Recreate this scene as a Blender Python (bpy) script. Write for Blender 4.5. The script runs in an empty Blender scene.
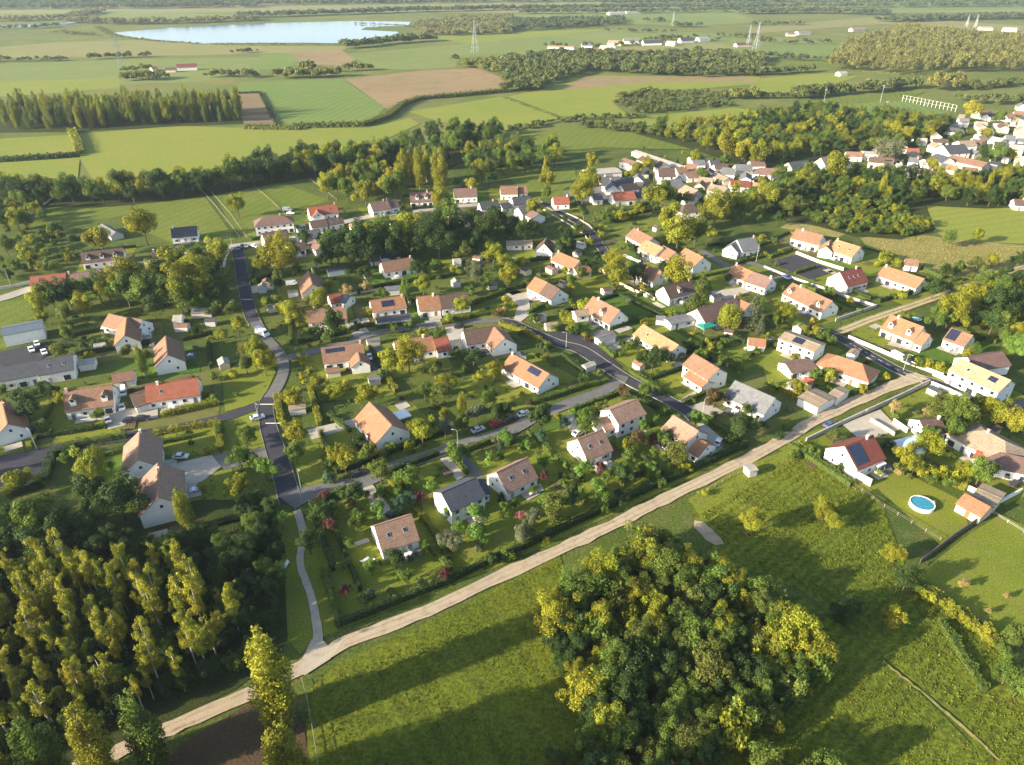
import bpy, bmesh, math, random
import numpy as np
from mathutils import Vector, Matrix
R = math.radians
random.seed(7)
RNG = np.random.default_rng(11)
scene = bpy.context.scene
COL = scene.collection

# ---------------------------------------------------------------- camera
CAM_H, FPX, HZ = 120.0, 700.0, -40.0
IW, IH = 1024, 765
PITCH = math.atan((IH / 2 - HZ) / FPX)
CP, SP = math.cos(PITCH), math.sin(PITCH)


def at(px, py, z=0.0):
    """pixel of the photograph -> point of the world at height z"""
    dx, dy = (px - IW / 2) / FPX, -(py - IH / 2) / FPX
    d = (dx, CP + dy * SP, -SP + dy * CP)
    t = (z - CAM_H) / d[2]
    return Vector((d[0] * t, d[1] * t, z))


def ppm(p):
    """pixels per metre at a point"""
    return FPX / (p[1] * CP + (CAM_H - p[2]) * SP)


def py_of(p):
    return IH / 2 - FPX * (p[1] * SP + (p[2] - CAM_H) * CP) / (p[1] * CP + (CAM_H - p[2]) * SP)


def px_of(p):
    return IW / 2 + FPX * p[0] / (p[1] * CP + (CAM_H - p[2]) * SP)


CROPS = {c: (250 * (i % 4) if i % 4 < 3 else 764, (0, 180, 370, 570)[i // 4], 3.923) for i, c in enumerate('ABCDEFGIJKLMNOPQ')}
CROPS['D'] = (750, 0, 3.737)
for c, x, y in (('a', 560, 140), ('b', 690, 130), ('c', 864, 100), ('d', 400, 150), ('e', 640, 250), ('f', 864, 340), ('g', 0, 300), ('h', 200, 200)):
    CROPS[c] = (x, y, 6.375)
CROPS['.'] = (0, 0, 1.0)


def cpx(c, x, y):
    x0, y0, s = CROPS[c]
    return x0 + x / s, y0 + y / s


cam = bpy.data.cameras.new('camera')
camo = bpy.data.objects.new('camera', cam)
COL.objects.link(camo)
camo.location = (0, 0, CAM_H)
camo.rotation_euler = (math.pi / 2 - PITCH, 0, 0)
cam.sensor_width = 36
cam.lens = 36 * FPX / IW
cam.clip_end = 20000
cam.clip_start = 1
scene.camera = camo


# ---------------------------------------------------------------- materials
def mat(name):
    m = bpy.data.materials.new(name)
    m.use_nodes = True
    nt = m.node_tree
    nt.nodes.clear()
    out = nt.nodes.new('ShaderNodeOutputMaterial')
    b = nt.nodes.new('ShaderNodeBsdfPrincipled')
    nt.links.new(b.outputs[0], out.inputs[0])
    b.inputs['Roughness'].default_value = 0.85
    b.inputs['Specular IOR Level'].default_value = 0.25
    return m, nt, b, out


def N(nt, t, ins=None, **kw):
    n = nt.nodes.new(t)
    for k, v in kw.items():
        setattr(n, k, v)
    for k, v in (ins or {}).items():
        if isinstance(v, bpy.types.NodeSocket):
            nt.links.new(v, n.inputs[k])
        else:
            n.inputs[k].default_value = v
    return n


def mix(nt, fac, a, b, mode='MIX'):
    n = nt.nodes.new('ShaderNodeMix')
    n.data_type = 'RGBA'
    n.blend_type = mode
    for i, v in ((0, fac), (6, a), (7, b)):
        if isinstance(v, bpy.types.NodeSocket):
            nt.links.new(v, n.inputs[i])
        else:
            n.inputs[i].default_value = v if i == 0 else (*v, 1)
    return n.outputs[2]


def ramp(nt, fac, lo, hi):
    n = N(nt, 'ShaderNodeMapRange', {0: fac, 1: lo, 2: hi})
    n.clamp = True
    return n.outputs[0]


def noise(nt, co, scale, detail=3, rough=0.6):
    return N(nt, 'ShaderNodeTexNoise', {'Vector': co, 'Scale': scale, 'Detail': detail, 'Roughness': rough}).outputs[0]


def ground_mat(name, c1, c2, c3, s=(0.02, 0.15, 1.6), rows=None, bump=0.5, fine=0.35):
    """turf, crop or soil: three tones mixed at three scales, optional rows (angle in degrees, metres apart, strength)"""
    m, nt, b, out = mat(name)
    co = N(nt, 'ShaderNodeTexCoord').outputs['Object']
    n1 = noise(nt, co, s[0], 4)
    n2 = noise(nt, co, s[1], 5, 0.65)
    n3 = noise(nt, co, s[2], 4, 0.7)
    c = mix(nt, ramp(nt, n1, 0.38, 0.62), c1, c2)
    c = mix(nt, ramp(nt, n2, 0.5, 0.72), c, c3)
    k = N(nt, 'ShaderNodeMapRange', {0: n3, 1: 0.3, 2: 0.7, 3: 1 - fine, 4: 1 + fine}).outputs[0]
    if rows:
        ang, gap, st = rows
        rot = N(nt, 'ShaderNodeMapping', {'Vector': co, 'Rotation': (0, 0, R(ang))}).outputs[0]
        w = N(nt, 'ShaderNodeTexWave', {'Vector': rot, 'Scale': 2 * math.pi / gap / 20, 'Distortion': 1.2, 'Detail': 2, 'Detail Scale': 0.6}).outputs[1]
        kk = N(nt, 'ShaderNodeMapRange', {0: w, 3: 1 - st, 4: 1 + st}).outputs[0]
        k = N(nt, 'ShaderNodeMath', {0: k, 1: kk}, operation='MULTIPLY').outputs[0]
    comb = N(nt, 'ShaderNodeCombineColor', {0: k, 1: k, 2: k}).outputs[0]
    c = mix(nt, 1.0, c, comb, 'MULTIPLY')
    nt.links.new(c, b.inputs['Base Color'])
    b.inputs['Roughness'].default_value = 1
    b.inputs['Specular IOR Level'].default_value = 0.05
    if bump:
        bp = N(nt, 'ShaderNodeBump', {'Strength': bump, 'Distance': 0.25, 'Height': n3})
        nt.links.new(bp.outputs[0], b.inputs['Normal'])
    return m


def tint_mat(name, scale=2.0, lo=0.8, hi=1.15, rough=0.85, spec=0.25, bump=0.0, stain=None, metal=0):
    """takes its colour from the object's own colour, mottled"""
    m, nt, b, out = mat(name)
    co = N(nt, 'ShaderNodeTexCoord').outputs['Object']
    oi = N(nt, 'ShaderNodeObjectInfo')
    n = noise(nt, co, scale, 5, 0.7)
    n2 = noise(nt, co, scale * 0.13, 2)
    k = N(nt, 'ShaderNodeMapRange', {0: n, 1: 0.3, 2: 0.7, 3: lo, 4: hi}).outputs[0]
    k2 = N(nt, 'ShaderNodeMapRange', {0: n2, 1: 0.3, 2: 0.7, 3: 0.5 + lo / 2, 4: 0.5 + hi / 2}).outputs[0]
    k = N(nt, 'ShaderNodeMath', {0: k, 1: k2}, operation='MULTIPLY').outputs[0]
    comb = N(nt, 'ShaderNodeCombineColor', {0: k, 1: k, 2: k}).outputs[0]
    c = mix(nt, 1.0, oi.outputs['Color'], comb, 'MULTIPLY')
    if stain:
        n4 = noise(nt, co, 0.7, 6, 0.75)
        f = N(nt, 'ShaderNodeMapRange', {0: n4, 1: 0.52, 2: 0.75, 3: 0, 4: stain[3]})
        c = mix(nt, f.outputs[0], c, stain[:3])
    nt.links.new(c, b.inputs['Base Color'])
    b.inputs['Roughness'].default_value = rough
    b.inputs['Specular IOR Level'].default_value = spec
    b.inputs['Metallic'].default_value = metal
    if bump:
        bp = N(nt, 'ShaderNodeBump', {'Strength': bump, 'Distance': 0.05, 'Height': n})
        nt.links.new(bp.outputs[0], b.inputs['Normal'])
    return m


def roof_mat():
    m, nt, b, out = mat('roof_tiles')
    tc = N(nt, 'ShaderNodeTexCoord')
    co = tc.outputs['Object']
    oi = N(nt, 'ShaderNodeObjectInfo')
    vor = N(nt, 'ShaderNodeTexVoronoi', {'Vector': co, 'Scale': 2.6})
    vs = N(nt, 'ShaderNodeSeparateColor', {0: vor.outputs['Color']})
    n2 = noise(nt, co, 0.45, 5, 0.7)
    sep = N(nt, 'ShaderNodeSeparateXYZ', {0: co})
    st = N(nt, 'ShaderNodeMath', {0: sep.outputs[2], 1: 2.4}, operation='MULTIPLY').outputs[0]
    fr = N(nt, 'ShaderNodeMath', {0: st}, operation='FRACT').outputs[0]
    k = N(nt, 'ShaderNodeMapRange', {0: vs.outputs[0], 3: 0.84, 4: 1.14}).outputs[0]
    k1 = N(nt, 'ShaderNodeMapRange', {0: fr, 3: 0.86, 4: 1.1}).outputs[0]
    k2 = N(nt, 'ShaderNodeMapRange', {0: n2, 1: 0.3, 2: 0.7, 3: 0.84, 4: 1.12}).outputs[0]
    k = N(nt, 'ShaderNodeMath', {0: k, 1: k1}, operation='MULTIPLY').outputs[0]
    k = N(nt, 'ShaderNodeMath', {0: k, 1: k2}, operation='MULTIPLY').outputs[0]
    comb = N(nt, 'ShaderNodeCombineColor', {0: k, 1: k, 2: k}).outputs[0]
    c = mix(nt, 1.0, oi.outputs['Color'], comb, 'MULTIPLY')
    n4 = noise(nt, co, 1.3, 5, 0.75)
    f = N(nt, 'ShaderNodeMapRange', {0: n4, 1: 0.55, 2: 0.8, 3: 0, 4: 0.35})
    c = mix(nt, f.outputs[0], c, (0.09, 0.075, 0.05))
    nt.links.new(c, b.inputs['Base Color'])
    b.inputs['Roughness'].default_value = 0.8
    bp = N(nt, 'ShaderNodeBump', {'Strength': 0.5, 'Distance': 0.06, 'Height': fr})
    nt.links.new(bp.outputs[0], b.inputs['Normal'])
    return m


def leaf_mat(name='leaves', trans=0.3):
    m, nt, b, out = mat(name)
    oi = N(nt, 'ShaderNodeObjectInfo')
    a = N(nt, 'ShaderNodeAttribute', attribute_name='tint')
    k = a.outputs['Fac']
    comb = N(nt, 'ShaderNodeCombineColor', {0: k, 1: k, 2: k}).outputs[0]
    c = mix(nt, 1.0, oi.outputs['Color'], comb, 'MULTIPLY')
    nt.links.new(c, b.inputs['Base Color'])
    b.inputs['Roughness'].default_value = 0.6
    b.inputs['Specular IOR Level'].default_value = 0.15
    tr = N(nt, 'ShaderNodeBsdfTranslucent')
    c2 = mix(nt, 1.0, c, (1.1, 1.2, 0.55), 'MULTIPLY')
    nt.links.new(c2, tr.inputs[0])
    ms = N(nt, 'ShaderNodeMixShader', {0: trans, 1: b.outputs[0], 2: tr.outputs[0]})
    nt.links.new(ms.outputs[0], out.inputs[0])
    return m


M_LEAF = leaf_mat()
M_BARK = tint_mat('bark', 3, 0.6, 1.3)
M_WALL = tint_mat('render_wall', 1.2, 0.93, 1.05, stain=(0.42, 0.38, 0.31, 0.35))
M_ROOF = roof_mat()
M_SHEET = tint_mat('sheet_roof', 0.8, 0.85, 1.1, 0.55, 0.4)
M_PAINT = tint_mat('paint', 0.5, 0.97, 1.03, 0.35, 0.5)
M_STONE = tint_mat('stone', 3, 0.75, 1.2, bump=0.4)
M_WOOD = tint_mat('wood', 4, 0.7, 1.25)


def plain(name, c, rough=0.5, spec=0.5, metal=0, sc=3.0, var=0.12):
    m, nt, b, out = mat(name)
    co = N(nt, 'ShaderNodeTexCoord').outputs['Object']
    n = noise(nt, co, sc, 3)
    k = N(nt, 'ShaderNodeMapRange', {0: n, 1: 0.3, 2: 0.7, 3: 1 - var, 4: 1 + var}).outputs[0]
    comb = N(nt, 'ShaderNodeCombineColor', {0: k, 1: k, 2: k}).outputs[0]
    nt.links.new(mix(nt, 1.0, c, comb, 'MULTIPLY'), b.inputs['Base Color'])
    b.inputs['Roughness'].default_value = rough
    b.inputs['Specular IOR Level'].default_value = spec
    b.inputs['Metallic'].default_value = metal
    return m


M_GLASS = plain('window_glass', (0.025, 0.03, 0.04), 0.12, 0.6)
M_SOLAR = plain('solar_glass', (0.02, 0.025, 0.05), 0.15, 0.6)
M_WHITE = plain('white_paint', (0.78, 0.77, 0.74), 0.6, 0.3)
M_RUBBER = plain('rubber', (0.02, 0.02, 0.02), 0.8)
M_RIM = plain('wheel_rim', (0.4, 0.4, 0.42), 0.35, 0.5, 0.7)
M_LAMP = plain('lamp_glass', (0.8, 0.8, 0.75), 0.2)
M_REDLAMP = plain('red_lamp', (0.4, 0.02, 0.02), 0.2)
M_STEEL = plain('galvanised_steel', (0.38, 0.4, 0.42), 0.5, 0.5, 0.3)
M_POOL = plain('pool_water', (0.035, 0.21, 0.29), 0.06, 0.6, 0, 1.2, 0.2)


# ---------------------------------------------------------------- objects
def setp(o, label=None, cat=None, group=None, kind=None):
    for k, v in (('label', label), ('category', cat), ('group', group), ('kind', kind)):
        if v:
            o[k] = v
    return o


def thing(name, loc, rz=0.0, label=None, cat=None, group=None):
    o = bpy.data.objects.new(name, None)
    o.empty_display_size = 0.5
    COL.objects.link(o)
    o.location = loc
    o.rotation_euler = (0, 0, rz)
    return setp(o, label, cat, group)


def link(name, me, parent=None, loc=None, rz=0.0, color=None, scale=None):
    o = bpy.data.objects.new(name, me)
    COL.objects.link(o)
    if parent:
        o.parent = parent
    if loc is not None:
        o.location = loc
    if rz:
        o.rotation_euler = (0, 0, rz)
    if scale is not None:
        o.scale = scale
    if color:
        o.color = (*color, 1)
    return o


class MB:
    """collects faces; build() links them as one mesh object"""
    def __init__(s):
        s.v, s.f = [], []

    def add(s, vs, fs, T=None):
        k = len(s.v)
        s.v += [tuple(T @ Vector(v)) if T else tuple(v) for v in vs]
        s.f += [tuple(i + k for i in f) for f in fs]
        return s

    def box(s, c, d, rz=0.0, T=None):
        M = Matrix.Translation(c) @ Matrix.Rotation(rz, 4, 'Z')
        if T:
            M = T @ M
        x, y, z = d[0] / 2, d[1] / 2, d[2] / 2
        vs = [(a * x, b * y, e * z) for e in (-1, 1) for a, b in ((-1, -1), (1, -1), (1, 1), (-1, 1))]
        return s.add(vs, [(3, 2, 1, 0), (4, 5, 6, 7), (0, 1, 5, 4), (1, 2, 6, 5), (2, 3, 7, 6), (3, 0, 4, 7)], M)

    def tube(s, pts, rad, n=6, cap=True):
        pts = [Vector(p) for p in pts]
        rings = []
        for i, p in enumerate(pts):
            d = (pts[min(i + 1, len(pts) - 1)] - pts[max(i - 1, 0)]).normalized()
            a = d.orthogonal().normalized()
            b = d.cross(a)
            r = rad[i] if isinstance(rad, (list, tuple)) else rad
            rings.append([p + a * (r * math.cos(2 * math.pi * k / n)) + b * (r * math.sin(2 * math.pi * k / n)) for k in range(n)])
        k0 = len(s.v)
        for r_ in rings:
            s.v += [tuple(q) for q in r_]
        for i in range(len(pts) - 1):
            for k in range(n):
                s.f.append((k0 + i * n + k, k0 + i * n + (k + 1) % n, k0 + (i + 1) * n + (k + 1) % n, k0 + (i + 1) * n + k))
        if cap:
            s.f.append(tuple(k0 + (len(pts) - 1) * n + k for k in range(n)))
        return s

    def mesh(s, name, m):
        me = bpy.data.meshes.new(name)
        me.from_pydata(s.v, [], s.f)
        me.materials.append(m)
        me.update()
        return me

    def build(s, name, m, parent=None, color=None, loc=None, rz=0.0):
        return link(name, s.mesh(name, m), parent, loc, rz, color)


def quad_mesh(name, V, tint, m):
    """V: (n,4,3) array of quads"""
    n = len(V)
    me = bpy.data.meshes.new(name)
    me.vertices.add(4 * n)
    me.vertices.foreach_set('co', np.ascontiguousarray(V, dtype=np.float32).ravel())
    me.loops.add(4 * n)
    me.loops.foreach_set('vertex_index', np.arange(4 * n, dtype=np.int32))
    me.polygons.add(n)
    me.polygons.foreach_set('loop_start', np.arange(0, 4 * n, 4, dtype=np.int32))
    a = me.attributes.new('tint', 'FLOAT', 'POINT')
    a.data.foreach_set('value', np.repeat(np.asarray(tint, dtype=np.float32), 4))
    me.materials.append(m)
    me.update(calc_edges=True)
    return me


def unit(n):
    d = RNG.normal(size=(n, 3))
    return d / np.linalg.norm(d, axis=1)[:, None]


def leaf_quads(P, D, size, jitter=0.7, aspect=0.65):
    """quads at P facing D with scatter"""
    n = len(P)
    nr = D + unit(n) * jitter
    nr /= np.linalg.norm(nr, axis=1)[:, None] + 1e-9
    t = np.cross(nr, unit(n))
    t /= np.linalg.norm(t, axis=1)[:, None] + 1e-9
    b = np.cross(nr, t)
    s = (size * RNG.uniform(0.55, 1.35, n))[:, None]
    return np.stack([P - t * s, P - b * s * aspect, P + t * s, P + b * s * aspect], axis=1)


def pick_points(poly, n):
    """n random points inside a ground polygon (list of (x, y))"""
    poly = np.array(poly)
    lo, hi = poly.min(0), poly.max(0)
    out = []
    while sum(map(len, out)) < n:
        p = RNG.uniform(lo, hi, (max(4 * n, 64), 2))
        ins = np.zeros(len(p), bool)
        j = len(poly) - 1
        for i in range(len(poly)):
            xi, yi = poly[i]
            xj, yj = poly[j]
            c = ((yi > p[:, 1]) != (yj > p[:, 1])) & (p[:, 0] < (xj - xi) * (p[:, 1] - yi) / (yj - yi + 1e-12) + xi)
            ins ^= c
            j = i
        out.append(p[ins])
    return np.concatenate(out)[:n]


def area(poly):
    p = np.array(poly)
    return abs(np.dot(p[:, 0], np.roll(p[:, 1], 1)) - np.dot(p[:, 1], np.roll(p[:, 0], 1))) / 2
# ---------------------------------------------------------------- trees
def lobes_crown(lobes, n, leaf, shell=0.55):
    """lobes: (centre, radii). leaves through the outer part of each lobe"""
    C = np.array([l[0] for l in lobes], float)
    S = np.array([l[1] if hasattr(l[1], '__len__') else (l[1],) * 3 for l in lobes], float)
    w = (S.prod(1)) ** (2 / 3)
    k = RNG.choice(len(lobes), n, p=w / w.sum())
    d = unit(n)
    r = shell + (1.22 - shell) * RNG.beta(2.2, 1.6, n)
    P = C[k] + d * S[k] * r[:, None]
    mid = C.mean(0)
    D = d * 0.7 + (P - mid) / (np.abs(P - mid).max() + 1e-6) * 0.6 + np.array([0, 0, 0.25])
    lobe_t = RNG.uniform(0.7, 1.3, len(lobes))[k]
    t = lobe_t * RNG.uniform(0.8, 1.22, n)
    return leaf_quads(P, D, leaf, 0.95), t


def trunk_mesh(name, h, r, limbs, m=None, lean=0.0):
    b = MB()
    b.tube([(0, 0, -0.3), (lean * 0.3, 0, h * 0.35), (lean * 0.6, lean * 0.3, h * 0.7), (lean, lean * 0.4, h)], [r * 1.25, r, r * 0.75, r * 0.35])
    for z, a, l, up in limbs:
        p0 = Vector((lean * z / h, 0, z))
        d = Vector((math.cos(a), math.sin(a), up)).normalized()
        b.tube([p0, p0 + d * l * 0.5, p0 + d * l + Vector((0, 0, l * 0.15))], [r * 0.5, r * 0.35, r * 0.12], 5)
    return b.mesh(name, m or M_BARK)


def rnd_limbs(h0, h1, l, n=5):
    return [(random.uniform(h0, h1), i * 2.4 + random.random(), l * random.uniform(0.7, 1.1), random.uniform(0.5, 1.2)) for i in range(n)]


PROTO = {}


def proto(kind, H, Rr, trunk, crown):
    PROTO.setdefault(kind, []).append((H, Rr, trunk, crown))


def make_round(kind, H, Rr, n, leaf, nl=26, base=0.22, flat=1.0, gap=1.0, shell=0.5, var=4):
    for v in range(var):
        cz = H * (base + 1) / 2
        rz = H * (1 - base) / 2
        lobes = [((0, 0, cz), (Rr * 0.5, Rr * 0.5, rz * 0.6))]
        for i in range(nl):
            d = unit(1)[0]
            if d[2] < -0.55:
                d[2] *= -1
            q = RNG.uniform(0.4, 1.0) * (1 + 0.22 * math.sin(3 * math.atan2(d[1], d[0]) + v * 1.7) + 0.15 * d[2])
            rr = RNG.uniform(0.14, 0.36) * gap
            up = RNG.uniform(0.8, 1.5)
            lobes.append(((d[0] * Rr * q, d[1] * Rr * q, max(cz + d[2] * rz * q, H * base * 0.6)), (Rr * rr, Rr * rr, Rr * rr * flat * up)))
        V, t = lobes_crown(lobes, n, leaf, shell)
        V[..., 2] = np.maximum(V[..., 2], 0.05)
        crown = quad_mesh(kind + '_crown', V, t, M_LEAF)
        trunk = trunk_mesh(kind + '_trunk', H * 0.6, H * 0.022, rnd_limbs(H * base, H * 0.5, Rr * 0.7))
        proto(kind, H, Rr, trunk, crown)


make_round('round', 8.0, 3.4, 6000, 0.185)
make_round('young', 5.5, 2.1, 2600, 0.145, nl=16, base=0.25, var=3)
make_round('shrub', 2.4, 1.5, 1500, 0.115, nl=12, base=0.0, var=3)
make_round('big', 13.0, 5.6, 12000, 0.215, nl=60, base=0.12, gap=0.8)
make_round('wood', 11.0, 4.0, 10000, 0.16, nl=48, base=0.05, gap=0.85, shell=0.3, var=6)
for v in range(3):                                     # columnar poplars
    H, Rr = 22.0, 2.9
    lobes = []
    for i in range(46):
        u = RNG.uniform(0.05, 1)
        z = H * (0.07 + 0.9 * u)
        rad = Rr * (math.sin(math.pi * min(1, 0.18 + 0.85 * u)) ** 0.6) * (0.55 if u > 0.9 else 1)
        a = RNG.uniform(0, 6.28)
        q = rad * RNG.uniform(0.35, 0.75)
        lobes.append(((q * math.cos(a), q * math.sin(a), z), (rad * 0.42, rad * 0.42, rad * 0.95)))
    V, t = lobes_crown(lobes, 12000, 0.19, 0.4)
    proto('poplar', H, Rr, trunk_mesh('poplar_trunk', H * 0.85, 0.36, []), quad_mesh('poplar_crown', V, t, M_LEAF))
for v in range(5):                                     # birches: thin white stems, light crowns high up
    H, Rr = 15.0, 2.2
    lobes = []
    for i in range(22):
        u = RNG.uniform(0, 1)
        z = H * (0.42 + 0.55 * u)
        rad = Rr * (1 - 0.72 * abs(u - 0.35) ** 1.2)
        a = RNG.uniform(0, 6.28)
        q = rad * RNG.uniform(0.2, 0.8)
        lobes.append(((q * math.cos(a), q * math.sin(a), z), (rad * 0.36, rad * 0.36, rad * 0.5)))
    V, t = lobes_crown(lobes, 3400, 0.145, 0.2)
    proto('birch', H, Rr, trunk_mesh('birch_trunk', H * 0.9, 0.17, rnd_limbs(H * 0.4, H * 0.7, 1.7, 4), None, random.uniform(-0.5, 0.5)), quad_mesh('birch_crown', V, t, M_LEAF))
for v in range(2):                                     # conifers
    H, Rr = 14.0, 3.4
    lobes = []
    for i in range(60):
        u = RNG.uniform(0, 1) ** 0.8
        z = H * (0.06 + 0.92 * (1 - u))
        rad = Rr * (0.06 + u * 0.95)
        a = RNG.uniform(0, 6.28)
        q = rad * RNG.uniform(0.45, 0.8)
        lobes.append(((q * math.cos(a), q * math.sin(a), z), (rad * 0.36 + 0.1, rad * 0.36 + 0.1, 0.8)))
    V, t = lobes_crown(lobes, 6000, 0.19, 0.3)
    proto('conifer', H, Rr, trunk_mesh('conifer_trunk', H * 0.8, 0.28, []), quad_mesh('conifer_crown', V, t, M_LEAF))
for v in range(2):                                     # weeping willows
    H, Rr = 9.0, 3.2
    lobes = []
    for i in range(34):
        a = RNG.uniform(0, 6.28)
        q = Rr * math.sqrt(RNG.uniform(0.05, 1)) * 0.8
        top = H * (0.95 - 0.35 * (q / Rr) ** 2)
        lobes.append(((q * math.cos(a), q * math.sin(a), top * 0.62), (0.55, 0.55, top * 0.4)))
    V, t = lobes_crown(lobes, 4500, 0.16, 0.5)
    proto('willow', H, Rr, trunk_mesh('willow_trunk', H * 0.6, 0.3, []), quad_mesh('willow_crown', V, t, M_LEAF))

# colours of foliage (linear base colours)
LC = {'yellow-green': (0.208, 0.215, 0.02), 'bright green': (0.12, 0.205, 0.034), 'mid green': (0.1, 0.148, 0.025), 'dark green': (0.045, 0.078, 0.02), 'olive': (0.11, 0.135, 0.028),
      'golden': (0.25, 0.235, 0.024), 'orange': (0.22, 0.1, 0.025), 'blue-green': (0.06, 0.115, 0.07), 'silver-green': (0.13, 0.145, 0.08), 'dark red': (0.125, 0.048, 0.045), 'pink': (0.28, 0.11, 0.1),
      'brown': (0.1, 0.07, 0.028), 'straw': (0.3, 0.24, 0.1)}
KIND = {'round': ('broadleaf_tree', 'broadleaf tree'), 'young': ('young_tree', 'young garden tree'), 'shrub': ('shrub', 'rounded shrub'), 'big': ('broadleaf_tree', 'large spreading tree'),
        'wood': ('woodland_tree', 'woodland tree'), 'poplar': ('poplar_tree', 'columnar poplar'), 'birch': ('birch_tree', 'slender birch'), 'conifer': ('conifer', 'pointed conifer'), 'willow': ('willow_tree', 'drooping willow')}
BARK = {'birch': (0.5, 0.47, 0.42), 'poplar': (0.22, 0.19, 0.15)}
ALLTREES = []


def tree(kind, loc, H, Rr, colname, label=None, group=None, parts=True, cat=None, name=None):
    h0, r0, tm, cm = random.choice(PROTO[kind])
    nm, words = KIND[kind]
    k = random.uniform(0.86, 1.14)
    g = random.uniform(0.93, 1.08)
    c = LC[colname]
    c = (c[0] * k * g, c[1] * k, c[2] * k)
    ax = random.uniform(0.86, 1.16)
    sc = (Rr / r0 * ax, Rr / r0 / ax, H / h0)
    rz = random.uniform(0, 6.28)
    nm = name or nm
    if parts and kind != 'shrub':
        o = thing(nm, (loc[0], loc[1], 0), rz)
        o.scale = sc
        link('trunk', tm, o, color=BARK.get(kind, (0.1, 0.075, 0.05)))
        link('crown', cm, o, color=c)
    else:
        o = link(nm, cm, None, (loc[0], loc[1], 0), rz, c, sc)
    setp(o, label, cat or words.split()[-1], group)
    ALLTREES.append((o, kind, colname, Vector((loc[0], loc[1], 0)), H, Rr))
    return o


def tree_px(kind, colname, cx, cy, wpx, label=None, group=None, hk=None):
    """crown centre and crown width in pixels"""
    ratio = hk or {'round': 2.3, 'young': 2.55, 'shrub': 1.5, 'big': 2.2, 'wood': 2.6, 'poplar': 7, 'birch': 6, 'conifer': 3.6, 'willow': 2.6}[kind]
    z = 3.0
    for i in range(4):
        p = at(cx, cy, z)
        Rr = wpx / 2 / ppm(p) * (1.3 if kind == 'shrub' else 1.0 if kind == 'big' else 1.15)
        H = Rr * ratio
        z = H * 0.56
    return tree(kind, at(cx, cy, z), H, Rr, colname, label, group)


def tree_bt(kind, colname, base, top, wpx, label=None, group=None):
    """base pixel and the pixel row of the top"""
    p = at(*base)
    lo, hi = 1.0, 60.0
    for i in range(40):
        m = (lo + hi) / 2
        if py_of((p.x, p.y, m)) > top:
            lo = m
        else:
            hi = m
    return tree(kind, p, m, wpx / 2 / ppm(Vector((p.x, p.y, m / 2))), colname, label, group)


def scatter(poly, n, kinds, cols, hr, label, group, rk=(0.36, 0.46), mind=None, parts=True, px=True, name=None):
    """n trees inside a pixel polygon, kept apart"""
    pg = [tuple(at(x, y)[:2]) for x, y in poly] if px else poly
    md = mind or 0.72 * math.sqrt(area(pg) / max(n, 1))
    pts = []
    for p in pick_points(pg, n * 14):
        if all((p[0] - q[0]) ** 2 + (p[1] - q[1]) ** 2 > md * md for q in pts):
            pts.append(p)
            if len(pts) >= n:
                break
    for p in pts:
        H = random.uniform(*hr)
        c = random.choice(cols)
        k = random.choice(kinds)
        rr = {'poplar': 0.13, 'birch': 0.135}.get(k, random.uniform(*rk))
        tree(k, p, H, H * rr, c, label.replace('{c}', c), group, parts, None, name)
    return pts


def far_mass(name, label, items, cols, cat='wood', n=60):
    n = int(n * 2.2)
    """far wood as one mass: items = (x, y, H, R); every crown its own cloud of leaf clumps"""
    tmpl = []
    for k in range(6):
        d = unit(n)
        d[:, 2] = np.abs(d[:, 2]) * 0.9 - 0.15
        q = RNG.uniform(0.6, 1.1, n)
        P = d * q[:, None]
        tmpl.append((P, d))
    Vs, Ts, Ci = [], [], []
    for (x, y, H, Rr) in items:
        P, D = tmpl[random.randrange(6)]
        a = random.uniform(0, 6.28)
        ca, sa = math.cos(a), math.sin(a)
        rot = np.array([[ca, -sa, 0], [sa, ca, 0], [0, 0, 1]])
        Pp = (P @ rot.T) * np.array([Rr, Rr, H * 0.52]) + np.array([x, y, H * 0.48])
        Pp[:, 2] = np.maximum(Pp[:, 2], 0.2)
        Vs.append(leaf_quads(Pp, D @ rot.T, Rr * 0.27, 0.95))
        Ts.append(np.full(n, random.uniform(0.75, 1.3)) * RNG.uniform(0.85, 1.15, n))
    me = quad_mesh(name, np.concatenate(Vs), np.concatenate(Ts), M_LEAF)
    o = link(name, me, None, color=cols)
    return setp(o, label, cat, None, 'stuff')


def belt_items(line, depth, gap, H, px=True, rk=0.42):
    """trees along a pixel polyline, depth in metres"""
    pts = [at(x, y) for x, y in line] if px else line
    out = []
    for a, b in zip(pts, pts[1:]):
        L = (b - a).length
        nrm = Vector((-(b - a).y, (b - a).x, 0)).normalized()
        n = max(1, int(L * max(depth, gap) / gap / gap))
        for i in range(n):
            q = a.lerp(b, random.random()) + nrm * random.uniform(-0.5, 0.5) * depth
            h = H * random.uniform(0.65, 1.25)
            out.append((q.x, q.y, h, h * rk * random.uniform(0.8, 1.2)))
    return out


def poly_items(poly, gap, H, rk=0.42):
    pg = [tuple(at(x, y)[:2]) for x, y in poly]
    n = int(area(pg) / gap / gap)
    return [(x, y, h, h * rk * random.uniform(0.8, 1.2)) for (x, y), h in zip(pick_points(pg, n), RNG.uniform(0.7, 1.2, n) * H)]


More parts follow.
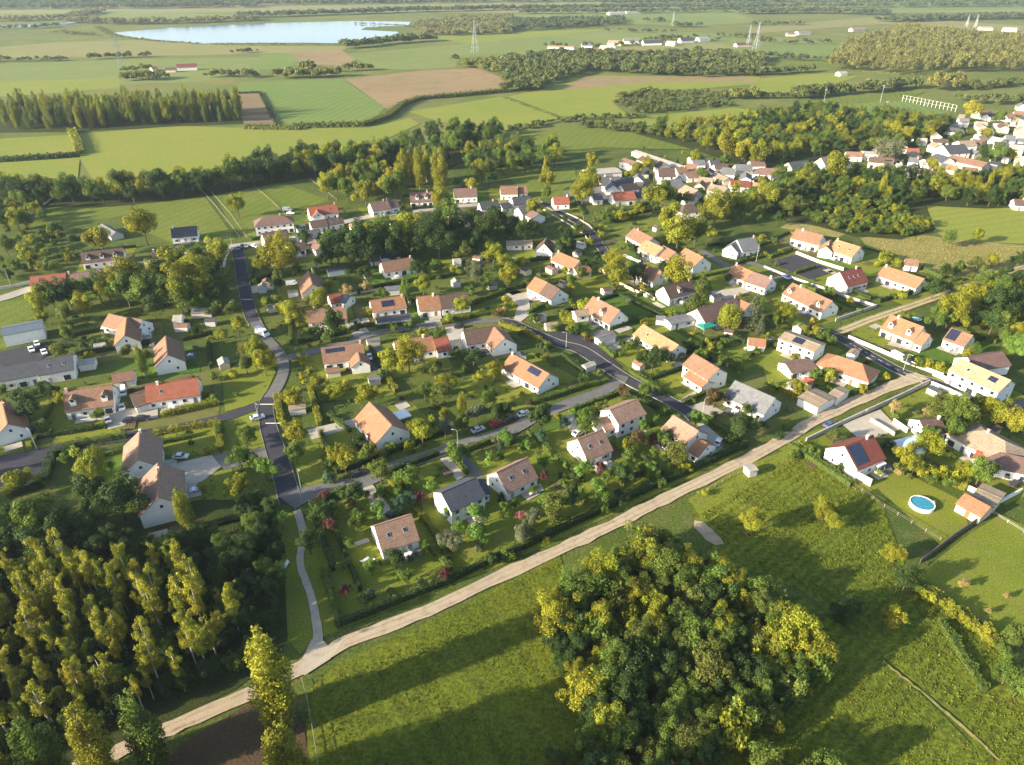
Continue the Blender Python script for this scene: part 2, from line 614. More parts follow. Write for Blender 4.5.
def hedge(pts, w, h, colname, label, z=None, leaf=0.17, dens=42, ground=False):
    """clipped or loose hedge along ground points"""
    pts = [Vector((p[0], p[1], 0)) for p in pts]
    w, h = w * 1.25, h * 1.2
    P, D = [], []
    for a, b in zip(pts, pts[1:]):
        L = (b - a).length
        n = int(L * dens * (w + 2 * h) / 3.6 * (0.17 / leaf) ** 2) + 4
        t = RNG.uniform(0, 1, n)
        u = (b - a).normalized()
        nr = Vector((-u.y, u.x, 0))
        s = RNG.uniform(-1, 1, n)
        zz = RNG.uniform(0, 1, n)
        face = RNG.uniform(0, 1, n) < w / (w + 2 * h)
        zz = np.where(face, 1.0, zz)
        s = np.where(face, s, np.sign(s))
        dd = np.stack([nr.x * s * ~face, nr.y * s * ~face, face * 1.0], 1)
        wob = 1 + 0.16 * np.sin(t * L * 1.1 + a.x) + 0.1 * np.sin(t * L * 2.9)
        pos = np.stack([a.x + (b.x - a.x) * t + nr.x * s * w / 2 * wob, a.y + (b.y - a.y) * t + nr.y * s * w / 2 * wob, zz * h * wob], 1)
        P.append(pos + RNG.normal(size=(n, 3)) * 0.08)
        D.append(dd)
    P = np.concatenate(P)
    D = np.concatenate(D)
    P[:, 2] = np.maximum(P[:, 2], 0.05)
    o0 = pts[0]
    P[:, :2] -= np.array(o0[:2])
    me = quad_mesh('hedge', leaf_quads(P, D, leaf, 0.6, 0.8), RNG.uniform(0.7, 1.25, len(P)), M_LEAF)
    k = random.uniform(0.9, 1.1)
    o = link('hedge', me, None, (o0.x, o0.y, 0), 0, tuple(x * k for x in LC[colname]))
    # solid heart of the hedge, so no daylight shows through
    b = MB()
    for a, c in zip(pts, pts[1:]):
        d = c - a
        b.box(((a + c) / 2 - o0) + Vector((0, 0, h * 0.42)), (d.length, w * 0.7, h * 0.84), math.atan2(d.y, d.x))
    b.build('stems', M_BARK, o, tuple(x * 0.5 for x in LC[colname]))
    return setp(o, label, 'hedge')
# ---------------------------------------------------------------- ground
LEVEL = [0.0]
ROADS, YARDS = [], []


def patch(name, px, m, label, cat='field', step=0.002):
    """a sheet of ground over a pixel outline"""
    LEVEL[0] += step
    pts = [at(x, y) for x, y in px]
    if name in ('path', 'parking', 'water', 'road'):
        YARDS.append([(p.x, p.y) for p in pts])
    c = sum(pts, Vector()) / len(pts)
    if sum((b.x - a.x) * (b.y + a.y) for a, b in zip(pts, pts[1:] + pts[:1])) > 0:
        pts.reverse()
    from mathutils.geometry import tessellate_polygon
    fs = []
    for t in tessellate_polygon([pts]):
        a, b, d = (pts[k] for k in t)
        fs.append(t if (b - a).cross(d - a).z > 0 else t[::-1])
    me = MB().add(pts, fs).mesh(name, m)
    o = link(name, me, None, (0, 0, LEVEL[0]))
    return setp(o, label, cat, None, 'structure')


def smooth(pts, k=6):
    out = []
    P = [pts[0]] + list(pts) + [pts[-1]]
    for i in range(1, len(P) - 2):
        for j in range(k):
            t = j / k
            a, b, c, d = P[i - 1], P[i], P[i + 1], P[i + 2]
            out.append(0.5 * (2 * b + (c - a) * t + (2 * a - 5 * b + 4 * c - d) * t * t + (3 * b - a - 3 * c + d) * t ** 3))
    out.append(P[-2])
    return out


def offset(pts, d):
    out = []
    for i, p in enumerate(pts):
        t = (pts[min(i + 1, len(pts) - 1)] - pts[max(i - 1, 0)])
        t.z = 0
        t.normalize()
        out.append(p + Vector((-t.y, t.x, 0)) * (d[i] if isinstance(d, list) else d))
    return out


def ribbon(name, px, w, m, label, cat='road', jit=0.0, kerbs=False, k=6, step=0.003, ground=False):
    LEVEL[0] += step
    c = smooth([at(*p) for p in px] if not ground else px, k)
    n = len(c)
    wl = w if isinstance(w, (list, tuple)) else [w, w]
    W = [np.interp(i / (n - 1), np.linspace(0, 1, len(wl)), wl) / 2 for i in range(n)]
    ROADS.append((c, max(W)))
    a = offset(c, [x + random.uniform(-jit, jit) for x in W])
    b = offset(c, [-x + random.uniform(-jit, jit) for x in W])
    vs = [(p.x, p.y, 0) for p in a] + [(p.x, p.y, 0) for p in b]
    fs = [(i, n + i, n + i + 1, i + 1) for i in range(n - 1)]
    o = MB().add(vs, fs).build(name, m, None, None, (0, 0, LEVEL[0]))
    setp(o, label, cat, None, 'structure')
    if kerbs:
        for s in (1, -1):
            kb = MB()
            e0 = offset(c, [s * (x + 0.02) for x in W])
            e1 = offset(c, [s * (x + 0.17) for x in W])
            for i in range(n - 1):
                q = [e0[i], e0[i + 1], e1[i + 1], e1[i]]
                if s < 0:
                    q = q[::-1]
                q = q[::-1]
                z = LEVEL[0] + 0.11
                kb.add([(p.x, p.y, 0) for p in q] + [(p.x, p.y, z) for p in q], [(7, 6, 5, 4), (4, 5, 1, 0), (5, 6, 2, 1), (6, 7, 3, 2), (7, 4, 0, 3)])
            o2 = kb.build('kerb', M_KERB)
            setp(o2, 'pale concrete kerb along ' + label, 'kerb', None, 'structure')
    return c


G_BASE = ground_mat('turf_base', (0.055, 0.082, 0.018), (0.085, 0.11, 0.022), (0.115, 0.105, 0.042), s=(0.025, 0.2, 1.6), fine=0.5)
G_FAR = ground_mat('far_turf', (0.088, 0.118, 0.03), (0.13, 0.145, 0.04), (0.18, 0.155, 0.055), s=(0.0028, 0.02, 0.3), bump=0.1, fine=0.15)
G_LAWN = ground_mat('lawn_grass', (0.118, 0.15, 0.019), (0.155, 0.175, 0.024), (0.17, 0.155, 0.044), s=(0.04, 0.25, 2.2), bump=0.4, fine=0.4)
G_MEADOW = ground_mat('meadow_grass', (0.082, 0.106, 0.013), (0.115, 0.132, 0.015), (0.056, 0.068, 0.013), s=(0.03, 0.22, 1.3), rows=(-32, 3.6, 0.07), bump=0.8, fine=0.5)
G_WEED = ground_mat('weedy_meadow', (0.084, 0.11, 0.014), (0.128, 0.144, 0.017), (0.056, 0.072, 0.013), s=(0.03, 0.3, 1.1), rows=(50, 2.2, 0.15), bump=0.9, fine=0.55)
G_PADDOCK = ground_mat('paddock_grass', (0.095, 0.13, 0.022), (0.125, 0.15, 0.028), (0.15, 0.14, 0.045), s=(0.012, 0.1, 1.0), rows=(20, 6, 0.06), bump=0.3)
G_BRIGHT = ground_mat('bright_meadow', (0.15, 0.185, 0.032), (0.18, 0.2, 0.038), (0.205, 0.19, 0.05), s=(0.006, 0.05, 0.5), rows=(70, 7, 0.05), bump=0.2, fine=0.15)
G_CROP = ground_mat('young_crop', (0.11, 0.165, 0.042), (0.13, 0.175, 0.048), (0.16, 0.17, 0.055), s=(0.006, 0.05, 0.5), rows=(10, 8, 0.07), bump=0.15, fine=0.12)
G_CROPB = ground_mat('pale_crop', (0.125, 0.165, 0.048), (0.15, 0.18, 0.055), (0.18, 0.175, 0.065), s=(0.004, 0.03, 0.4), rows=(80, 12, 0.07), bump=0.15, fine=0.12)
G_STUB = ground_mat('stubble', (0.24, 0.17, 0.095), (0.2, 0.15, 0.08), (0.16, 0.145, 0.065), s=(0.006, 0.04, 0.5), rows=(-62, 9, 0.1), bump=0.2, fine=0.2)
G_DULL = ground_mat('dull_straw', (0.2, 0.185, 0.075), (0.175, 0.175, 0.065), (0.15, 0.165, 0.055), s=(0.004, 0.03, 0.4), bump=0.1, fine=0.12)
G_PATH = ground_mat('pale_path', (0.4, 0.34, 0.26), (0.35, 0.3, 0.235), (0.28, 0.245, 0.18), s=(0.1, 0.6, 4), bump=0.3, fine=0.2)
G_RUT = ground_mat('wheel_rut', (0.29, 0.235, 0.165), (0.36, 0.29, 0.2), (0.2, 0.17, 0.1), s=(0.08, 0.5, 3.0), bump=0.4, fine=0.25)
G_PLOUGH = ground_mat('ploughed_soil', (0.2, 0.14, 0.085), (0.16, 0.115, 0.07), (0.19, 0.16, 0.07), s=(0.01, 0.08, 0.8), rows=(5, 4, 0.1), bump=0.5)
G_SOIL = ground_mat('bare_soil', (0.085, 0.055, 0.035), (0.07, 0.05, 0.03), (0.08, 0.075, 0.03), s=(0.05, 0.4, 2.0), bump=0.8)
G_DRY = ground_mat('dry_grass', (0.21, 0.185, 0.06), (0.25, 0.21, 0.08), (0.12, 0.14, 0.035), s=(0.012, 0.1, 0.9), bump=0.8, fine=0.45)
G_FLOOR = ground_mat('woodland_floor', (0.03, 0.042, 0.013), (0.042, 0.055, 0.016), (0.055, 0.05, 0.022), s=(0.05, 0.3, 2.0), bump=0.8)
G_ASPH = ground_mat('asphalt', (0.042, 0.042, 0.052), (0.05, 0.05, 0.06), (0.062, 0.06, 0.066), s=(0.03, 0.35, 5.0), bump=0.15, fine=0.12)
G_LANE = ground_mat('worn_asphalt', (0.12, 0.118, 0.118), (0.145, 0.14, 0.135), (0.1, 0.1, 0.1), s=(0.04, 0.4, 4.0), bump=0.2, fine=0.15)
G_PALE = ground_mat('pale_road', (0.34, 0.31, 0.265), (0.29, 0.27, 0.235), (0.24, 0.22, 0.185), s=(0.03, 0.3, 3.0), bump=0.2, fine=0.15)
G_GRAVEL = ground_mat('gravel', (0.42, 0.335, 0.24), (0.36, 0.29, 0.205), (0.27, 0.22, 0.145), s=(0.06, 0.5, 4.0), bump=0.6, fine=0.2)
G_CONC = ground_mat('concrete_paving', (0.38, 0.345, 0.29), (0.34, 0.31, 0.265), (0.28, 0.26, 0.22), s=(0.08, 0.5, 3.0), bump=0.2, fine=0.12)
M_KERB = ground_mat('kerb_concrete', (0.24, 0.23, 0.2), (0.2, 0.19, 0.17), (0.17, 0.16, 0.14), s=(0.1, 0.6, 4.0), bump=0.2, fine=0.12)


def water_mat():
    m, nt, b, out = mat('lake_water')
    co = N(nt, 'ShaderNodeTexCoord').outputs['Object']
    n = noise(nt, co, 0.35, 3)
    b.inputs['Base Color'].default_value = (0.08, 0.16, 0.3, 1)
    b.inputs['Roughness'].default_value = 0.12
    b.inputs['Specular IOR Level'].default_value = 0.6
    bp = N(nt, 'ShaderNodeBump', {'Strength': 0.15, 'Distance': 0.3, 'Height': n})
    nt.links.new(bp.outputs[0], b.inputs['Normal'])
    return m


M_WATER = water_mat()

g = MB().add([(-5000, -200, 0), (5000, -200, 0), (5000, 7000, 0), (-5000, 7000, 0)], [(0, 1, 2, 3)]).build('ground', G_BASE)
setp(g, 'green turf plain spreading under the village out to the horizon', 'ground', None, 'structure')

FAR = [(-60, 212), (60, 196), (250, 176), (420, 150), (560, 145), (660, 140), (760, 130), (960, 120), (1090, 112), (1090, -34), (-60, -34)]
patch('terrain', FAR, G_FAR, 'pale yellow-green farmland beyond the village', 'farmland', 0.006)
S = 0.012
# far fields, roughly from the horizon towards the village
for px, m, lab, nm in (
    ([(0, 8), (300, 2), (1024, 2), (1024, 12), (640, 13), (260, 12), (0, 14)], G_DULL, 'pale dry field strip below the horizon woods', 'field'),
    ([(0, 47), (60, 42), (140, 40), (250, 46), (350, 46), (340, 52), (200, 55), (0, 58)], G_DULL, 'dull straw field bordering the lake', 'field'),
    ([(-60, 14), (120, 12), (260, 15), (180, 20), (-60, 18)], G_CROPB, 'thin green strip between the far woods', 'field'),
    ([(430, 37), (560, 30), (620, 29), (560, 35), (470, 45)], G_BRIGHT, 'slim meadow behind the pylon', 'field'),
    ([(640, 40), (745, 47), (760, 56), (700, 54), (640, 57), (560, 54)], G_BRIGHT, 'meadow between hamlet and long wood', 'field'),
    ([(765, 60), (830, 60), (832, 66), (770, 72)], G_PADDOCK, 'small dark pasture enclosed by trees', 'field'),
    ([(0, 64), (110, 60), (260, 57), (260, 72), (205, 82), (120, 84), (0, 90)], G_CROPB, 'striped pale green crop field below the lake', 'field'),
    ([(0, 82), (120, 78), (120, 88), (0, 97)], G_BRIGHT, 'yellow meadow strip above the poplar plantation', 'field'),
    ([(260, 55), (292, 53), (300, 60), (290, 68), (270, 70), (250, 70)], G_CROP, 'small green field below the lake reeds', 'field'),
    ([(292, 52), (340, 50), (358, 58), (345, 66), (300, 64)], G_STUB, 'brown bare field below the lake shore', 'field'),
    ([(345, 54), (440, 46), (560, 36), (600, 40), (520, 52), (460, 58), (455, 68), (400, 70), (375, 68)], G_CROPB, 'long green field under the pylon', 'field'),
    ([(500, 40), (620, 30), (740, 34), (870, 45), (850, 56), (700, 52), (560, 50), (500, 58)], G_CROPB, 'green field around the white hamlet', 'field'),
    ([(560, 49), (720, 43), (740, 50), (640, 55)], G_DULL, 'straw field below the white hamlet', 'field'),
    ([(500, 14), (730, 10), (760, 22), (700, 26), (560, 22)], G_CROPB, 'distant green field by the long white sheds', 'field'),
    ([(800, 4), (1024, 0), (1024, 9), (900, 11)], G_CROP, 'light green field at the far edge', 'field'),
    ([(750, 28), (880, 16), (1024, 26), (1024, 34), (880, 24), (750, 34)], G_DULL, 'straw strip above the pale plantation', 'field'),
    ([(768, 46), (850, 43), (905, 52), (825, 57), (790, 60), (768, 52)], G_CROP, 'green field before the pale plantation', 'field'),
    ([(750, 79), (830, 73), (860, 76), (810, 92), (765, 96), (750, 96)], G_BRIGHT, 'yellow-green meadow beside the pale plantation', 'field'),
    ([(233, 94), (260, 93), (278, 127), (245, 127)], G_PLOUGH, 'dark ploughed plot beside the poplar plantation', 'field'),
    ([(240, 82), (342, 79), (386, 108), (366, 125), (279, 127), (261, 93), (237, 93)], G_CROP, 'vivid green crop field with long shadows', 'field'),
    ([(344, 79), (420, 71), (479, 68), (507, 80), (503, 91), (454, 97), (404, 106), (387, 109)], G_STUB, 'big brown stubble field', 'field'),
    ([(80, 134), (180, 126), (260, 129), (370, 128), (410, 118), (420, 124), (380, 142), (330, 152), (250, 164), (150, 182), (100, 190), (80, 160)], G_BRIGHT, 'wide sunny yellow-green meadow behind the village', 'meadow'),
    ([(0, 139), (75, 135), (79, 152), (0, 157)], G_BRIGHT, 'small sunny meadow between thin hedges', 'meadow'),
    ([(0, 163), (80, 158), (78, 178), (30, 190), (0, 186)], G_BRIGHT, 'sunny meadow between hedge and tree row', 'meadow'),
    ([(408, 112), (500, 97), (559, 119), (505, 131), (440, 122)], G_BRIGHT, 'yellow-green meadow below the stubble field', 'meadow'),
    ([(508, 97), (595, 76), (760, 77), (760, 84), (690, 90), (640, 90), (612, 102), (630, 117), (570, 117), (560, 116)], G_BRIGHT, 'yellow-green meadow with tan upper strip', 'meadow'),
    ([(585, 77), (740, 77), (760, 82), (650, 82), (560, 91)], G_STUB, 'tan strip of stubble under the long wood', 'field'),
    ([(630, 118), (735, 108), (760, 112), (750, 122), (690, 130), (640, 128)], G_BRIGHT, 'meadow behind the scrub', 'meadow'),
    ([(500, 136), (590, 126), (650, 137), (700, 142), (690, 150), (600, 148), (560, 152), (500, 150)], G_PADDOCK, 'green pasture behind the village', 'meadow'),
    ([(835, 105), (903, 101), (951, 113), (930, 116), (870, 122), (840, 112)], G_CROP, 'mown green football pitch', 'pitch'),
    ([(790, 103), (832, 98), (905, 92), (925, 92), (905, 101), (838, 105), (805, 110)], G_PADDOCK, 'training ground behind the football pitch', 'pitch'),
):
    patch(nm, px, m, lab, nm, S)
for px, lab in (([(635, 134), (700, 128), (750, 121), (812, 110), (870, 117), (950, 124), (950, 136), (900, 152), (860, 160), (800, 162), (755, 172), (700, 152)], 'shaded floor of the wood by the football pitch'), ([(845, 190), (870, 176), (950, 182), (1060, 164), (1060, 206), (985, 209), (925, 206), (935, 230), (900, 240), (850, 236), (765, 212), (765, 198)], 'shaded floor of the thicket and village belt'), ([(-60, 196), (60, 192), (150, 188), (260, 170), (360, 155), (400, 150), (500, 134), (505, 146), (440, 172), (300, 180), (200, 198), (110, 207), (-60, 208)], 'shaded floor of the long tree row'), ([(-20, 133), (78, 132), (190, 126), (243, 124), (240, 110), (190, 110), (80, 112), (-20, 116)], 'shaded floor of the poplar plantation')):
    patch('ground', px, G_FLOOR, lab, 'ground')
# near and middle ground
patch('water', [(112, 33), (170, 28), (260, 23.5), (355, 21), (411, 22), (408, 26), (366, 27.5), (361, 30), (398, 32), (400, 36), (375, 37), (362, 41), (345, 43.5), (300, 43), (250, 43), (205, 44), (168, 41), (135, 38)], M_WATER, 'broad pale blue lake in the fields', 'lake', S)
patch('water', [(-40, 27), (10, 25.5), (45, 23.5), (80, 21.5), (70, 24.5), (30, 27), (-40, 30)], M_WATER, 'sliver of pond beyond the lake meadow', 'pond', S)
LEVEL[0] = 0.09
for px, m, lab, nm in (
    ([(0, 205), (60, 200), (135, 196), (128, 215), (60, 228), (28, 226)], G_PADDOCK, 'grass paddock below the tree row', 'meadow'),
    ([(138, 196), (200, 190), (236, 240), (180, 246), (128, 225)], G_PADDOCK, 'large sunny paddock with fence line', 'meadow'),
    ([(212, 188), (260, 176), (330, 200), (300, 212), (245, 238), (230, 225)], G_PADDOCK, 'sunny paddock by the wire fences', 'meadow'),
    ([(0, 302), (40, 298), (42, 330), (0, 335)], G_PADDOCK, 'bright lawn beside the barns', 'lawn'),
    ([(500, 168), (575, 168), (578, 195), (530, 200)], G_PADDOCK, 'sunny paddock behind the pale terrace', 'meadow'),
    ([(600, 232), (660, 214), (668, 230), (640, 246), (612, 246)], G_PADDOCK, 'sunny green behind the orange terrace', 'lawn'),
    ([(908, 216), (945, 203), (1040, 200), (1040, 245), (985, 242), (945, 238)], G_BRIGHT, 'pale open field behind the dark wood', 'field'),
    ([(860, 238), (905, 233), (945, 238), (985, 242), (1040, 247), (1040, 262), (975, 280), (905, 270), (870, 250)], G_DRY, 'golden dry grass field beside the track', 'field'),
    ([(790, 222), (850, 232), (838, 238), (780, 228)], G_DRY, 'strip of dry grass below the thicket', 'field'),
    ([(305, 694), (340, 662), (430, 622), (515, 578), (560, 556), (590, 640), (640, 800), (310, 800)], G_MEADOW, 'rough grass field below the gravel track', 'field'),
    ([(690, 512), (760, 465), (815, 446), (880, 500), (905, 565), (990, 640), (1060, 720), (1060, 800), (1000, 800), (960, 720), (880, 655), (800, 590), (720, 560)], G_WEED, 'overgrown green meadow of weeds in rows', 'meadow'),
    ([(740, 600), (800, 595), (880, 655), (940, 712), (1000, 775), (1010, 800), (640, 800), (690, 770)], G_WEED, 'sunlit rough meadow beyond the copse', 'meadow'),
    ([(868, 480), (900, 470), (960, 500), (968, 525), (940, 545), (912, 520)], G_LAWN, 'lawn around the round pool', 'lawn'),
    ([(918, 575), (968, 535), (1000, 515), (1060, 540), (1060, 650), (1000, 636)], G_LAWN, 'mown orchard lawn with thin saplings', 'lawn'),
    ([(180, 745), (250, 703), (302, 716), (316, 800), (140, 800)], G_SOIL, 'bare brown soil plot beside the track', 'soil'),
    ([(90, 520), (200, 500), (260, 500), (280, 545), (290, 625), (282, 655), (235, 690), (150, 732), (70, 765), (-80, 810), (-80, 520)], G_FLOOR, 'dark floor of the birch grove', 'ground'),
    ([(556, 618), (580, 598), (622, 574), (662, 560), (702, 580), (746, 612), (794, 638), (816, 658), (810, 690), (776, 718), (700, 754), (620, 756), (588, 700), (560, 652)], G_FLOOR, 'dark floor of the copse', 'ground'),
    # gardens
    ([(305, 520), (345, 500), (430, 470), (500, 450), (560, 428), (640, 400), (720, 440), (745, 452), (640, 502), (510, 562), (345, 628), (322, 615)], G_LAWN, 'estate gardens of sunny lawn', 'lawn'),
    ([(275, 515), (297, 512), (300, 560), (308, 600), (314, 640), (300, 655), (288, 640), (285, 580)], G_LAWN, 'grass verge beside the footpath', 'lawn'),
    ([(298, 515), (318, 560), (330, 605), (338, 632), (320, 638), (310, 596), (303, 560)], G_LAWN, 'narrow lawn between path and hedge', 'lawn'),
    ([(222, 420), (262, 410), (272, 450), (262, 462), (222, 458)], G_LAWN, 'mown corner green by the junction', 'lawn'),
    ([(165, 432), (218, 425), (220, 455), (160, 455)], G_LAWN, 'lawn beside the twin roofed house', 'lawn'),
    ([(222, 372), (262, 352), (276, 372), (262, 402), (225, 412)], G_LAWN, 'green beside the lane junction', 'lawn'),
    ([(292, 450), (318, 443), (328, 480), (312, 488), (298, 480)], G_LAWN, 'lawn inside the curved kerb', 'lawn'),
    ([(620, 360), (690, 352), (730, 385), (690, 402), (655, 385)], G_LAWN, 'lawn in front of the two storey house', 'lawn'),
    ([(555, 330), (600, 335), (640, 355), (610, 345), (570, 342)], G_LAWN, 'roadside lawn by the turning', 'lawn'),
    ([(716, 350), (752, 345), (770, 358), (745, 370), (715, 362)], G_LAWN, 'square lawn by the tile roofed hut', 'lawn'),
    ([(880, 405), (925, 388), (960, 400), (960, 420), (920, 428), (895, 425)], G_LAWN, 'sunlit lawn inside the white wall', 'lawn'),
    ([(846, 328), (882, 312), (900, 330), (880, 352)], G_LAWN, 'front lawn beside the dormer house', 'lawn'),
    ([(710, 283), (734, 278), (742, 288), (715, 295)], G_LAWN, 'small bright lawn', 'lawn'),
    ([(842, 262), (880, 252), (905, 262), (870, 275)], G_LAWN, 'lawn behind the ochre roofed house', 'lawn'),
    ([(550, 280), (620, 272), (625, 290), (575, 296)], G_LAWN, 'lawn behind the two tone house', 'lawn'),
    ([(425, 262), (455, 258), (458, 276), (430, 280)], G_LAWN, 'lawn beside the low red house', 'lawn'),
    ([(470, 310), (515, 300), (520, 315), (480, 320)], G_LAWN, 'lawn beside the lane', 'lawn'),
    ([(310, 378), (380, 372), (395, 395), (320, 402)], G_LAWN, 'back lawn beneath the solar roof house', 'lawn'),
    ([(760, 355), (830, 365), (825, 385), (770, 392)], G_LAWN, 'gardens behind the low outbuildings', 'lawn'),
    ([(688, 500), (735, 470), (800, 445), (812, 450), (745, 490), (700, 515)], G_LAWN, 'grass verge by the small hut', 'lawn'),
):
    patch(nm, px, m, lab, nm)

# yards, drives and parking, then the roads over them
for px, m, lab, nm in (
    ([(-60, 452), (0, 457), (70, 443), (76, 446), (60, 455), (46, 478), (16, 490), (-60, 506)], G_ASPH, 'dark asphalt turning area', 'parking'),
    ([(0, 352), (46, 342), (52, 354), (36, 362), (0, 366)], G_ASPH, 'dark asphalt yard between the barns', 'parking'),
    ([(175, 464), (212, 455), (224, 465), (205, 480), (190, 488), (176, 474)], G_CONC, 'gravel parking beside the twin roofed house', 'parking'),
    ([(212, 456), (264, 448), (268, 460), (224, 470)], G_LANE, 'worn drive from the road to the parking', 'path'),
    ([(307, 430), (354, 419), (357, 427), (312, 440)], G_CONC, 'gravel drive of the veranda house', 'path'),
    ([(362, 487), (372, 484), (398, 518), (388, 523), (374, 512)], G_CONC, 'pale drive of the corner estate house', 'path'),
    ([(346, 546), (368, 538), (370, 542), (349, 549)], G_CONC, 'pale garden path', 'path'),
    ([(440, 459), (449, 457), (466, 476), (457, 481)], G_CONC, 'pale drive of the slate house', 'path'),
    ([(454, 454), (461, 452), (485, 476), (477, 480)], G_LANE, 'narrow grey drive beside the slate house', 'path'),
    ([(563, 416), (574, 413), (578, 425), (580, 434), (570, 432), (566, 424)], G_CONC, 'curved pale drive', 'path'),
    ([(697, 424), (705, 424), (724, 441), (722, 450), (712, 455), (708, 445)], G_CONC, 'curved drive behind the wing house', 'path'),
    ([(676, 402), (694, 392), (700, 396), (684, 405)], G_CONC, 'pale drive of the two storey house', 'path'),
    ([(688, 407), (704, 402), (724, 412), (712, 417)], G_CONC, 'pale forecourt of the grey roofed house', 'path'),
    ([(508, 296), (528, 292), (531, 314), (521, 322), (513, 322), (518, 306)], G_CONC, 'curved concrete drive of the two tone house', 'path'),
    ([(602, 346), (632, 337), (640, 342), (612, 352)], G_CONC, 'paved drive of the ochre roofed house', 'path'),
    ([(590, 332), (612, 329), (620, 340), (600, 345)], G_LANE, 'grey yard with low shed', 'path'),
    ([(768, 262), (797, 255), (835, 272), (810, 280)], G_ASPH, 'dark asphalt courtyard between the white houses', 'parking'),
    ([(710, 292), (745, 287), (750, 292), (724, 300)], G_CONC, 'drive of the long orange house', 'path'),
    ([(346, 325), (358, 318), (372, 335), (355, 338)], G_CONC, 'drive beside the red roofed house', 'path'),
    ([(424, 321), (440, 318), (442, 327), (428, 329)], G_CONC, 'small forecourt by the lane', 'path'),
    ([(445, 328), (463, 325), (466, 350), (452, 352)], G_CONC, 'concrete drive by the dark roofed house', 'path'),
    ([(475, 343), (490, 340), (500, 353), (478, 357)], G_CONC, 'white courtyard of the angled house', 'path'),
    ([(366, 344), (380, 342), (384, 370), (372, 374)], G_LANE, 'grey drive beside the solar roof house', 'path'),
    ([(251, 287), (274, 283), (274, 290), (252, 294)], G_CONC, 'pale drive off the main road', 'path'),
    ([(103, 412), (158, 406), (158, 418), (108, 430)], G_CONC, 'forecourt of the two front houses', 'path'),
    ([(842, 425), (880, 410), (900, 430), (862, 442)], G_CONC, 'dusty yard beside the white gabled house', 'path'),
    ([(874, 470), (890, 463), (893, 472), (878, 478)], G_LANE, 'grey patio of the white gabled house', 'path'),
    ([(886, 345), (920, 338), (935, 340), (915, 352)], G_CONC, 'tan patio of the dormer house', 'path'),
    ([(1000, 405), (1040, 395), (1040, 425), (1005, 425)], G_LANE, 'grey yard by the tan roofed house', 'path'),
    ([(560, 192), (645, 180), (670, 190), (640, 200), (580, 202)], G_LANE, 'village yards', 'path'),
    ([(694, 521), (702, 522), (712, 530), (720, 538), (724, 544), (716, 546), (706, 541), (700, 534), (694, 528)], G_RUT, 'patch of bare sandy ground', 'soil'),
    ([(520, 489), (541, 484), (544, 491), (526, 499)], G_CONC, 'tan patio', 'path'),
    ([(592, 468), (604, 464), (609, 469), (597, 474)], G_CONC, 'small patio by the lawn', 'path'),
):
    patch(nm, px, m, lab, nm)

ribbon('road', [(-30, 303), (0, 299), (28, 290), (60, 281), (100, 272), (150, 262), (200, 252), (237, 246), (262, 243), (296, 238), (330, 226), (370, 217), (410, 212), (463, 206), (510, 204), (543, 203)], [7, 6, 6, 5.5], G_PALE, 'the pale village street', kerbs=False)
ribbon('road', [(288, 358), (320, 350), (352, 341), (377, 333), (420, 327), (467, 322), (510, 320)], 4.2, G_LANE, 'the narrow worn lane')
ribbon('road', [(500, 321), (512, 323), (525, 329), (556, 343), (580, 350), (602, 364), (622, 377), (640, 387), (663, 398), (686, 411), (695, 419)], [4.2, 4.5, 5.5, 5, 4.4, 4.4], G_ASPH, 'the dark estate road', kerbs=True)
patch('road', [(536, 338), (552, 333), (566, 329), (580, 331), (590, 338), (604, 352), (622, 368), (606, 374), (580, 356)], G_ASPH, 'asphalt square at the estate turning', 'road')
ribbon('road', [(237, 247), (240, 262), (244, 285), (250, 312), (256, 325)], [5.2, 5.0, 4.6], G_ASPH, 'the dark main road below the street', kerbs=True)
ribbon('road', [(273, 392), (266, 406), (268, 425), (273, 442), (281, 468), (291, 503)], [4.4, 4.4, 5.0, 5.4], G_ASPH, 'the dark main road by the mown corner', kerbs=True)
ribbon('road', [(255, 322), (266, 338), (280, 354), (284, 368), (279, 384), (270, 398)], [4.4, 3.8, 3.6, 3.8, 4.4], G_LANE, 'the worn middle of the main road')
ribbon('road', [(272, 400), (250, 409), (224, 418), (190, 426), (153, 433), (110, 440), (72, 446)], 4.6, G_ASPH, 'the dark side road')
ribbon('road', [(288, 504), (305, 495), (326, 490), (350, 485), (372, 479), (393, 468), (430, 456), (467, 444), (510, 431), (533, 419), (569, 404), (598, 394), (616, 384), (622, 376)], [6, 4.5, 4.2, 4.2, 4.2], G_LANE, 'the grey estate lane', kerbs=True)
ribbon('road', [(543, 203), (556, 210), (566, 216), (580, 224), (592, 234), (602, 249), (611, 260), (634, 270), (655, 280)], [4.4, 4.4, 4.4, 4.4, 3.2], G_ASPH, 'the curving upper road', kerbs=True)
ribbon('road', [(700, 250), (716, 260), (730, 268), (743, 262), (764, 268), (790, 277), (830, 291), (876, 308)], 4, G_LANE, 'the grey walled lane')
ribbon('road', [(800, 325), (838, 338), (871, 356), (903, 373), (937, 384), (972, 398), (1010, 412), (1060, 432)], 4.6, G_ASPH, 'the dark road by the white walls', kerbs=True)
ribbon('path', [(70, 772), (140, 743), (173, 728), (255, 692), (301, 668), (347, 643), (428, 611), (515, 570), (584, 539), (638, 513), (673, 495), (760, 453), (815, 421), (871, 395), (907, 381), (922, 376)], [2.8, 3.0, 3.2, 3.3, 3.4, 3.5, 3.8, 4.4, 5.2], G_GRAVEL, 'long sandy gravel track', 'track', 0.32)
tc_ = smooth([at(*p) for p in [(70, 772), (140, 743), (173, 728), (255, 692), (301, 668), (347, 643), (428, 611), (515, 570), (584, 539), (638, 513), (673, 495), (760, 453), (815, 421), (871, 395), (907, 381)]], 6)
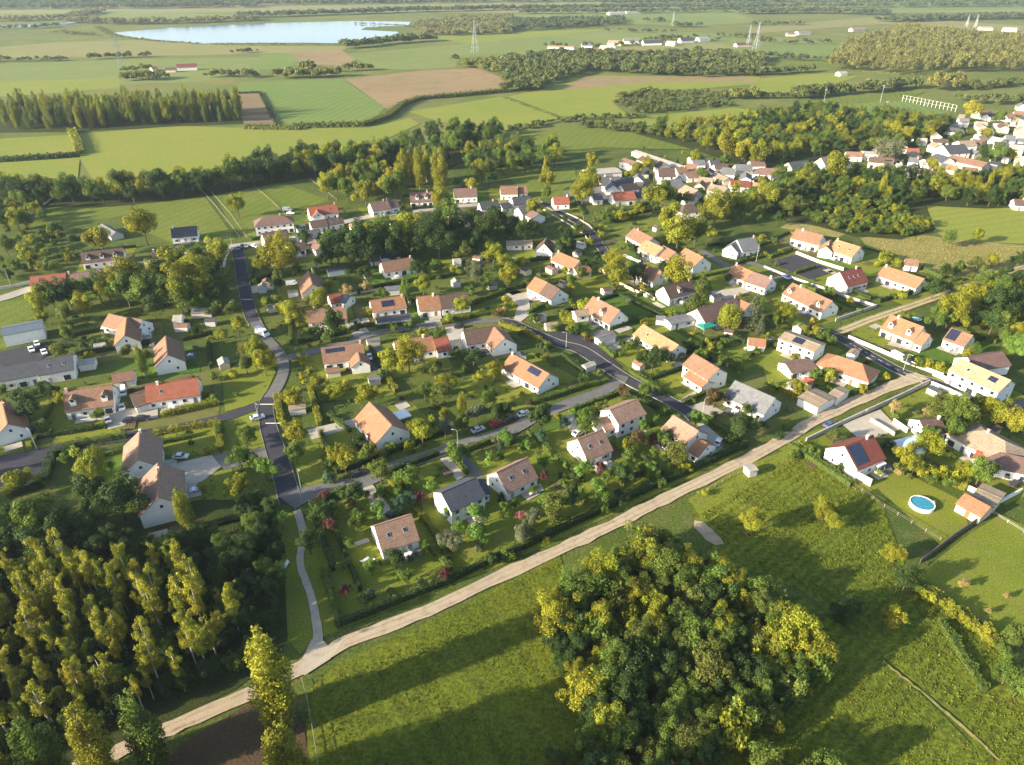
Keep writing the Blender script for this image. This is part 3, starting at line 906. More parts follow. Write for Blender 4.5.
for s in (0.75, -0.75):
    ribbon('path', offset(tc_, s), 0.45, G_RUT, ('upper' if s > 0 else 'lower') + ' wheel rut of the sandy gravel track', 'track', 0.1, ground=True, k=1)
patch('path', [(296, 672), (312, 640), (320, 638), (330, 648), (345, 640), (330, 660), (305, 676)], G_PATH, 'grey gravel mouth of the footpath', 'path')
ribbon('path', [(297, 511), (303, 533), (300, 562), (306, 582), (311, 596), (316, 620), (318, 640), (312, 656)], [2, 1.6, 1.6, 1.8, 2.4], G_PATH, 'winding pale footpath', 'path', 0.08)
GT = [(838, 333), (860, 324), (879, 317), (915, 305), (958, 290), (990, 279), (1045, 260)]
ribbon('path', GT, 4.2, G_DRY, 'grassy bed of the double track', 'track', 0.2)
c = smooth([at(*p) for p in GT], 6)
for s in (0.95, -0.95):
    ribbon('path', offset(c, s), 1.0, G_GRAVEL, ('upper' if s > 0 else 'lower') + ' wheel rut of the double track', 'track', 0.1, ground=True, k=1)
ribbon('path', [(883, 662), (905, 680), (930, 700), (965, 730), (1000, 762)], 0.5, G_DRY, 'thin bare footway through the meadow', 'path', 0.2)
# road markings
LEVEL[0] += 0.004
mk = MB()
c = smooth([at(*p) for p in [(850, 344), (871, 356), (903, 373), (937, 384), (972, 398)]], 8)
for i in range(0, len(c) - 1, 2):
    d = c[i + 1] - c[i]
    mk.box((c[i] + c[i + 1]) / 2 + Vector((0, 0, LEVEL[0] + 0.004)), (min(3.0, d.length), 0.14, 0.006), math.atan2(d.y, d.x))
setp(mk.build('road_marking', M_WHITE), 'white dashes along the dark road by the white walls', 'road marking', None, 'structure')
mk = MB()
for p in ((247, 300), (273, 424), (267, 405)):
    q = at(*p)
    mk.box(q + Vector((0, 0, LEVEL[0] + 0.004)), (4.4, 0.35, 0.006), 0.0)
setp(mk.build('road_marking', M_WHITE), 'pale crossing bars on the dark main road', 'road marking', None, 'structure')
# pitch lines
pl = MB()
P4 = [at(x, y) for x, y in ((840, 106), (902, 102.5), (945, 112.5), (872, 120))]
for a, b in list(zip(P4, P4[1:] + P4[:1])) + [((P4[0] + P4[3]) / 2, (P4[1] + P4[2]) / 2)]:
    d = b - a
    pl.box((a + b) / 2 + Vector((0, 0, LEVEL[0] + 0.05)), (d.length, 0.5, 0.02), math.atan2(d.y, d.x))
setp(pl.build('pitch_line', M_WHITE), 'white lines of the football pitch', 'pitch marking', None, 'structure')
# ---------------------------------------------------------------- houses
ROOF = {'brown': (0.2, 0.116, 0.076), 'orange': (0.25, 0.127, 0.072), 'red': (0.25, 0.082, 0.05), 'ochre': (0.27, 0.172, 0.092), 'dark': (0.1, 0.066, 0.055), 'purple': (0.15, 0.095, 0.082), 'slate': (0.062, 0.066, 0.08),
        'grey': (0.13, 0.135, 0.145), 'tan': (0.25, 0.195, 0.14), 'pale': (0.33, 0.3, 0.26), 'yellow': (0.3, 0.235, 0.15), 'deepred': (0.17, 0.052, 0.04), 'new': (0.255, 0.158, 0.116), 'bluegrey': (0.1, 0.125, 0.16), 'green': (0.02, 0.2, 0.14)}
WALLC = {'white': (0.78, 0.76, 0.71), 'cream': (0.66, 0.57, 0.42), 'grey': (0.5, 0.48, 0.46), 'stone': (0.5, 0.43, 0.33)}
HOUSES, BLOCKS = [], []


def frame_mesh(w, h, d=0.1):
    b = MB()
    t = 0.09
    for x in (-1, 1):
        b.box((x * (w / 2 - t / 2), 0, 0), (t, d, h))
    for z in (-1, 1):
        b.box((0, 0, z * (h / 2 - t / 2)), (w - 2 * t, d, t))
    return b.mesh('window', M_WHITE)


def pane_mesh(w, h):
    b = MB()
    b.box((0, 0, 0), (w - 0.16, 0.05, h - 0.16))
    b.box((0, 0.005, 0), (0.03, 0.06, h - 0.16))
    return b.mesh('pane', M_GLASS)


WIN = {k: (frame_mesh(*k), pane_mesh(*k)) for k in ((1.3, 1.25), (0.9, 1.1), (2.2, 2.1))}
DOOR = MB().box((0, 0, 0), (1.0, 0.1, 2.1)).box((0.35, 0.06, -0.05), (0.06, 0.06, 0.16)).mesh('door', M_WOOD)
GDOOR = MB().box((0, 0, 0), (2.5, 0.1, 2.1)).mesh('garage_door', M_PAINT)
for z in (-0.6, 0, 0.6):
    pass
SHUT = MB().box((0, 0, 0), (0.5, 0.06, 1.3)).mesh('shutter', M_WOOD)


def add_window(o, p, rz, k=(1.3, 1.25), shut=None):
    f, q = WIN[k]
    w = link('window', f, o, p, rz)
    link('pane', q, w)
    if shut:
        for s in (-1, 1):
            link('shutter', SHUT, w, (s * (k[0] / 2 + 0.28), 0, 0), 0, shut)


def block_geo(b):
    c, x1, y1, x2, y2, w, ev = b[:7]
    pitch = b[7] if len(b) > 7 else 38
    hip = b[8] if len(b) > 8 else 0
    rise = w / 2 * math.tan(R(pitch))
    zr = ev + rise
    a, q = at(*cpx(c, x1, y1), zr), at(*cpx(c, x2, y2), zr)
    d = (q - a)
    L = d.length + (w * 0.9 * hip)
    mid = (a + q) / 2
    mid.z = 0
    return mid, math.atan2(d.y, d.x), L, w, ev, rise, hip


def house(label, short, blocks, roof='brown', wall='white', name='house', cat='house', win=2, chim=1, sky=0, solar=None, dorm=(), group=None, shut=None, colors=None, garage=0, wcol=None):
    """blocks: (crop, ridge x1, y1, x2, y2, width, eaves height, pitch, hip); the ridge ends are pixels of the crop"""
    if short and not sky and not solar and not dorm and name == 'house' and roof not in ('slate', 'new', 'grey') and random.random() < 0.2:
        sky = random.choice((1, 2))
    if short and not shut and random.random() < 0.4:
        shut = random.choice(((0.3, 0.2, 0.13), (0.45, 0.46, 0.45), (0.16, 0.22, 0.3), (0.35, 0.14, 0.08), (0.5, 0.47, 0.4)))
    G0 = [block_geo(b) for b in blocks]
    BLOCKS.extend(G0)
    o = thing(name, G0[0][0], G0[0][1], label, cat, group)
    inv = (Matrix.Translation(G0[0][0]) @ Matrix.Rotation(G0[0][1], 4, 'Z')).inverted()
    wc = WALLC[wall]
    k = random.uniform(0.95, 1.03)
    wc = tuple(x * k for x in wc)
    for bi, (mid, ang, L, w, ev, rise, hip) in enumerate(G0):
        T = inv @ Matrix.Translation(mid) @ Matrix.Rotation(ang, 4, 'Z')
        la = ang - G0[0][1]
        rc = ROOF[colors[bi] if colors else roof]
        kk = random.uniform(0.92, 1.06)
        rc = tuple(x * kk for x in rc)
        x, y, zr = L / 2, w / 2, ev + rise
        wb = MB()
        if hip:
            wb.add([(-x, -y, -.2), (x, -y, -.2), (x, y, -.2), (-x, y, -.2), (-x, -y, ev), (x, -y, ev), (x, y, ev), (-x, y, ev)],
                   [(0, 1, 5, 4), (1, 2, 6, 5), (2, 3, 7, 6), (3, 0, 4, 7), (4, 5, 6, 7)], T)
        else:
            wb.add([(-x, -y, -.2), (x, -y, -.2), (x, y, -.2), (-x, y, -.2), (-x, -y, ev), (x, -y, ev), (x, y, ev), (-x, y, ev), (-x, 0, zr), (x, 0, zr)],
                   [(0, 1, 5, 4), (1, 2, 6, 9, 5), (2, 3, 7, 6), (3, 0, 4, 8, 7), (4, 5, 9, 8), (8, 9, 6, 7)], T)
        wb.build('wall', M_WALL, o, wc)
        # roof slabs with overhang
        rb = MB()
        tn = rise / y
        oe, og, th = (0.4, 0.25, 0.16) if name != 'shed' else (0.2, 0.15, 0.1)
        off = 0.04
        ze = ev - oe * tn + off
        if hip:
            hx = x - w * 0.45
            X, Y = x + oe, y + oe
            lo = [(-X, -Y, ze), (X, -Y, ze), (X, Y, ze), (-X, Y, ze)]
            hi = [(-X, -Y, ze + th), (X, -Y, ze + th), (X, Y, ze + th), (-X, Y, ze + th), (-hx, 0, zr + off + th), (hx, 0, zr + off + th)]
            rb.add(lo + hi, [(3, 2, 1, 0), (0, 1, 5, 4), (1, 2, 6, 5), (2, 3, 7, 6), (3, 0, 4, 7), (4, 5, 9, 8), (5, 6, 9), (6, 7, 8, 9), (7, 4, 8)], T)
        else:
            X, Y = x + og, y + oe
            for s in (-1, 1):
                vs = [(-X, 0, zr + off), (X, 0, zr + off), (X, s * Y, ze), (-X, s * Y, ze)]
                vs += [(a, b2, c2 + th) for a, b2, c2 in vs]
                fs = [(3, 2, 1, 0), (4, 5, 6, 7), (1, 2, 6, 5), (2, 3, 7, 6), (3, 0, 4, 7)]
                if s > 0:
                    fs = [f[::-1] for f in fs]
                rb.add(vs, [f[::-1] for f in fs], T)
            rb.box((0, 0, zr + off + th * 0.9), (2 * X, 0.3, 0.16), 0, T)      # ridge tiles
        ro = rb.build('roof', M_SHEET if roof in ('bluegrey',) else M_ROOF, o, rc)
        # which long side and which gable look at the camera
        M3 = Matrix.Rotation(ang, 3, 'Z')
        tocam = -mid
        front = 1 if (M3 @ Vector((0, 1, 0))).dot(tocam) > 0 else -1
        gab = 1 if (M3 @ Vector((1, 0, 0))).dot(tocam) > 0 else -1
        if chim and bi < chim:
            cx = (x - 0.7) * (-gab if bi == 0 else gab) * random.choice((1, 1, 0.6))
            if hip:
                cx *= 0.4
            ch = MB().box((cx, 0.25 * front, zr + 0.15), (0.65, 0.5, 1.7), 0, T).box((cx, 0.25 * front, zr + 1.05), (0.8, 0.65, 0.14), 0, T)
            ch.build('chimney', M_STONE, ro, (0.55, 0.4, 0.32) if random.random() < 0.6 else (0.7, 0.66, 0.6))

        def slope(u, v, up):
            return Vector(((u - 0.5) * L, front * v * y, zr + off + th - v * rise + up))

        if bi == 0 and not hip:
            sl = -front * math.atan2(rise, y)

            def panel(nm, u0, u1, v0, v1, m, up=0.03, th2=0.08, col=None):
                p = MB()
                q = [slope(u0, v0, up), slope(u1, v0, up), slope(u1, v1, up), slope(u0, v1, up)]
                q2 = [a + Vector((0, 0, th2)) for a in q]
                fs = [(0, 1, 2, 3), (7, 6, 5, 4), (1, 0, 4, 5), (2, 1, 5, 6), (3, 2, 6, 7), (0, 3, 7, 4)]
                if front < 0:
                    fs = [f[::-1] for f in fs]
                p.add(q + q2, fs, T)
                return p.build(nm, m, ro, col)

            for i in range(sky):
                u = (0.28, 0.72, 0.5)[i]
                f = panel('skylight', u - 0.45 / L, u + 0.45 / L, 0.42, 0.42 + 0.95 / y, M_STEEL, 0.0, 0.1)
                panel('skylight_pane', u - 0.36 / L, u + 0.36 / L, 0.42 + 0.09 / y, 0.42 + 0.86 / y, M_GLASS, 0.06, 0.07)
            if solar:
                n = max(1, round((solar[1] - solar[0]) * L / 1.1))
                for i in range(n):
                    uu = solar[0] + (solar[1] - solar[0]) * i / n
                    panel('solar_panel', uu, uu + (solar[1] - solar[0]) / n - 0.06 / L, solar[2], solar[3], M_SOLAR)
            for u in dorm:
                dx = (u - 0.5) * L
                ys, zt = front * y * 0.82, zr - 0.2 * rise
                yb = front * y * 0.25
                zb = zr - 0.82 * rise - 0.1
                vs = []
                for yy in (ys, yb):
                    vs += [(dx - 0.8, yy, zb), (dx + 0.8, yy, zb), (dx + 0.8, yy, zt - 0.6), (dx, yy, zt + 0.15), (dx - 0.8, yy, zt - 0.6)]
                fs = [(0, 1, 2, 3, 4), (9, 8, 7, 6, 5), (1, 6, 7, 2), (4, 9, 5, 0), (2, 7, 8, 3), (3, 8, 9, 4)]
                if front > 0:
                    fs = [f[::-1] for f in fs]
                dm = MB().add(vs, fs, T).build('dormer', M_WALL, ro, wc)
                dr = MB()
                for s in (-1, 1):
                    q = [(dx, ys + front * 0.15, zt + 0.2), (dx, yb, zt + 0.2), (dx + s * 1.0, yb, zt - 0.72), (dx + s * 1.0, ys + front * 0.15, zt - 0.72)]
                    q += [(a, b2, c2 + 0.12) for a, b2, c2 in q]
                    dr.add(q, [(0, 1, 2, 3), (7, 6, 5, 4), (0, 3, 7, 4), (3, 2, 6, 7), (2, 1, 5, 6)], T)
                dr.build('dormer_roof', M_ROOF, ro, rc)
                pw = MB().box((dx, ys + front * 0.02, zt - 0.75), (0.9, 0.08, 0.95), 0, T)
                pw.build('dormer_window', M_GLASS, ro)
        # openings
        if win:
            rzz = la + (0 if front > 0 else math.pi)
            n = max(1, int(L / (3.0 if win > 1 else 4.5)))
            dslot = random.randrange(n)
            for i in range(n):
                px_ = -x + (i + 0.5) * L / n
                if i == dslot and bi == 0:
                    link('door', DOOR, o, T @ Vector((px_, front * y, 1.06)), rzz, random.choice(((0.3, 0.12, 0.06), (0.12, 0.13, 0.15), (0.35, 0.33, 0.3))))
                elif garage and i == (0 if dslot else n - 1) and bi == len(blocks) - 1:
                    link('garage_door', GDOOR, o, T @ Vector((px_, front * y, 1.06)), rzz, (0.6, 0.58, 0.54))
                else:
                    kk2 = (1.3, 1.25) if random.random() < 0.72 or bi else (2.2, 2.1)
                    if ev < 2.3:
                        kk2 = (0.9, 1.1)
                    add_window(o, T @ Vector((px_, front * y, 1.5 if kk2[1] < 2 else 1.07)), rzz, kk2, shut)
                if ev > 4.2 and win:
                    add_window(o, T @ Vector((px_, front * y, ev - 1.15)), rzz, (1.3, 1.25), shut)
            grz = la + (-math.pi / 2 if gab > 0 else math.pi / 2)
            if win > 1:
                if not hip and rise > 2:
                    add_window(o, T @ Vector((gab * x, 0, ev + rise * 0.3)), grz, (0.9, 1.1))
                if w > 6:
                    add_window(o, T @ Vector((gab * x, y * 0.45, 1.5)), grz, (0.9, 1.1))
    HOUSES.append((o, short, label, G0[0][0].copy(), G0[0][2], G0[0][3]))
    return o


H = house
# ---- estate by the gravel track
H('new house with two skylights in its tiled roof, at the estate corner', 'the skylight house by the footpath', [('K', 490, 613, 630, 568, 9.2, 2.9, 40)], 'new', sky=2, chim=0)
H('two storey house with dark grey slate roof and side wing on the estate', 'the dark slate estate house', [('K', 752, 482, 884, 424, 8.6, 4.8, 33), ('K', 888, 440, 918, 430, 6, 3, 35)], 'slate', chim=0)
H('new tiled house with two skylights next to the slate one', 'the skylight house next to the slate one', [('L', -12, 402, 105, 345, 8.8, 3.0, 40)], 'new', sky=2, chim=0)
H('new tiled house with two skylights and its broad white gable to the lawn', 'the skylight house with broad gable', [('L', 306, 272, 402, 235, 9.4, 3.0, 40)], 'new', sky=2, chim=0)
H('tall two storey house with tiled roof and a lower sloping wing', 'the tall tiled house with low wing', [('L', 432, 157, 536, 116, 8.4, 5.0, 32), ('L', 388, 196, 440, 176, 6.6, 2.9, 30)], 'new', chim=0)
H('tiled house with a gabled lower wing beside the curved drive', 'the wing house at the track', [('L', 682, 180, 778, 240, 8.6, 4.6, 33), ('L', 782, 272, 818, 292, 8.0, 2.9, 30)], 'new', chim=0, colors=['new', 'orange'])
H('grey roofed bungalow with wide pale gable at the estate road end', 'the grey roofed bungalow', [('.', 735.5, 381, 775, 398.5, 10, 3.2, 35)], 'grey', win=2, chim=0)
H('two storey house with orange porch roof facing the estate road', 'the house with orange porch', [('.', 694, 354, 719, 369, 8.5, 4.8, 33), ('.', 690, 371, 708, 382, 5, 2.8, 25)], 'orange', chim=0, colors=['brown', 'orange'])
H('long L-shaped bungalow with solar array on its orange tile roof', 'the bungalow with rooftop solar array', [('.', 512, 354, 549, 374, 9.2, 2.8, 35)], 'ochre', solar=(0.55, 0.85, 0.1, 0.5), garage=1, colors=['orange'])
H('low bungalow with plain ochre roof beside the estate turning', 'the ochre roofed bungalow', [('G', 562, 568, 700, 648, 8.6, 2.8, 33)], 'ochre', chim=0, win=2)
H('long house with purple brown roof behind the green canopy', 'the purple roofed long house', [('e', 366, 378, 610, 300, 9.5, 3.0, 38), ('e', 625, 312, 700, 345, 8, 2.8, 35)], 'purple', colors=['purple', 'orange'])
H('grey white house with dark brown roof and dormer beside the big conifer', 'the dark roofed house by the conifer', [('e', 152, 235, 318, 192, 8.4, 3.2, 40)], 'dark', dorm=(0.45,))
H('white angled house with two chimneys and patched orange and brown roof', 'the angled white house', [('e', 612, 92, 718, 140, 8.2, 3.2, 38), ('e', 722, 142, 845, 182, 8.2, 3.2, 38)], 'orange', colors=['orange', 'purple'], chim=2)
H('very long white house with a chimney at each roof end', 'the long white house', [('I', 113, 405, 268, 476, 9.2, 3.2, 38)], 'brown', chim=1, dorm=(0.12, 0.85))
H('stepped terrace house with brown tile roof, topmost of its row', 'the upper terrace house', [('G', 527, 190, 600, 228, 9, 3.5, 35)], 'brown')
H('stepped terrace house with plain sandy roof, in the middle of its row', 'the sandy terrace house', [('G', 574, 236, 640, 266, 9, 3.5, 35)], 'ochre', chim=0)
H('stepped terrace house with brown roof, lowest of its row', 'the lowest terrace house', [('G', 640, 258, 690, 284, 9, 3.2, 35)], 'brown', chim=0)
H('house with pale orange roof below the stepped terrace', 'the pale orange roofed house', [('G', 728, 268, 798, 304, 10, 3.4, 36)], 'orange', chim=0, sky=1)
H('house with shaded brown roof behind the two bushy roadside trees', 'the brown roofed house behind the trees', [('G', 548, 322, 634, 362, 9, 3, 36)], 'brown')
H('white house with blue grey slate roof and tall front gable', 'the blue grey slate house', [('b', 302, 700, 412, 684, 10, 3.4, 38), ('b', 290, 712, 262, 735, 7, 3.4, 38)], 'grey', chim=1)
H('white gabled house with steep dark brown roof near the curved road', 'the steep dark gabled house', [('G', 184, 226, 172, 250, 8, 3.6, 45), ('G', 192, 238, 232, 246, 8, 3.4, 40)], 'dark', chim=0)
H('white house with glowing orange roof and low annexe by the curved road', 'the glowing orange roofed house', [('G', 228, 282, 312, 318, 8.2, 3, 36), ('G', 290, 345, 345, 334, 6, 2.6, 30)], 'orange')
H('two tone house, half orange half brown roof, with curved concrete drive', 'the two tone roofed house', [('G', 138, 382, 185, 402, 9, 3, 37), ('G', 187, 404, 236, 430, 9, 2.9, 37)], 'orange', colors=['orange', 'dark'], chim=0)
H('tan roofed house with brick dormer and chimney at the estate turning', 'the brick dormer house', [('G', 366, 458, 470, 512, 9.5, 2.9, 42), ('G', 292, 515, 340, 508, 5, 2.5, 25)], 'tan', dorm=(0.6,), colors=['brown', 'tan'])
H('pale long house with tan roof and lower end beyond the village street', 'the pale terrace by the paddock', [('d', 640, 233, 746, 231, 9.5, 3.5, 33), ('d', 752, 232, 802, 229, 9, 3, 33)], 'brown', chim=0)
H('white house with plain dark slate roof by the upper road bend', 'the slate house at the bend', [('d', 712, 306, 828, 292, 8.5, 3.4, 36)], 'slate', chim=0)
H('white house with small dark roofs and end chimney by the street', 'the white house with dark roofs', [('d', 505, 336, 620, 322, 7.5, 3.4, 36), ('d', 640, 345, 700, 335, 6, 2.8, 33)], 'slate')
H('house with red brown roof and front terrace, behind the street', 'the red brown house by the poplars', [('d', 342, 248, 485, 242, 9, 3.5, 38)], 'red', colors=['purple'])
H('white gabled house with dark mottled roof and dormers near the poplars', 'the mottled roof house', [('d', 62, 272, 205, 265, 9, 3, 42)], 'purple', dorm=(0.3, 0.7))
H('small house with vivid orange red roof where the upper road bends', 'the orange red house at the bend', [('d', 975, 300, 1072, 296, 8, 3, 36)], 'red')
H('grey low house half hidden under the dark garden trees', 'the hidden grey house', [('d', 362, 432, 442, 418, 7, 2.8, 20)], 'grey', win=1, chim=0)
H('long low garage building with open bays and pale flat roof', 'the long low garages', [('d', 680, 588, 840, 584, 6, 2.5, 10)], 'tan', win=2, chim=0, garage=1, name='outbuilding', cat='outbuilding')
# ---- middle left
H('low white bungalow with red brown roof below the dark tree clump', 'the low red bungalow', [('F', 515, 324, 634, 304, 8.5, 2.8, 36)], 'red', colors=['brown'])
H('cream walled house, gable end forward, with brown tiled roof', 'the cream gabled house', [('h', 690, 457, 716, 537, 9.5, 3, 38)], 'brown', 'cream', chim=0)
H('bungalow with rusty red roof behind a round dark tree', 'the rusty red bungalow', [('F', 222, 514, 372, 496, 8.4, 2.7, 36)], 'red', colors=['brown'])
H('small house with red and grey roof behind the rusty red bungalow', 'the small red and grey house', [('F', 308, 452, 352, 444, 6.5, 2.8, 36), ('F', 356, 452, 392, 458, 7, 2.8, 20)], 'red', colors=['red', 'grey'], chim=0)
H('orange roofed bungalow with two rows of small solar panels', 'the bungalow with small solar panels', [('F', 472, 474, 602, 456, 8.6, 3, 34)], 'orange', solar=(0.3, 0.68, 0.22, 0.75))
H('white house in two parts, orange roof and dark roof, above the lane', 'the two part house', [('F', 656, 460, 738, 451, 9, 3.2, 40), ('F', 742, 456, 852, 441, 8.6, 3.2, 38)], 'orange', colors=['orange', 'dark'])
H('house with small gabled wing and large dark solar panel on red roof', 'the house with big solar panel', [('F', 280, 660, 440, 638, 9, 3, 38), ('F', 424, 676, 432, 708, 6, 2.9, 36)], 'red', solar=(0.08, 0.55, 0.15, 0.42), colors=['brown', 'brown'])
H('white bungalow with red roof in two steps behind a spreading tree', 'the red stepped bungalow', [('F', 566, 634, 712, 611, 8.8, 3, 36), ('F', 720, 626, 774, 616, 8.6, 2.8, 34)], 'red', colors=['orange', 'red'])
H('white angled house with dark roof wrapped round a pale courtyard', 'the angled house with courtyard', [('F', 838, 592, 962, 574, 9, 3, 36), ('F', 960, 578, 1000, 622, 9, 3, 36)], 'dark', colors=['dark', 'brown'], chim=0)
H('big white house with hipped dark roof by the village junction', 'the hipped house by the junction', [('F', 50, 146, 128, 138, 10, 5, 30, 1)], 'purple', chim=1)
H('white gabled house with red brown roof on the street corner', 'the red brown corner house', [('h', 395, 216, 545, 190, 9, 4.2, 38)], 'dark', chim=1, colors=['purple'])
H('white house with bright red roof and small front gable', 'the bright red roofed house', [('h', 688, 48, 866, 26, 9, 3.6, 36), ('h', 742, 55, 752, 78, 6, 3.4, 38)], 'red')
H('small white cottage with dark roof by the street, first of two', 'the first dark roofed cottage', [('h', 700, 138, 800, 124, 7, 3, 33)], 'dark', chim=0)
H('small white cottage with dark roof and chimney, second of two', 'the second dark roofed cottage', [('h', 806, 122, 900, 106, 7, 3, 33)], 'dark')
H('white house with long purple roof beneath the hedgerow wood', 'the purple roofed white house', [('F', 470, 90, 540, 80, 9, 3.4, 36), ('F', 540, 82, 572, 76, 8, 3.4, 36)], 'purple')
H('tiny house with pyramid orange roof by the street', 'the tiny orange house', [('F', 412, 160, 428, 158, 6, 3, 40, 1)], 'orange', chim=0)
H('low house in shade with brown roof before the big conifers', 'the shaded brown house', [('F', 388, 206, 446, 196, 7, 2.8, 34)], 'dark', chim=0)
H('white house with small dark roofs half under the corner trees', 'the dark cottage under the corner tree', [('h', 560, 285, 655, 268, 7, 2.8, 33)], 'dark')
# ---- upper left
H('white house with blue slate roof by the paddock', 'the blue slate house', [('E', 672, 190, 770, 181, 9, 3.2, 36)], 'slate')
H('long white house with three white dormers in a dark roof', 'the three dormer house', [('E', 318, 285, 480, 266, 8.4, 3.2, 40)], 'dark', dorm=(0.15, 0.48, 0.8), chim=0)
H('white gabled house with chimney and dark roof among trees', 'the white gabled house in trees', [('E', 596, 282, 662, 272, 8, 3.8, 42)], 'dark')
H('red tiled end of the long roadside row', 'the red tiled row end', [('E', 120, 380, 256, 366, 8, 3.2, 33)], 'red', chim=0)
H('brown tiled middle house of the long roadside row', 'the brown row house', [('E', 264, 368, 382, 356, 8, 2.8, 33)], 'dark', colors=['purple'])
H('low dark slate end of the long roadside row', 'the low slate row end', [('E', 392, 352, 562, 326, 7, 2.6, 28)], 'dark', chim=0)
H('white pavilion with open arches under the corner trees', 'the arched white pavilion', [('E', 802, 302, 878, 298, 7, 3, 20)], 'grey', chim=0)
H('T-shaped house with sunlit orange roof slopes and white front gable', 'the T-shaped house', [('g', 808, 112, 795, 226, 8, 3.2, 38), ('g', 696, 90, 800, 114, 8, 3, 36), ('g', 820, 114, 908, 128, 8, 3, 36)], 'orange', colors=['orange', 'brown', 'purple'], chim=0)
H('house with half shaded tile roof and white gable with tiny window', 'the half shaded house', [('E', 650, 613, 657, 686, 9, 3.4, 38)], 'brown', chim=0)
H('long white hall with blue grey ribbed roof and roof lights', 'the blue grey hall', [('g', 12, 184, 264, 136, 8, 4.6, 14)], 'bluegrey', win=0, chim=0, name='hall', cat='barn')
H('long white barn with dark slate roof, by the asphalt yard', 'the long slate barn', [('g', -60, 440, 240, 386, 11, 3.6, 24)], 'slate', win=2, chim=0, name='barn', cat='barn')
H('shorter slate roofed barn with entrance porch and two roof lights', 'the slate barn with porch', [('g', 248, 386, 462, 350, 11, 3.6, 26)], 'slate', win=1, chim=0, sky=2, name='barn', cat='barn')
H('house with several orange and brown roof slopes below the slate barn', 'the many sloped house', [('J', 8, 122, 30, 212, 8.5, 3, 38), ('J', -60, 135, 8, 128, 8, 3, 36)], 'brown', colors=['orange', 'brown'], chim=1)
H('white house with two pointed white dormers in mottled brown roof', 'the two dormer house', [('J', 252, 84, 438, 58, 9.5, 3.2, 42)], 'brown', dorm=(0.18, 0.84), shut=(0.5, 0.5, 0.5))
H('long bungalow with bright orange roof and lower garage wing', 'the bright orange bungalow', [('J', 572, 62, 775, 33, 9, 3, 36), ('J', 512, 98, 572, 80, 7.5, 2.6, 33)], 'orange', colors=['red', 'brown'], garage=1)
H('small white garage with tiled roof at the drive end', 'the small tiled garage', [('J', 440, 16, 522, 2, 5.5, 2.6, 33)], 'brown', win=1, chim=0, name='garage', cat='garage', garage=1)
H('twin roofed house, upper half, with sunlit slope and shaded slope', 'the upper twin roofed house', [('J', 548, 242, 541, 352, 9.4, 3.4, 38)], 'new', chim=1)
H('twin roofed house, lower half, tall shaded gable above the birches', 'the lower twin roofed house', [('J', 618, 368, 622, 500, 10.4, 4.2, 38)], 'new', chim=1)
H('house with steep brown roof and glazed white veranda', 'the veranda house', [('K', 470, 127, 556, 217, 10.5, 3, 38)], 'brown', chim=0, colors=['orange'])
# ---- right side
H('white house with long brown roof at the dark courtyard', 'the courtyard house', [('I', 130, 192, 232, 218, 9.5, 3.6, 36)], 'brown')
H('white house with ochre roof, two chimneys and front wing', 'the ochre house with chimneys', [('I', 285, 235, 378, 264, 10, 3.6, 36), ('I', 262, 236, 245, 262, 6, 3.4, 36)], 'ochre', chim=2)
H('white house with wine red roof and tall bare gable', 'the wine red house', [('I', 298, 362, 378, 343, 10.5, 3.4, 40)], 'deepred', sky=3)
H('long bungalow with orange red roof beside the dry field', 'the orange bungalow by the dry field', [('I', 475, 338, 628, 388, 9, 3, 35)], 'orange')
H('small tiled outbuilding behind the orange bungalow', 'the small tiled outbuilding', [('I', 556, 310, 606, 316, 5.5, 2.6, 33)], 'brown', win=1, chim=0, name='outbuilding', cat='outbuilding')
H('large white house with two dormers and orange roof beside a pool', 'the large dormer house', [('I', 500, 530, 626, 578, 9.6, 3.2, 40), ('I', 622, 598, 650, 608, 8, 3, 36)], 'orange', dorm=(0.22, 0.78), shut=(0.5, 0.3, 0.2))
H('white house with half dark solar roof beyond the dormer house', 'the half solar house', [('I', 736, 582, 818, 610, 8.6, 3, 35)], 'brown', chim=0, solar=(0.02, 0.5, 0.05, 0.9))
H('long cream house with pale yellow roof, roof lights and one solar panel', 'the pale yellow roofed house', [('f', 615, 122, 932, 258, 9.5, 5, 30)], 'yellow', chim=0, sky=2, solar=(0.68, 0.84, 0.25, 0.6), wcol=1)
H('barn with purple brown roof behind the pale yellow roofed house', 'the purple brown barn', [('f', 662, 112, 880, 76, 9, 3.6, 30)], 'purple', win=0, chim=0, name='barn', cat='barn')
H('small two storey white house with flat pale roof and dark panel', 'the flat pale roofed house', [('I', 84, 598, 222, 648, 8.4, 4.6, 14)], 'tan', chim=0, solar=(0.33, 0.62, 0.1, 0.8))
H('small cottage with grey brown roof below the flat roofed house', 'the grey brown cottage', [('I', 86, 722, 184, 706, 7, 2.6, 22)], 'tan', chim=0, colors=['purple'])
H('white villa with hipped vivid orange roof near the track', 'the hipped orange villa', [('I', 288, 690, 385, 722, 10, 3.2, 30, 1)], 'orange', chim=0)
H('low white outbuilding with flat tan roof beside the gravel track', 'the flat tan outbuilding', [('M', 170, 84, 248, 122, 9, 2.8, 8), ('M', 276, 76, 314, 92, 7, 2.6, 8)], 'tan', win=1, chim=0, name='outbuilding', cat='outbuilding')
H('white gabled house with dark solar slab on red roof beside the meadow', 'the white gabled house by the meadow', [('M', 318, 300, 426, 258, 10.5, 3.6, 38)], 'deepred', solar=(0.03, 0.48, 0.08, 0.92), chim=1)
H('dark roofed cottage with tall white chimney among bushes', 'the dark cottage with white chimney', [('M', 612, 198, 690, 190, 7.5, 2.8, 30)], 'dark', chim=1)
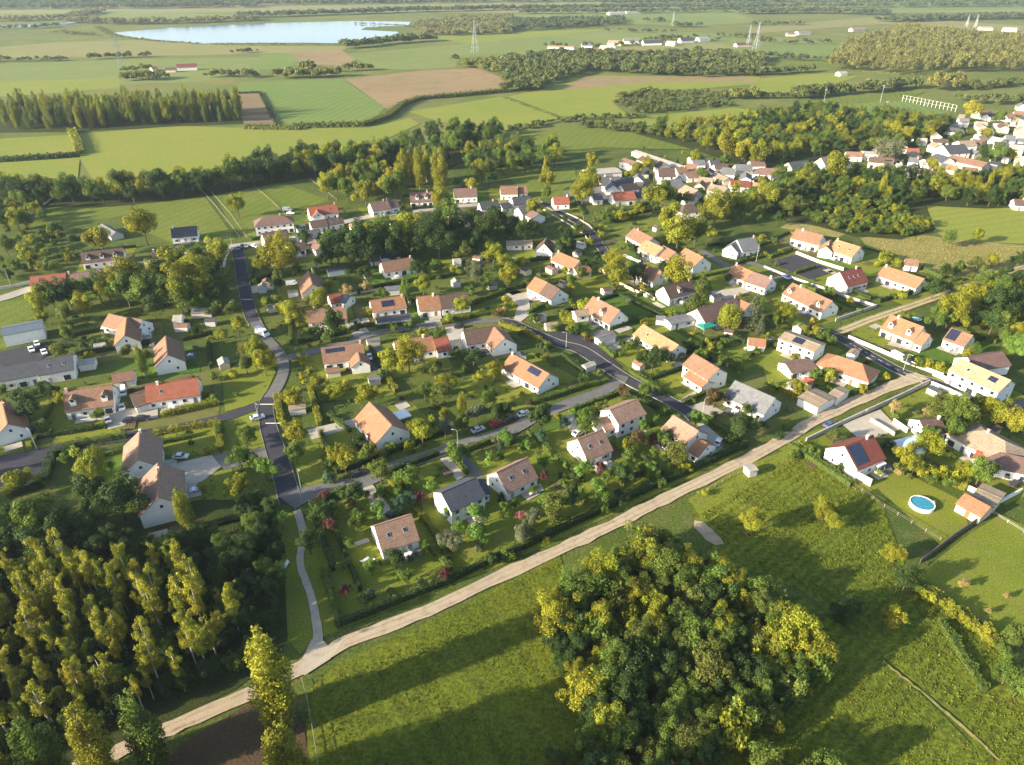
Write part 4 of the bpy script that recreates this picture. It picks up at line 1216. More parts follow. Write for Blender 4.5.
H('rambling house with hipped tan roof and red lower roof', 'the rambling tan roofed house', [('M', 868, 238, 945, 280, 13, 3.2, 24, 1), ('M', 838, 318, 925, 352, 5, 2.5, 18), ('M', 950, 330, 1040, 350, 9, 3, 25, 1)], 'tan', colors=['tan', 'red', 'purple'], chim=1)
H('small brick hut with bright orange roof at the pool garden end', 'the orange roofed hut', [('M', 790, 487, 885, 538, 6, 2.6, 28)], 'orange', 'stone', win=1, chim=0, name='outbuilding', cat='outbuilding')
H('tiny tiled hut beside the square lawn', 'the tiny tiled hut', [('e', 695, 560, 800, 572, 5.5, 2.3, 28)], 'orange', win=1, chim=0, name='outbuilding', cat='outbuilding', colors=['orange'])
H('pale roofed garden workshop in front of the purple roofed house', 'the pale workshop', [('e', 175, 448, 325, 418, 5.5, 2.4, 12)], 'grey', win=1, chim=0, name='outbuilding', cat='outbuilding')
H('small grey garden shed next to the pale workshop', 'the grey garden shed', [('e', 105, 420, 165, 425, 4, 2, 22)], 'grey', 'grey', win=0, chim=0, name='shed', cat='shed')
H('low grey shed in the yard at the estate turning', 'the low yard shed', [('G', 385, 622, 440, 605, 4, 2.2, 15)], 'grey', win=0, chim=0, name='shed', cat='shed')
H('dark flat carport in front of the small solar bungalow', 'the dark carport', [('F', 495, 548, 630, 532, 5, 2.3, 5)], 'slate', win=0, chim=0, name='shed', cat='carport')
H('dark garden shed above the cream gabled house', 'the dark garden shed', [('F', 302, 348, 372, 338, 5, 2.2, 15)], 'slate', win=0, chim=0, name='shed', cat='shed')
H('grey shed beside the low red bungalow path', 'the grey path shed', [('F', 528, 420, 585, 415, 4.5, 2.3, 20)], 'grey', 'grey', win=0, chim=0, name='shed', cat='shed')
H('dark blue shed behind the low red bungalow', 'the dark blue shed', [('F', 512, 296, 585, 288, 5, 2.4, 15)], 'slate', win=0, chim=0, name='shed', cat='shed')
H('white tent roofed shed between the hedges', 'the white tent shed', [('E', 680, 532, 715, 530, 5, 2.4, 25)], 'pale', win=0, chim=0, name='shed', cat='shed')
H('low glasshouse with orange brown end next to the tent shed', 'the low glasshouse', [('E', 752, 508, 828, 502, 4.5, 2.2, 20)], 'grey', 'stone', win=0, chim=0, name='shed', cat='greenhouse')
H('white flat shelter beside the slate barn', 'the white shelter', [('g', 505, 398, 604, 384, 4.5, 2.2, 5)], 'pale', win=0, chim=0, name='shed', cat='shelter')
H('rounded grey tunnel shed behind the three dormer house', 'the grey tunnel shed', [('E', 400, 172, 455, 205, 6, 2.2, 28)], 'grey', 'grey', win=0, chim=0, name='shed', cat='shed')
H('little grey hut on the verge of the gravel track', 'the little grey hut', [('L', 970, 383, 1000, 376, 2.8, 2.2, 15)], 'pale', 'grey', win=0, chim=0, name='shed', cat='hut')
H('tiny white garden shed on the sunny green', 'the tiny white shed', [('a', 606, 540, 628, 548, 3, 2.1, 30)], 'dark', win=0, chim=0, name='shed', cat='shed')
H('dark roofed pergola shed with planted flat roof by the long fence', 'the planted roof shed', [('M', 840, 465, 930, 505, 7, 2.6, 4)], 'tan', 'grey', win=0, chim=0, name='shed', cat='shed')
H('small brick coloured kiosk beside the tan house yard', 'the brick kiosk', [('M', 160, 30, 195, 38, 4, 2, 22)], 'red', 'stone', win=0, chim=0, name='shed', cat='shed')
H('small pink roofed hut in the gardens above the lane', 'the pink roofed hut', [('d', 470, 668, 515, 672, 4.5, 2.3, 22)], 'brown', win=0, chim=0, name='shed', cat='shed')
H('white caravan shaped shed in the gardens above the lane', 'the white garden cabin', [('d', 340, 700, 385, 696, 4, 2.3, 10)], 'pale', win=0, chim=0, name='shed', cat='shed')

# ---- upper village: label, ridge, width, eaves, pitch, roof
for lab, b, rf, wl in (
    ('very long low pale roofed shed at the edge of the village fields', ('a', 482, 66, 785, 166, 7, 2.8, 12), 'pale', 'grey'),
    ('wide flat roofed tan building beside the upper village', ('a', 165, 200, 372, 184, 12, 4.2, 6), 'pale', 'white'),
    ('big dark slate house behind the red roofed one', ('a', 278, 232, 470, 243, 12, 3.6, 33), 'slate', 'white'),
    ('grey gabled front wing before the big dark slate house', ('a', 318, 248, 340, 290, 8, 3, 35), 'grey', 'white'),
    ('house with orange tan roof between slate and red roofs', ('a', 388, 287, 482, 272, 8, 3.2, 33), 'brown', 'white'),
    ('white house with clear red roof above the sunny green', ('a', 332, 338, 468, 326, 9, 3.4, 35), 'red', 'white'),
    ('small grey roofed cottage beside the large bright tree', ('a', 206, 346, 262, 342, 7, 3, 33), 'grey', 'white'),
    ('house with black brown roof and bright white gable', ('a', 624, 182, 730, 180, 9, 5, 40), 'dark', 'white'),
    ('broad grey slate roofed house with pale side slope', ('a', 642, 262, 768, 248, 11, 4, 33), 'grey', 'white'),
    ('pale tan roofed cottage below the grey slate house', ('a', 800, 288, 880, 322, 9, 3, 28), 'tan', 'stone'),
    ('orange tan lean roof house above the dark tower house', ('a', 790, 345, 868, 356, 8, 2.8, 26), 'orange', 'white'),
    ('tall white tower house with dark pyramid roof', ('a', 798, 412, 838, 408, 9, 6, 30, 1), 'dark', 'white'),
    ('brown roofed house behind the black brown one', ('a', 736, 178, 800, 172, 8, 3.4, 33), 'brown', 'white'),
    ('orange roofed house at the meadow edge of the village', ('a', 808, 150, 872, 154, 9, 3.2, 33), 'brown', 'white'),
    ('small dark grey house by the round bright trees', ('b', 124, 192, 186, 190, 8, 3, 33), 'slate', 'white'),
    ('white house with pale grey roof and bare gable', ('b', 206, 240, 290, 246, 9, 4, 33), 'grey', 'white'),
    ('tan grey roofed house in front of three bright trees', ('b', 288, 220, 390, 220, 9, 4, 33), 'grey', 'cream'),
    ('wide hipped house with mottled brown roof', ('b', 462, 240, 562, 250, 11, 3.4, 28, 1), 'purple', 'white'),
    ('long low house with deep red brown roof', ('b', 258, 320, 388, 326, 9, 3, 30), 'deepred', 'white'),
    ('low tan and ochre roofed house beside the red brown one', ('b', 398, 332, 480, 350, 8, 2.8, 28), 'ochre', 'white'),
    ('ochre roofed end house against the thicket trees', ('b', 474, 352, 552, 360, 8, 2.8, 28), 'ochre', 'cream'),
    ('long pale roofed outbuilding running to the tall white house', ('b', 168, 272, 246, 308, 7, 3, 25), 'tan', 'cream'),
    ('tall white house with tan roof above the orchard trees', ('b', 132, 346, 240, 366, 9, 5, 28), 'tan', 'white'),
    ('dark roofed rambling house below the old trees', ('b', 628, 208, 752, 194, 9, 3.6, 33), 'slate', 'stone'),
    ('house with bright white pointed gable and tan roof', ('b', 835, 178, 908, 164, 9, 4, 42), 'tan', 'white'),
    ('pale roofed house beside the white pointed gable', ('b', 926, 172, 1008, 192, 9, 3.4, 33), 'pale', 'white'),
    ('tan roofed cottage half hidden below the pointed gable', ('b', 748, 244, 830, 250, 8, 3, 30), 'tan', 'stone'),
    ('tan house between pale outbuilding and long shed', ('b', 60, 300, 150, 310, 7, 3, 28), 'tan', 'cream'),
    ('low white house with grey roof against the village trees', ('c', -6, 328, 88, 332, 9, 4.5, 10), 'pale', 'white'),
    ('small white house alone among the upper trees', ('c', 345, 242, 402, 246, 8, 3, 25), 'pale', 'white'),
    ('small slate house in the upper trees', ('c', 250, 222, 312, 224, 8, 2.6, 25), 'slate', 'white'),
    ('slate roofed house beside the long orange hall', ('c', 462, 340, 545, 366, 11, 4, 30), 'slate', 'white'),
    ('largest dark slate building in the upper village', ('c', 505, 290, 638, 282, 15, 4.5, 28), 'slate', 'white'),
    ('long hall with orange brown roof in the upper village', ('c', 562, 352, 788, 400, 10, 3.8, 26), 'brown', 'cream'),
    ('orange tan house below the slate roofed one', ('c', 384, 378, 468, 368, 10, 3, 28), 'orange', 'white'),
    ('pale long house behind the largest slate building', ('c', 600, 262, 700, 258, 10, 3.8, 28), 'tan', 'white'),
    ('brown roofed house behind the long orange hall', ('c', 696, 250, 772, 256, 10, 3.2, 28), 'purple', 'stone'),
    ('white gabled house with dark slate roof above the leaning poplars', ('c', 380, 446, 452, 450, 10, 4, 38), 'slate', 'white'),
    ('white and grey cottage by the slate gabled house', ('c', 268, 438, 338, 434, 8, 3, 28), 'grey', 'white'),
    ('grey low house in the crowded upper cluster', ('c', 290, 366, 350, 372, 8, 3, 28), 'grey', 'white'),
    ('small red roofed house in the crowded upper cluster', ('c', 272, 308, 350, 312, 8, 3, 28), 'red', 'white'),
    ('white cottage before the crowded upper cluster', ('c', 205, 404, 245, 408, 6, 3, 20), 'pale', 'white'),
    ('white bungalow between the upper lawns', ('c', 716, 138, 785, 142, 9, 3.2, 20), 'pale', 'white'),
    ('white house with grey roof near the upper garden trees', ('c', 822, 234, 895, 248, 10, 3.6, 28), 'pale', 'white'),
    ('grey slate house between white houses of the upper edge', ('c', 904, 224, 966, 228, 10, 4, 33), 'grey', 'white'),
    ('big bright white house at the edge of the upper village', ('c', 970, 200, 1050, 206, 12, 5, 25), 'pale', 'white'),
    ('white house below the big bright one', ('c', 956, 286, 1020, 292, 10, 4, 30), 'pale', 'white'),
    ('narrow white house beside the upper garden trees', ('c', 902, 340, 942, 346, 7, 4, 25), 'pale', 'white'),
    ('white corner house beside the leaning poplars', ('c', 972, 356, 1030, 362, 9, 3.6, 25), 'pale', 'white'),
    ('flat slate roofed shop beside the long orange hall', ('c', 795, 390, 868, 402, 9, 3.4, 8), 'slate', 'grey'),
    ('tan roofed cottage in front of the long orange hall', ('c', 526, 412, 600, 420, 9, 2.8, 25), 'ochre', 'cream'),
    ('brown cottage with white walls below the long orange hall', ('c', 642, 428, 722, 434, 9, 3, 28), 'brown', 'white'),
    ('dark tan farmhouse behind the pale open field', ('c', 956, 632, 1024, 636, 8, 2.8, 30), 'dark', 'white'),
    ('white house at the top edge of the upper village', ('c', 992, 130, 1050, 136, 11, 4, 28), 'pale', 'white'),
    ('long tan roofed shed by the upper lawns', ('c', 845, 150, 912, 148, 7, 2.8, 15), 'tan', 'cream'),
    ('tan house beside the golden tree near the pitch', ('c', 608, 92, 648, 96, 9, 3, 28), 'tan', 'white'),
    ('low tan house at the end of the far village row', ('c', 725, 72, 800, 66, 10, 3.2, 28), 'brown', 'cream'),
    ('pale house with brown roof in the far village row', ('c', 895, 88, 952, 86, 10, 3.4, 28), 'brown', 'white'),
    ('white house behind the far village row', ('c', 945, 112, 990, 116, 10, 3.2, 28), 'tan', 'white'),
    ('brown roofed house at the far village corner', ('c', 958, 72, 1024, 76, 10, 3.4, 28), 'brown', 'white'),
    # far away
    ('white farmhouse with red brown roof below the lake', ('A', 692, 252, 770, 249, 10, 4, 33), 'deepred', 'white'),
    ('small farm shed with brown roof next to the white farmhouse', ('A', 590, 262, 612, 260, 9, 3, 30), 'brown', 'stone'),
    ('brown barn close by the white farmhouse', ('A', 650, 265, 688, 264, 8, 3, 30), 'dark', 'stone'),
    ('long white shed row in the far fields', ('C', 425, 47, 490, 45, 14, 4, 20), 'pale', 'white'),
    ('second white shed in the far fields', ('C', 492, 44, 548, 42, 12, 4, 20), 'pale', 'white'),
    ('long cream wall house at the hamlet end', ('C', 190, 178, 292, 182, 9, 3, 20), 'tan', 'white'),
    ('grey house by the hamlet end', ('C', 320, 168, 362, 168, 11, 3, 33), 'grey', 'white'),
    ('white house with broad front in the hamlet', ('C', 395, 178, 455, 182, 12, 3.5, 30), 'pale', 'white'),
    ('tan roofed house in the hamlet middle', ('C', 425, 158, 478, 160, 12, 3.5, 33), 'tan', 'white'),
    ('white house with grey roof in the hamlet middle', ('C', 485, 150, 545, 150, 12, 4, 33), 'grey', 'white'),
    ('dark roofed house in the hamlet', ('C', 560, 158, 630, 156, 12, 3.6, 33), 'slate', 'white'),
    ('small white house at the hamlet path', ('C', 655, 160, 690, 162, 10, 3.5, 33), 'pale', 'white'),
    ('dark gabled house at the hamlet trees', ('C', 705, 148, 755, 146, 12, 3.6, 36), 'slate', 'white'),
    ('white house at the very end of the hamlet', ('C', 775, 145, 818, 142, 12, 4, 33), 'pale', 'white'),
    ('long barn of the hamlet by the second pylon', ('C', 925, 168, 985, 166, 10, 3.5, 28), 'dark', 'stone'),
    ('white farm roof beyond the pale plantation', ('D', 175, 116, 222, 114, 12, 3.5, 25), 'tan', 'white'),
    ('grey barn by the white farm', ('D', 138, 122, 170, 122, 10, 3.5, 25), 'grey', 'stone'),
    ('tan farmhouse above the pale plantation', ('D', 378, 104, 425, 102, 11, 3.5, 28), 'tan', 'cream'),
    ('white shed by the far right pylons'.replace(' right', ''), ('D', 858, 100, 905, 100, 11, 3.5, 25), 'pale', 'white'),
    ('white house at the far woodland edge', ('D', 945, 102, 1000, 104, 12, 3.8, 28), 'pale', 'white'),
    ('small pale building at the plantation foot', ('D', 330, 268, 358, 266, 8, 3, 25), 'pale', 'white'),
):
    d = py_of(block_geo(b)[0])
    H(lab, None, [b], rf, wl, chim=1 if d > 150 and random.random() < 0.5 else 0, win=1 if d > 140 else 0)


# ---- small outbuildings that crowd the yards, and the garden plots round the houses
def free_of_houses(p, r):
    for m_, a, L, w_, *_r in BLOCKS:
        d = Vector((p[0] - m_.x, p[1] - m_.y))
        if abs(d.x) + abs(d.y) < 50:
            u, v = d.x * math.cos(a) + d.y * math.sin(a), -d.x * math.sin(a) + d.y * math.cos(a)
            if abs(u) < L / 2 + r and abs(v) < w_ / 2 + r:
                return False
    for line, w_ in ROADS:
        for q0, q1 in zip(line, line[1:]):
            if abs(q0.x - p[0]) + abs(q0.y - p[1]) < 60:
                d = q1 - q0
                t_ = max(0, min(1, ((p[0] - q0.x) * d.x + (p[1] - q0.y) * d.y) / (d.x ** 2 + d.y ** 2 + 1e-9)))
                if (p[0] - q0.x - d.x * t_) ** 2 + (p[1] - q0.y - d.y * t_) ** 2 < (w_ + r) ** 2:
                    return False
    return True


SMALL = []


def small_building(p, L, w_, ev, pitch, rf, wl, ang, nm, cat, win):
    z = ev + w_ / 2 * math.tan(R(pitch))
    dx, dy = math.cos(ang) * L / 2, math.sin(ang) * L / 2
    a, b = (p[0] - dx, p[1] - dy, z), (p[0] + dx, p[1] + dy, z)
    o = house('', None, [('.', px_of(a), py_of(a), px_of(b), py_of(b), w_, ev, pitch)], rf, wl, nm, cat, win, 0)
    HOUSES.pop()
    SMALL.append((o, {'slate': 'slate grey', 'dark': 'dark brown', 'tan': 'tan', 'pale': 'pale', 'red': 'red', 'brown': 'brown', 'grey': 'grey', 'ochre': 'ochre', 'orange': 'orange', 'purple': 'purple brown'}[rf] + ' roofed ' + cat, Vector((p[0], p[1], 0))))


for poly, n, big in (([(590, 190), (640, 160), (700, 165), (760, 170), (800, 178), (790, 195), (720, 195), (640, 205)], 16, 1), ([(905, 165), (930, 140), (960, 125), (1024, 108), (1040, 160), (960, 178)], 22, 1), ([(850, 160), (900, 150), (930, 170), (890, 178)], 10, 1),
                     ([(200, 258), (330, 232), (420, 218), (520, 210), (540, 222), (400, 236), (260, 268)], 12, 1),
                     ([(0, 330), (100, 285), (240, 262), (420, 262), (560, 240), (700, 255), (850, 320), (1000, 395), (1020, 470), (900, 460), (820, 400), (700, 380), (560, 400), (400, 440), (200, 440), (40, 420)], 44, 0)):
    pg = [tuple(at(x, y)[:2]) for x, y in poly]
    k = 0
    for p in pick_points(pg, 900):
        if k >= n or not free_of_houses(p, 5.5 if big else 3.2):
            continue
        k += 1
        near = min(BLOCKS, key=lambda b: (b[0].x - p[0]) ** 2 + (b[0].y - p[1]) ** 2)
        ang = near[1] + random.choice((0, math.pi / 2)) + random.uniform(-0.08, 0.08)
        if big:
            small_building(p, random.uniform(7, 13), random.uniform(6, 8.5), random.uniform(2.8, 4.2), random.uniform(25, 36), random.choice(('slate', 'dark', 'tan', 'grey', 'brown', 'grey', 'slate', 'purple')), random.choice(('white', 'white', 'cream', 'stone')), ang, 'village_house', 'village house', 1)
        else:
            small_building(p, random.uniform(2.8, 5), random.uniform(2.4, 3.4), random.uniform(1.9, 2.2), random.uniform(12, 28), random.choice(('slate', 'dark', 'tan', 'grey', 'pale', 'brown')), random.choice(('grey', 'stone', 'cream', 'white')), ang, 'shed', 'garden shed', 0)
PLOTS = []
LM = (G_LAWN, G_LAWN, ground_mat('worn_lawn', (0.1, 0.115, 0.03), (0.135, 0.125, 0.045), (0.075, 0.1, 0.022), s=(0.05, 0.3, 2.5), bump=0.4, fine=0.4), ground_mat('lush_lawn', (0.06, 0.115, 0.018), (0.075, 0.13, 0.02), (0.095, 0.12, 0.025), s=(0.05, 0.3, 2.5), bump=0.4, fine=0.35))
BED = ground_mat('garden_soil', (0.1, 0.075, 0.045), (0.13, 0.1, 0.06), (0.07, 0.08, 0.025), s=(0.15, 0.8, 3), rows=(0, 0.9, 0.25), bump=0.8, fine=0.4)
for i, h in enumerate([h for h in HOUSES if h[1] and h[4] > 7 and h[5] > 6.5 and not h[0].name.startswith(('hall', 'barn'))]):
    o, q, L, w_ = h[0], h[3], h[4], h[5]
    ox, oy = random.uniform(-3, 3), random.uniform(-5, 5)
    X, Y = L / 2 + random.uniform(3, 7), w_ / 2 + random.uniform(7, 12)
    z = 0.008 + 0.001 * (i % 70)
    m_ = MB().add([(ox - X, oy - Y, 0), (ox + X, oy - Y, 0), (ox + X, oy + Y, 0), (ox - X, oy + Y, 0)], [(0, 1, 2, 3)])
    g = m_.build('lawn', LM[i % 4], None, None, (q.x, q.y, z), o.rotation_euler[2])
    setp(g, 'garden plot of grass round ' + h[1], 'lawn', None, 'structure')
    M3 = Matrix.Rotation(o.rotation_euler[2], 3, 'Z')
    sd = 1 if (M3 @ Vector((0, 1, 0))).dot(-q) > 0 else -1
    c_ = Vector((q.x, q.y, 0)) + M3 @ Vector((random.uniform(-L / 5, L / 5), sd * (w_ / 2 + 1.7), 0))
    pw, ph = random.uniform(2, 3.5), 1.6
    g = MB().add([(-pw, -ph, 0), (pw, -ph, 0), (pw, ph, 0), (-pw, ph, 0)], [(0, 1, 2, 3)]).build('terrace', random.choice((G_CONC, G_CONC, G_LANE)), None, None, (c_.x, c_.y, LEVEL[0] + 0.006), o.rotation_euler[2])
    setp(g, 'paved terrace along ' + h[1], 'terrace', None, 'structure')
    PLOTS.append((q, M3, ox, oy, X, Y, sd, c_))
    for k in range(2):
        bx, by = ox + random.choice((-1, 1)) * (X - 2.5), oy + random.uniform(-Y + 3, Y - 3)
        w2, h2 = random.uniform(1, 2), random.uniform(1.5, 3.5)
        c_ = Vector((q.x, q.y, 0)) + Matrix.Rotation(o.rotation_euler[2], 3, 'Z') @ Vector((bx, by, 0))
        if free_of_houses(c_, 2.5):
            g = MB().add([(-w2, -h2, 0), (w2, -h2, 0), (w2, h2, 0), (-w2, h2, 0)], [(0, 1, 2, 3)]).build('flower_bed', random.choice((BED, BED, G_CONC)), None, None, (c_.x, c_.y, LEVEL[0] + 0.004), o.rotation_euler[2])
            setp(g, ('first' if k == 0 else 'second') + ' small bed in the garden of ' + h[1], 'bed', None, 'structure')
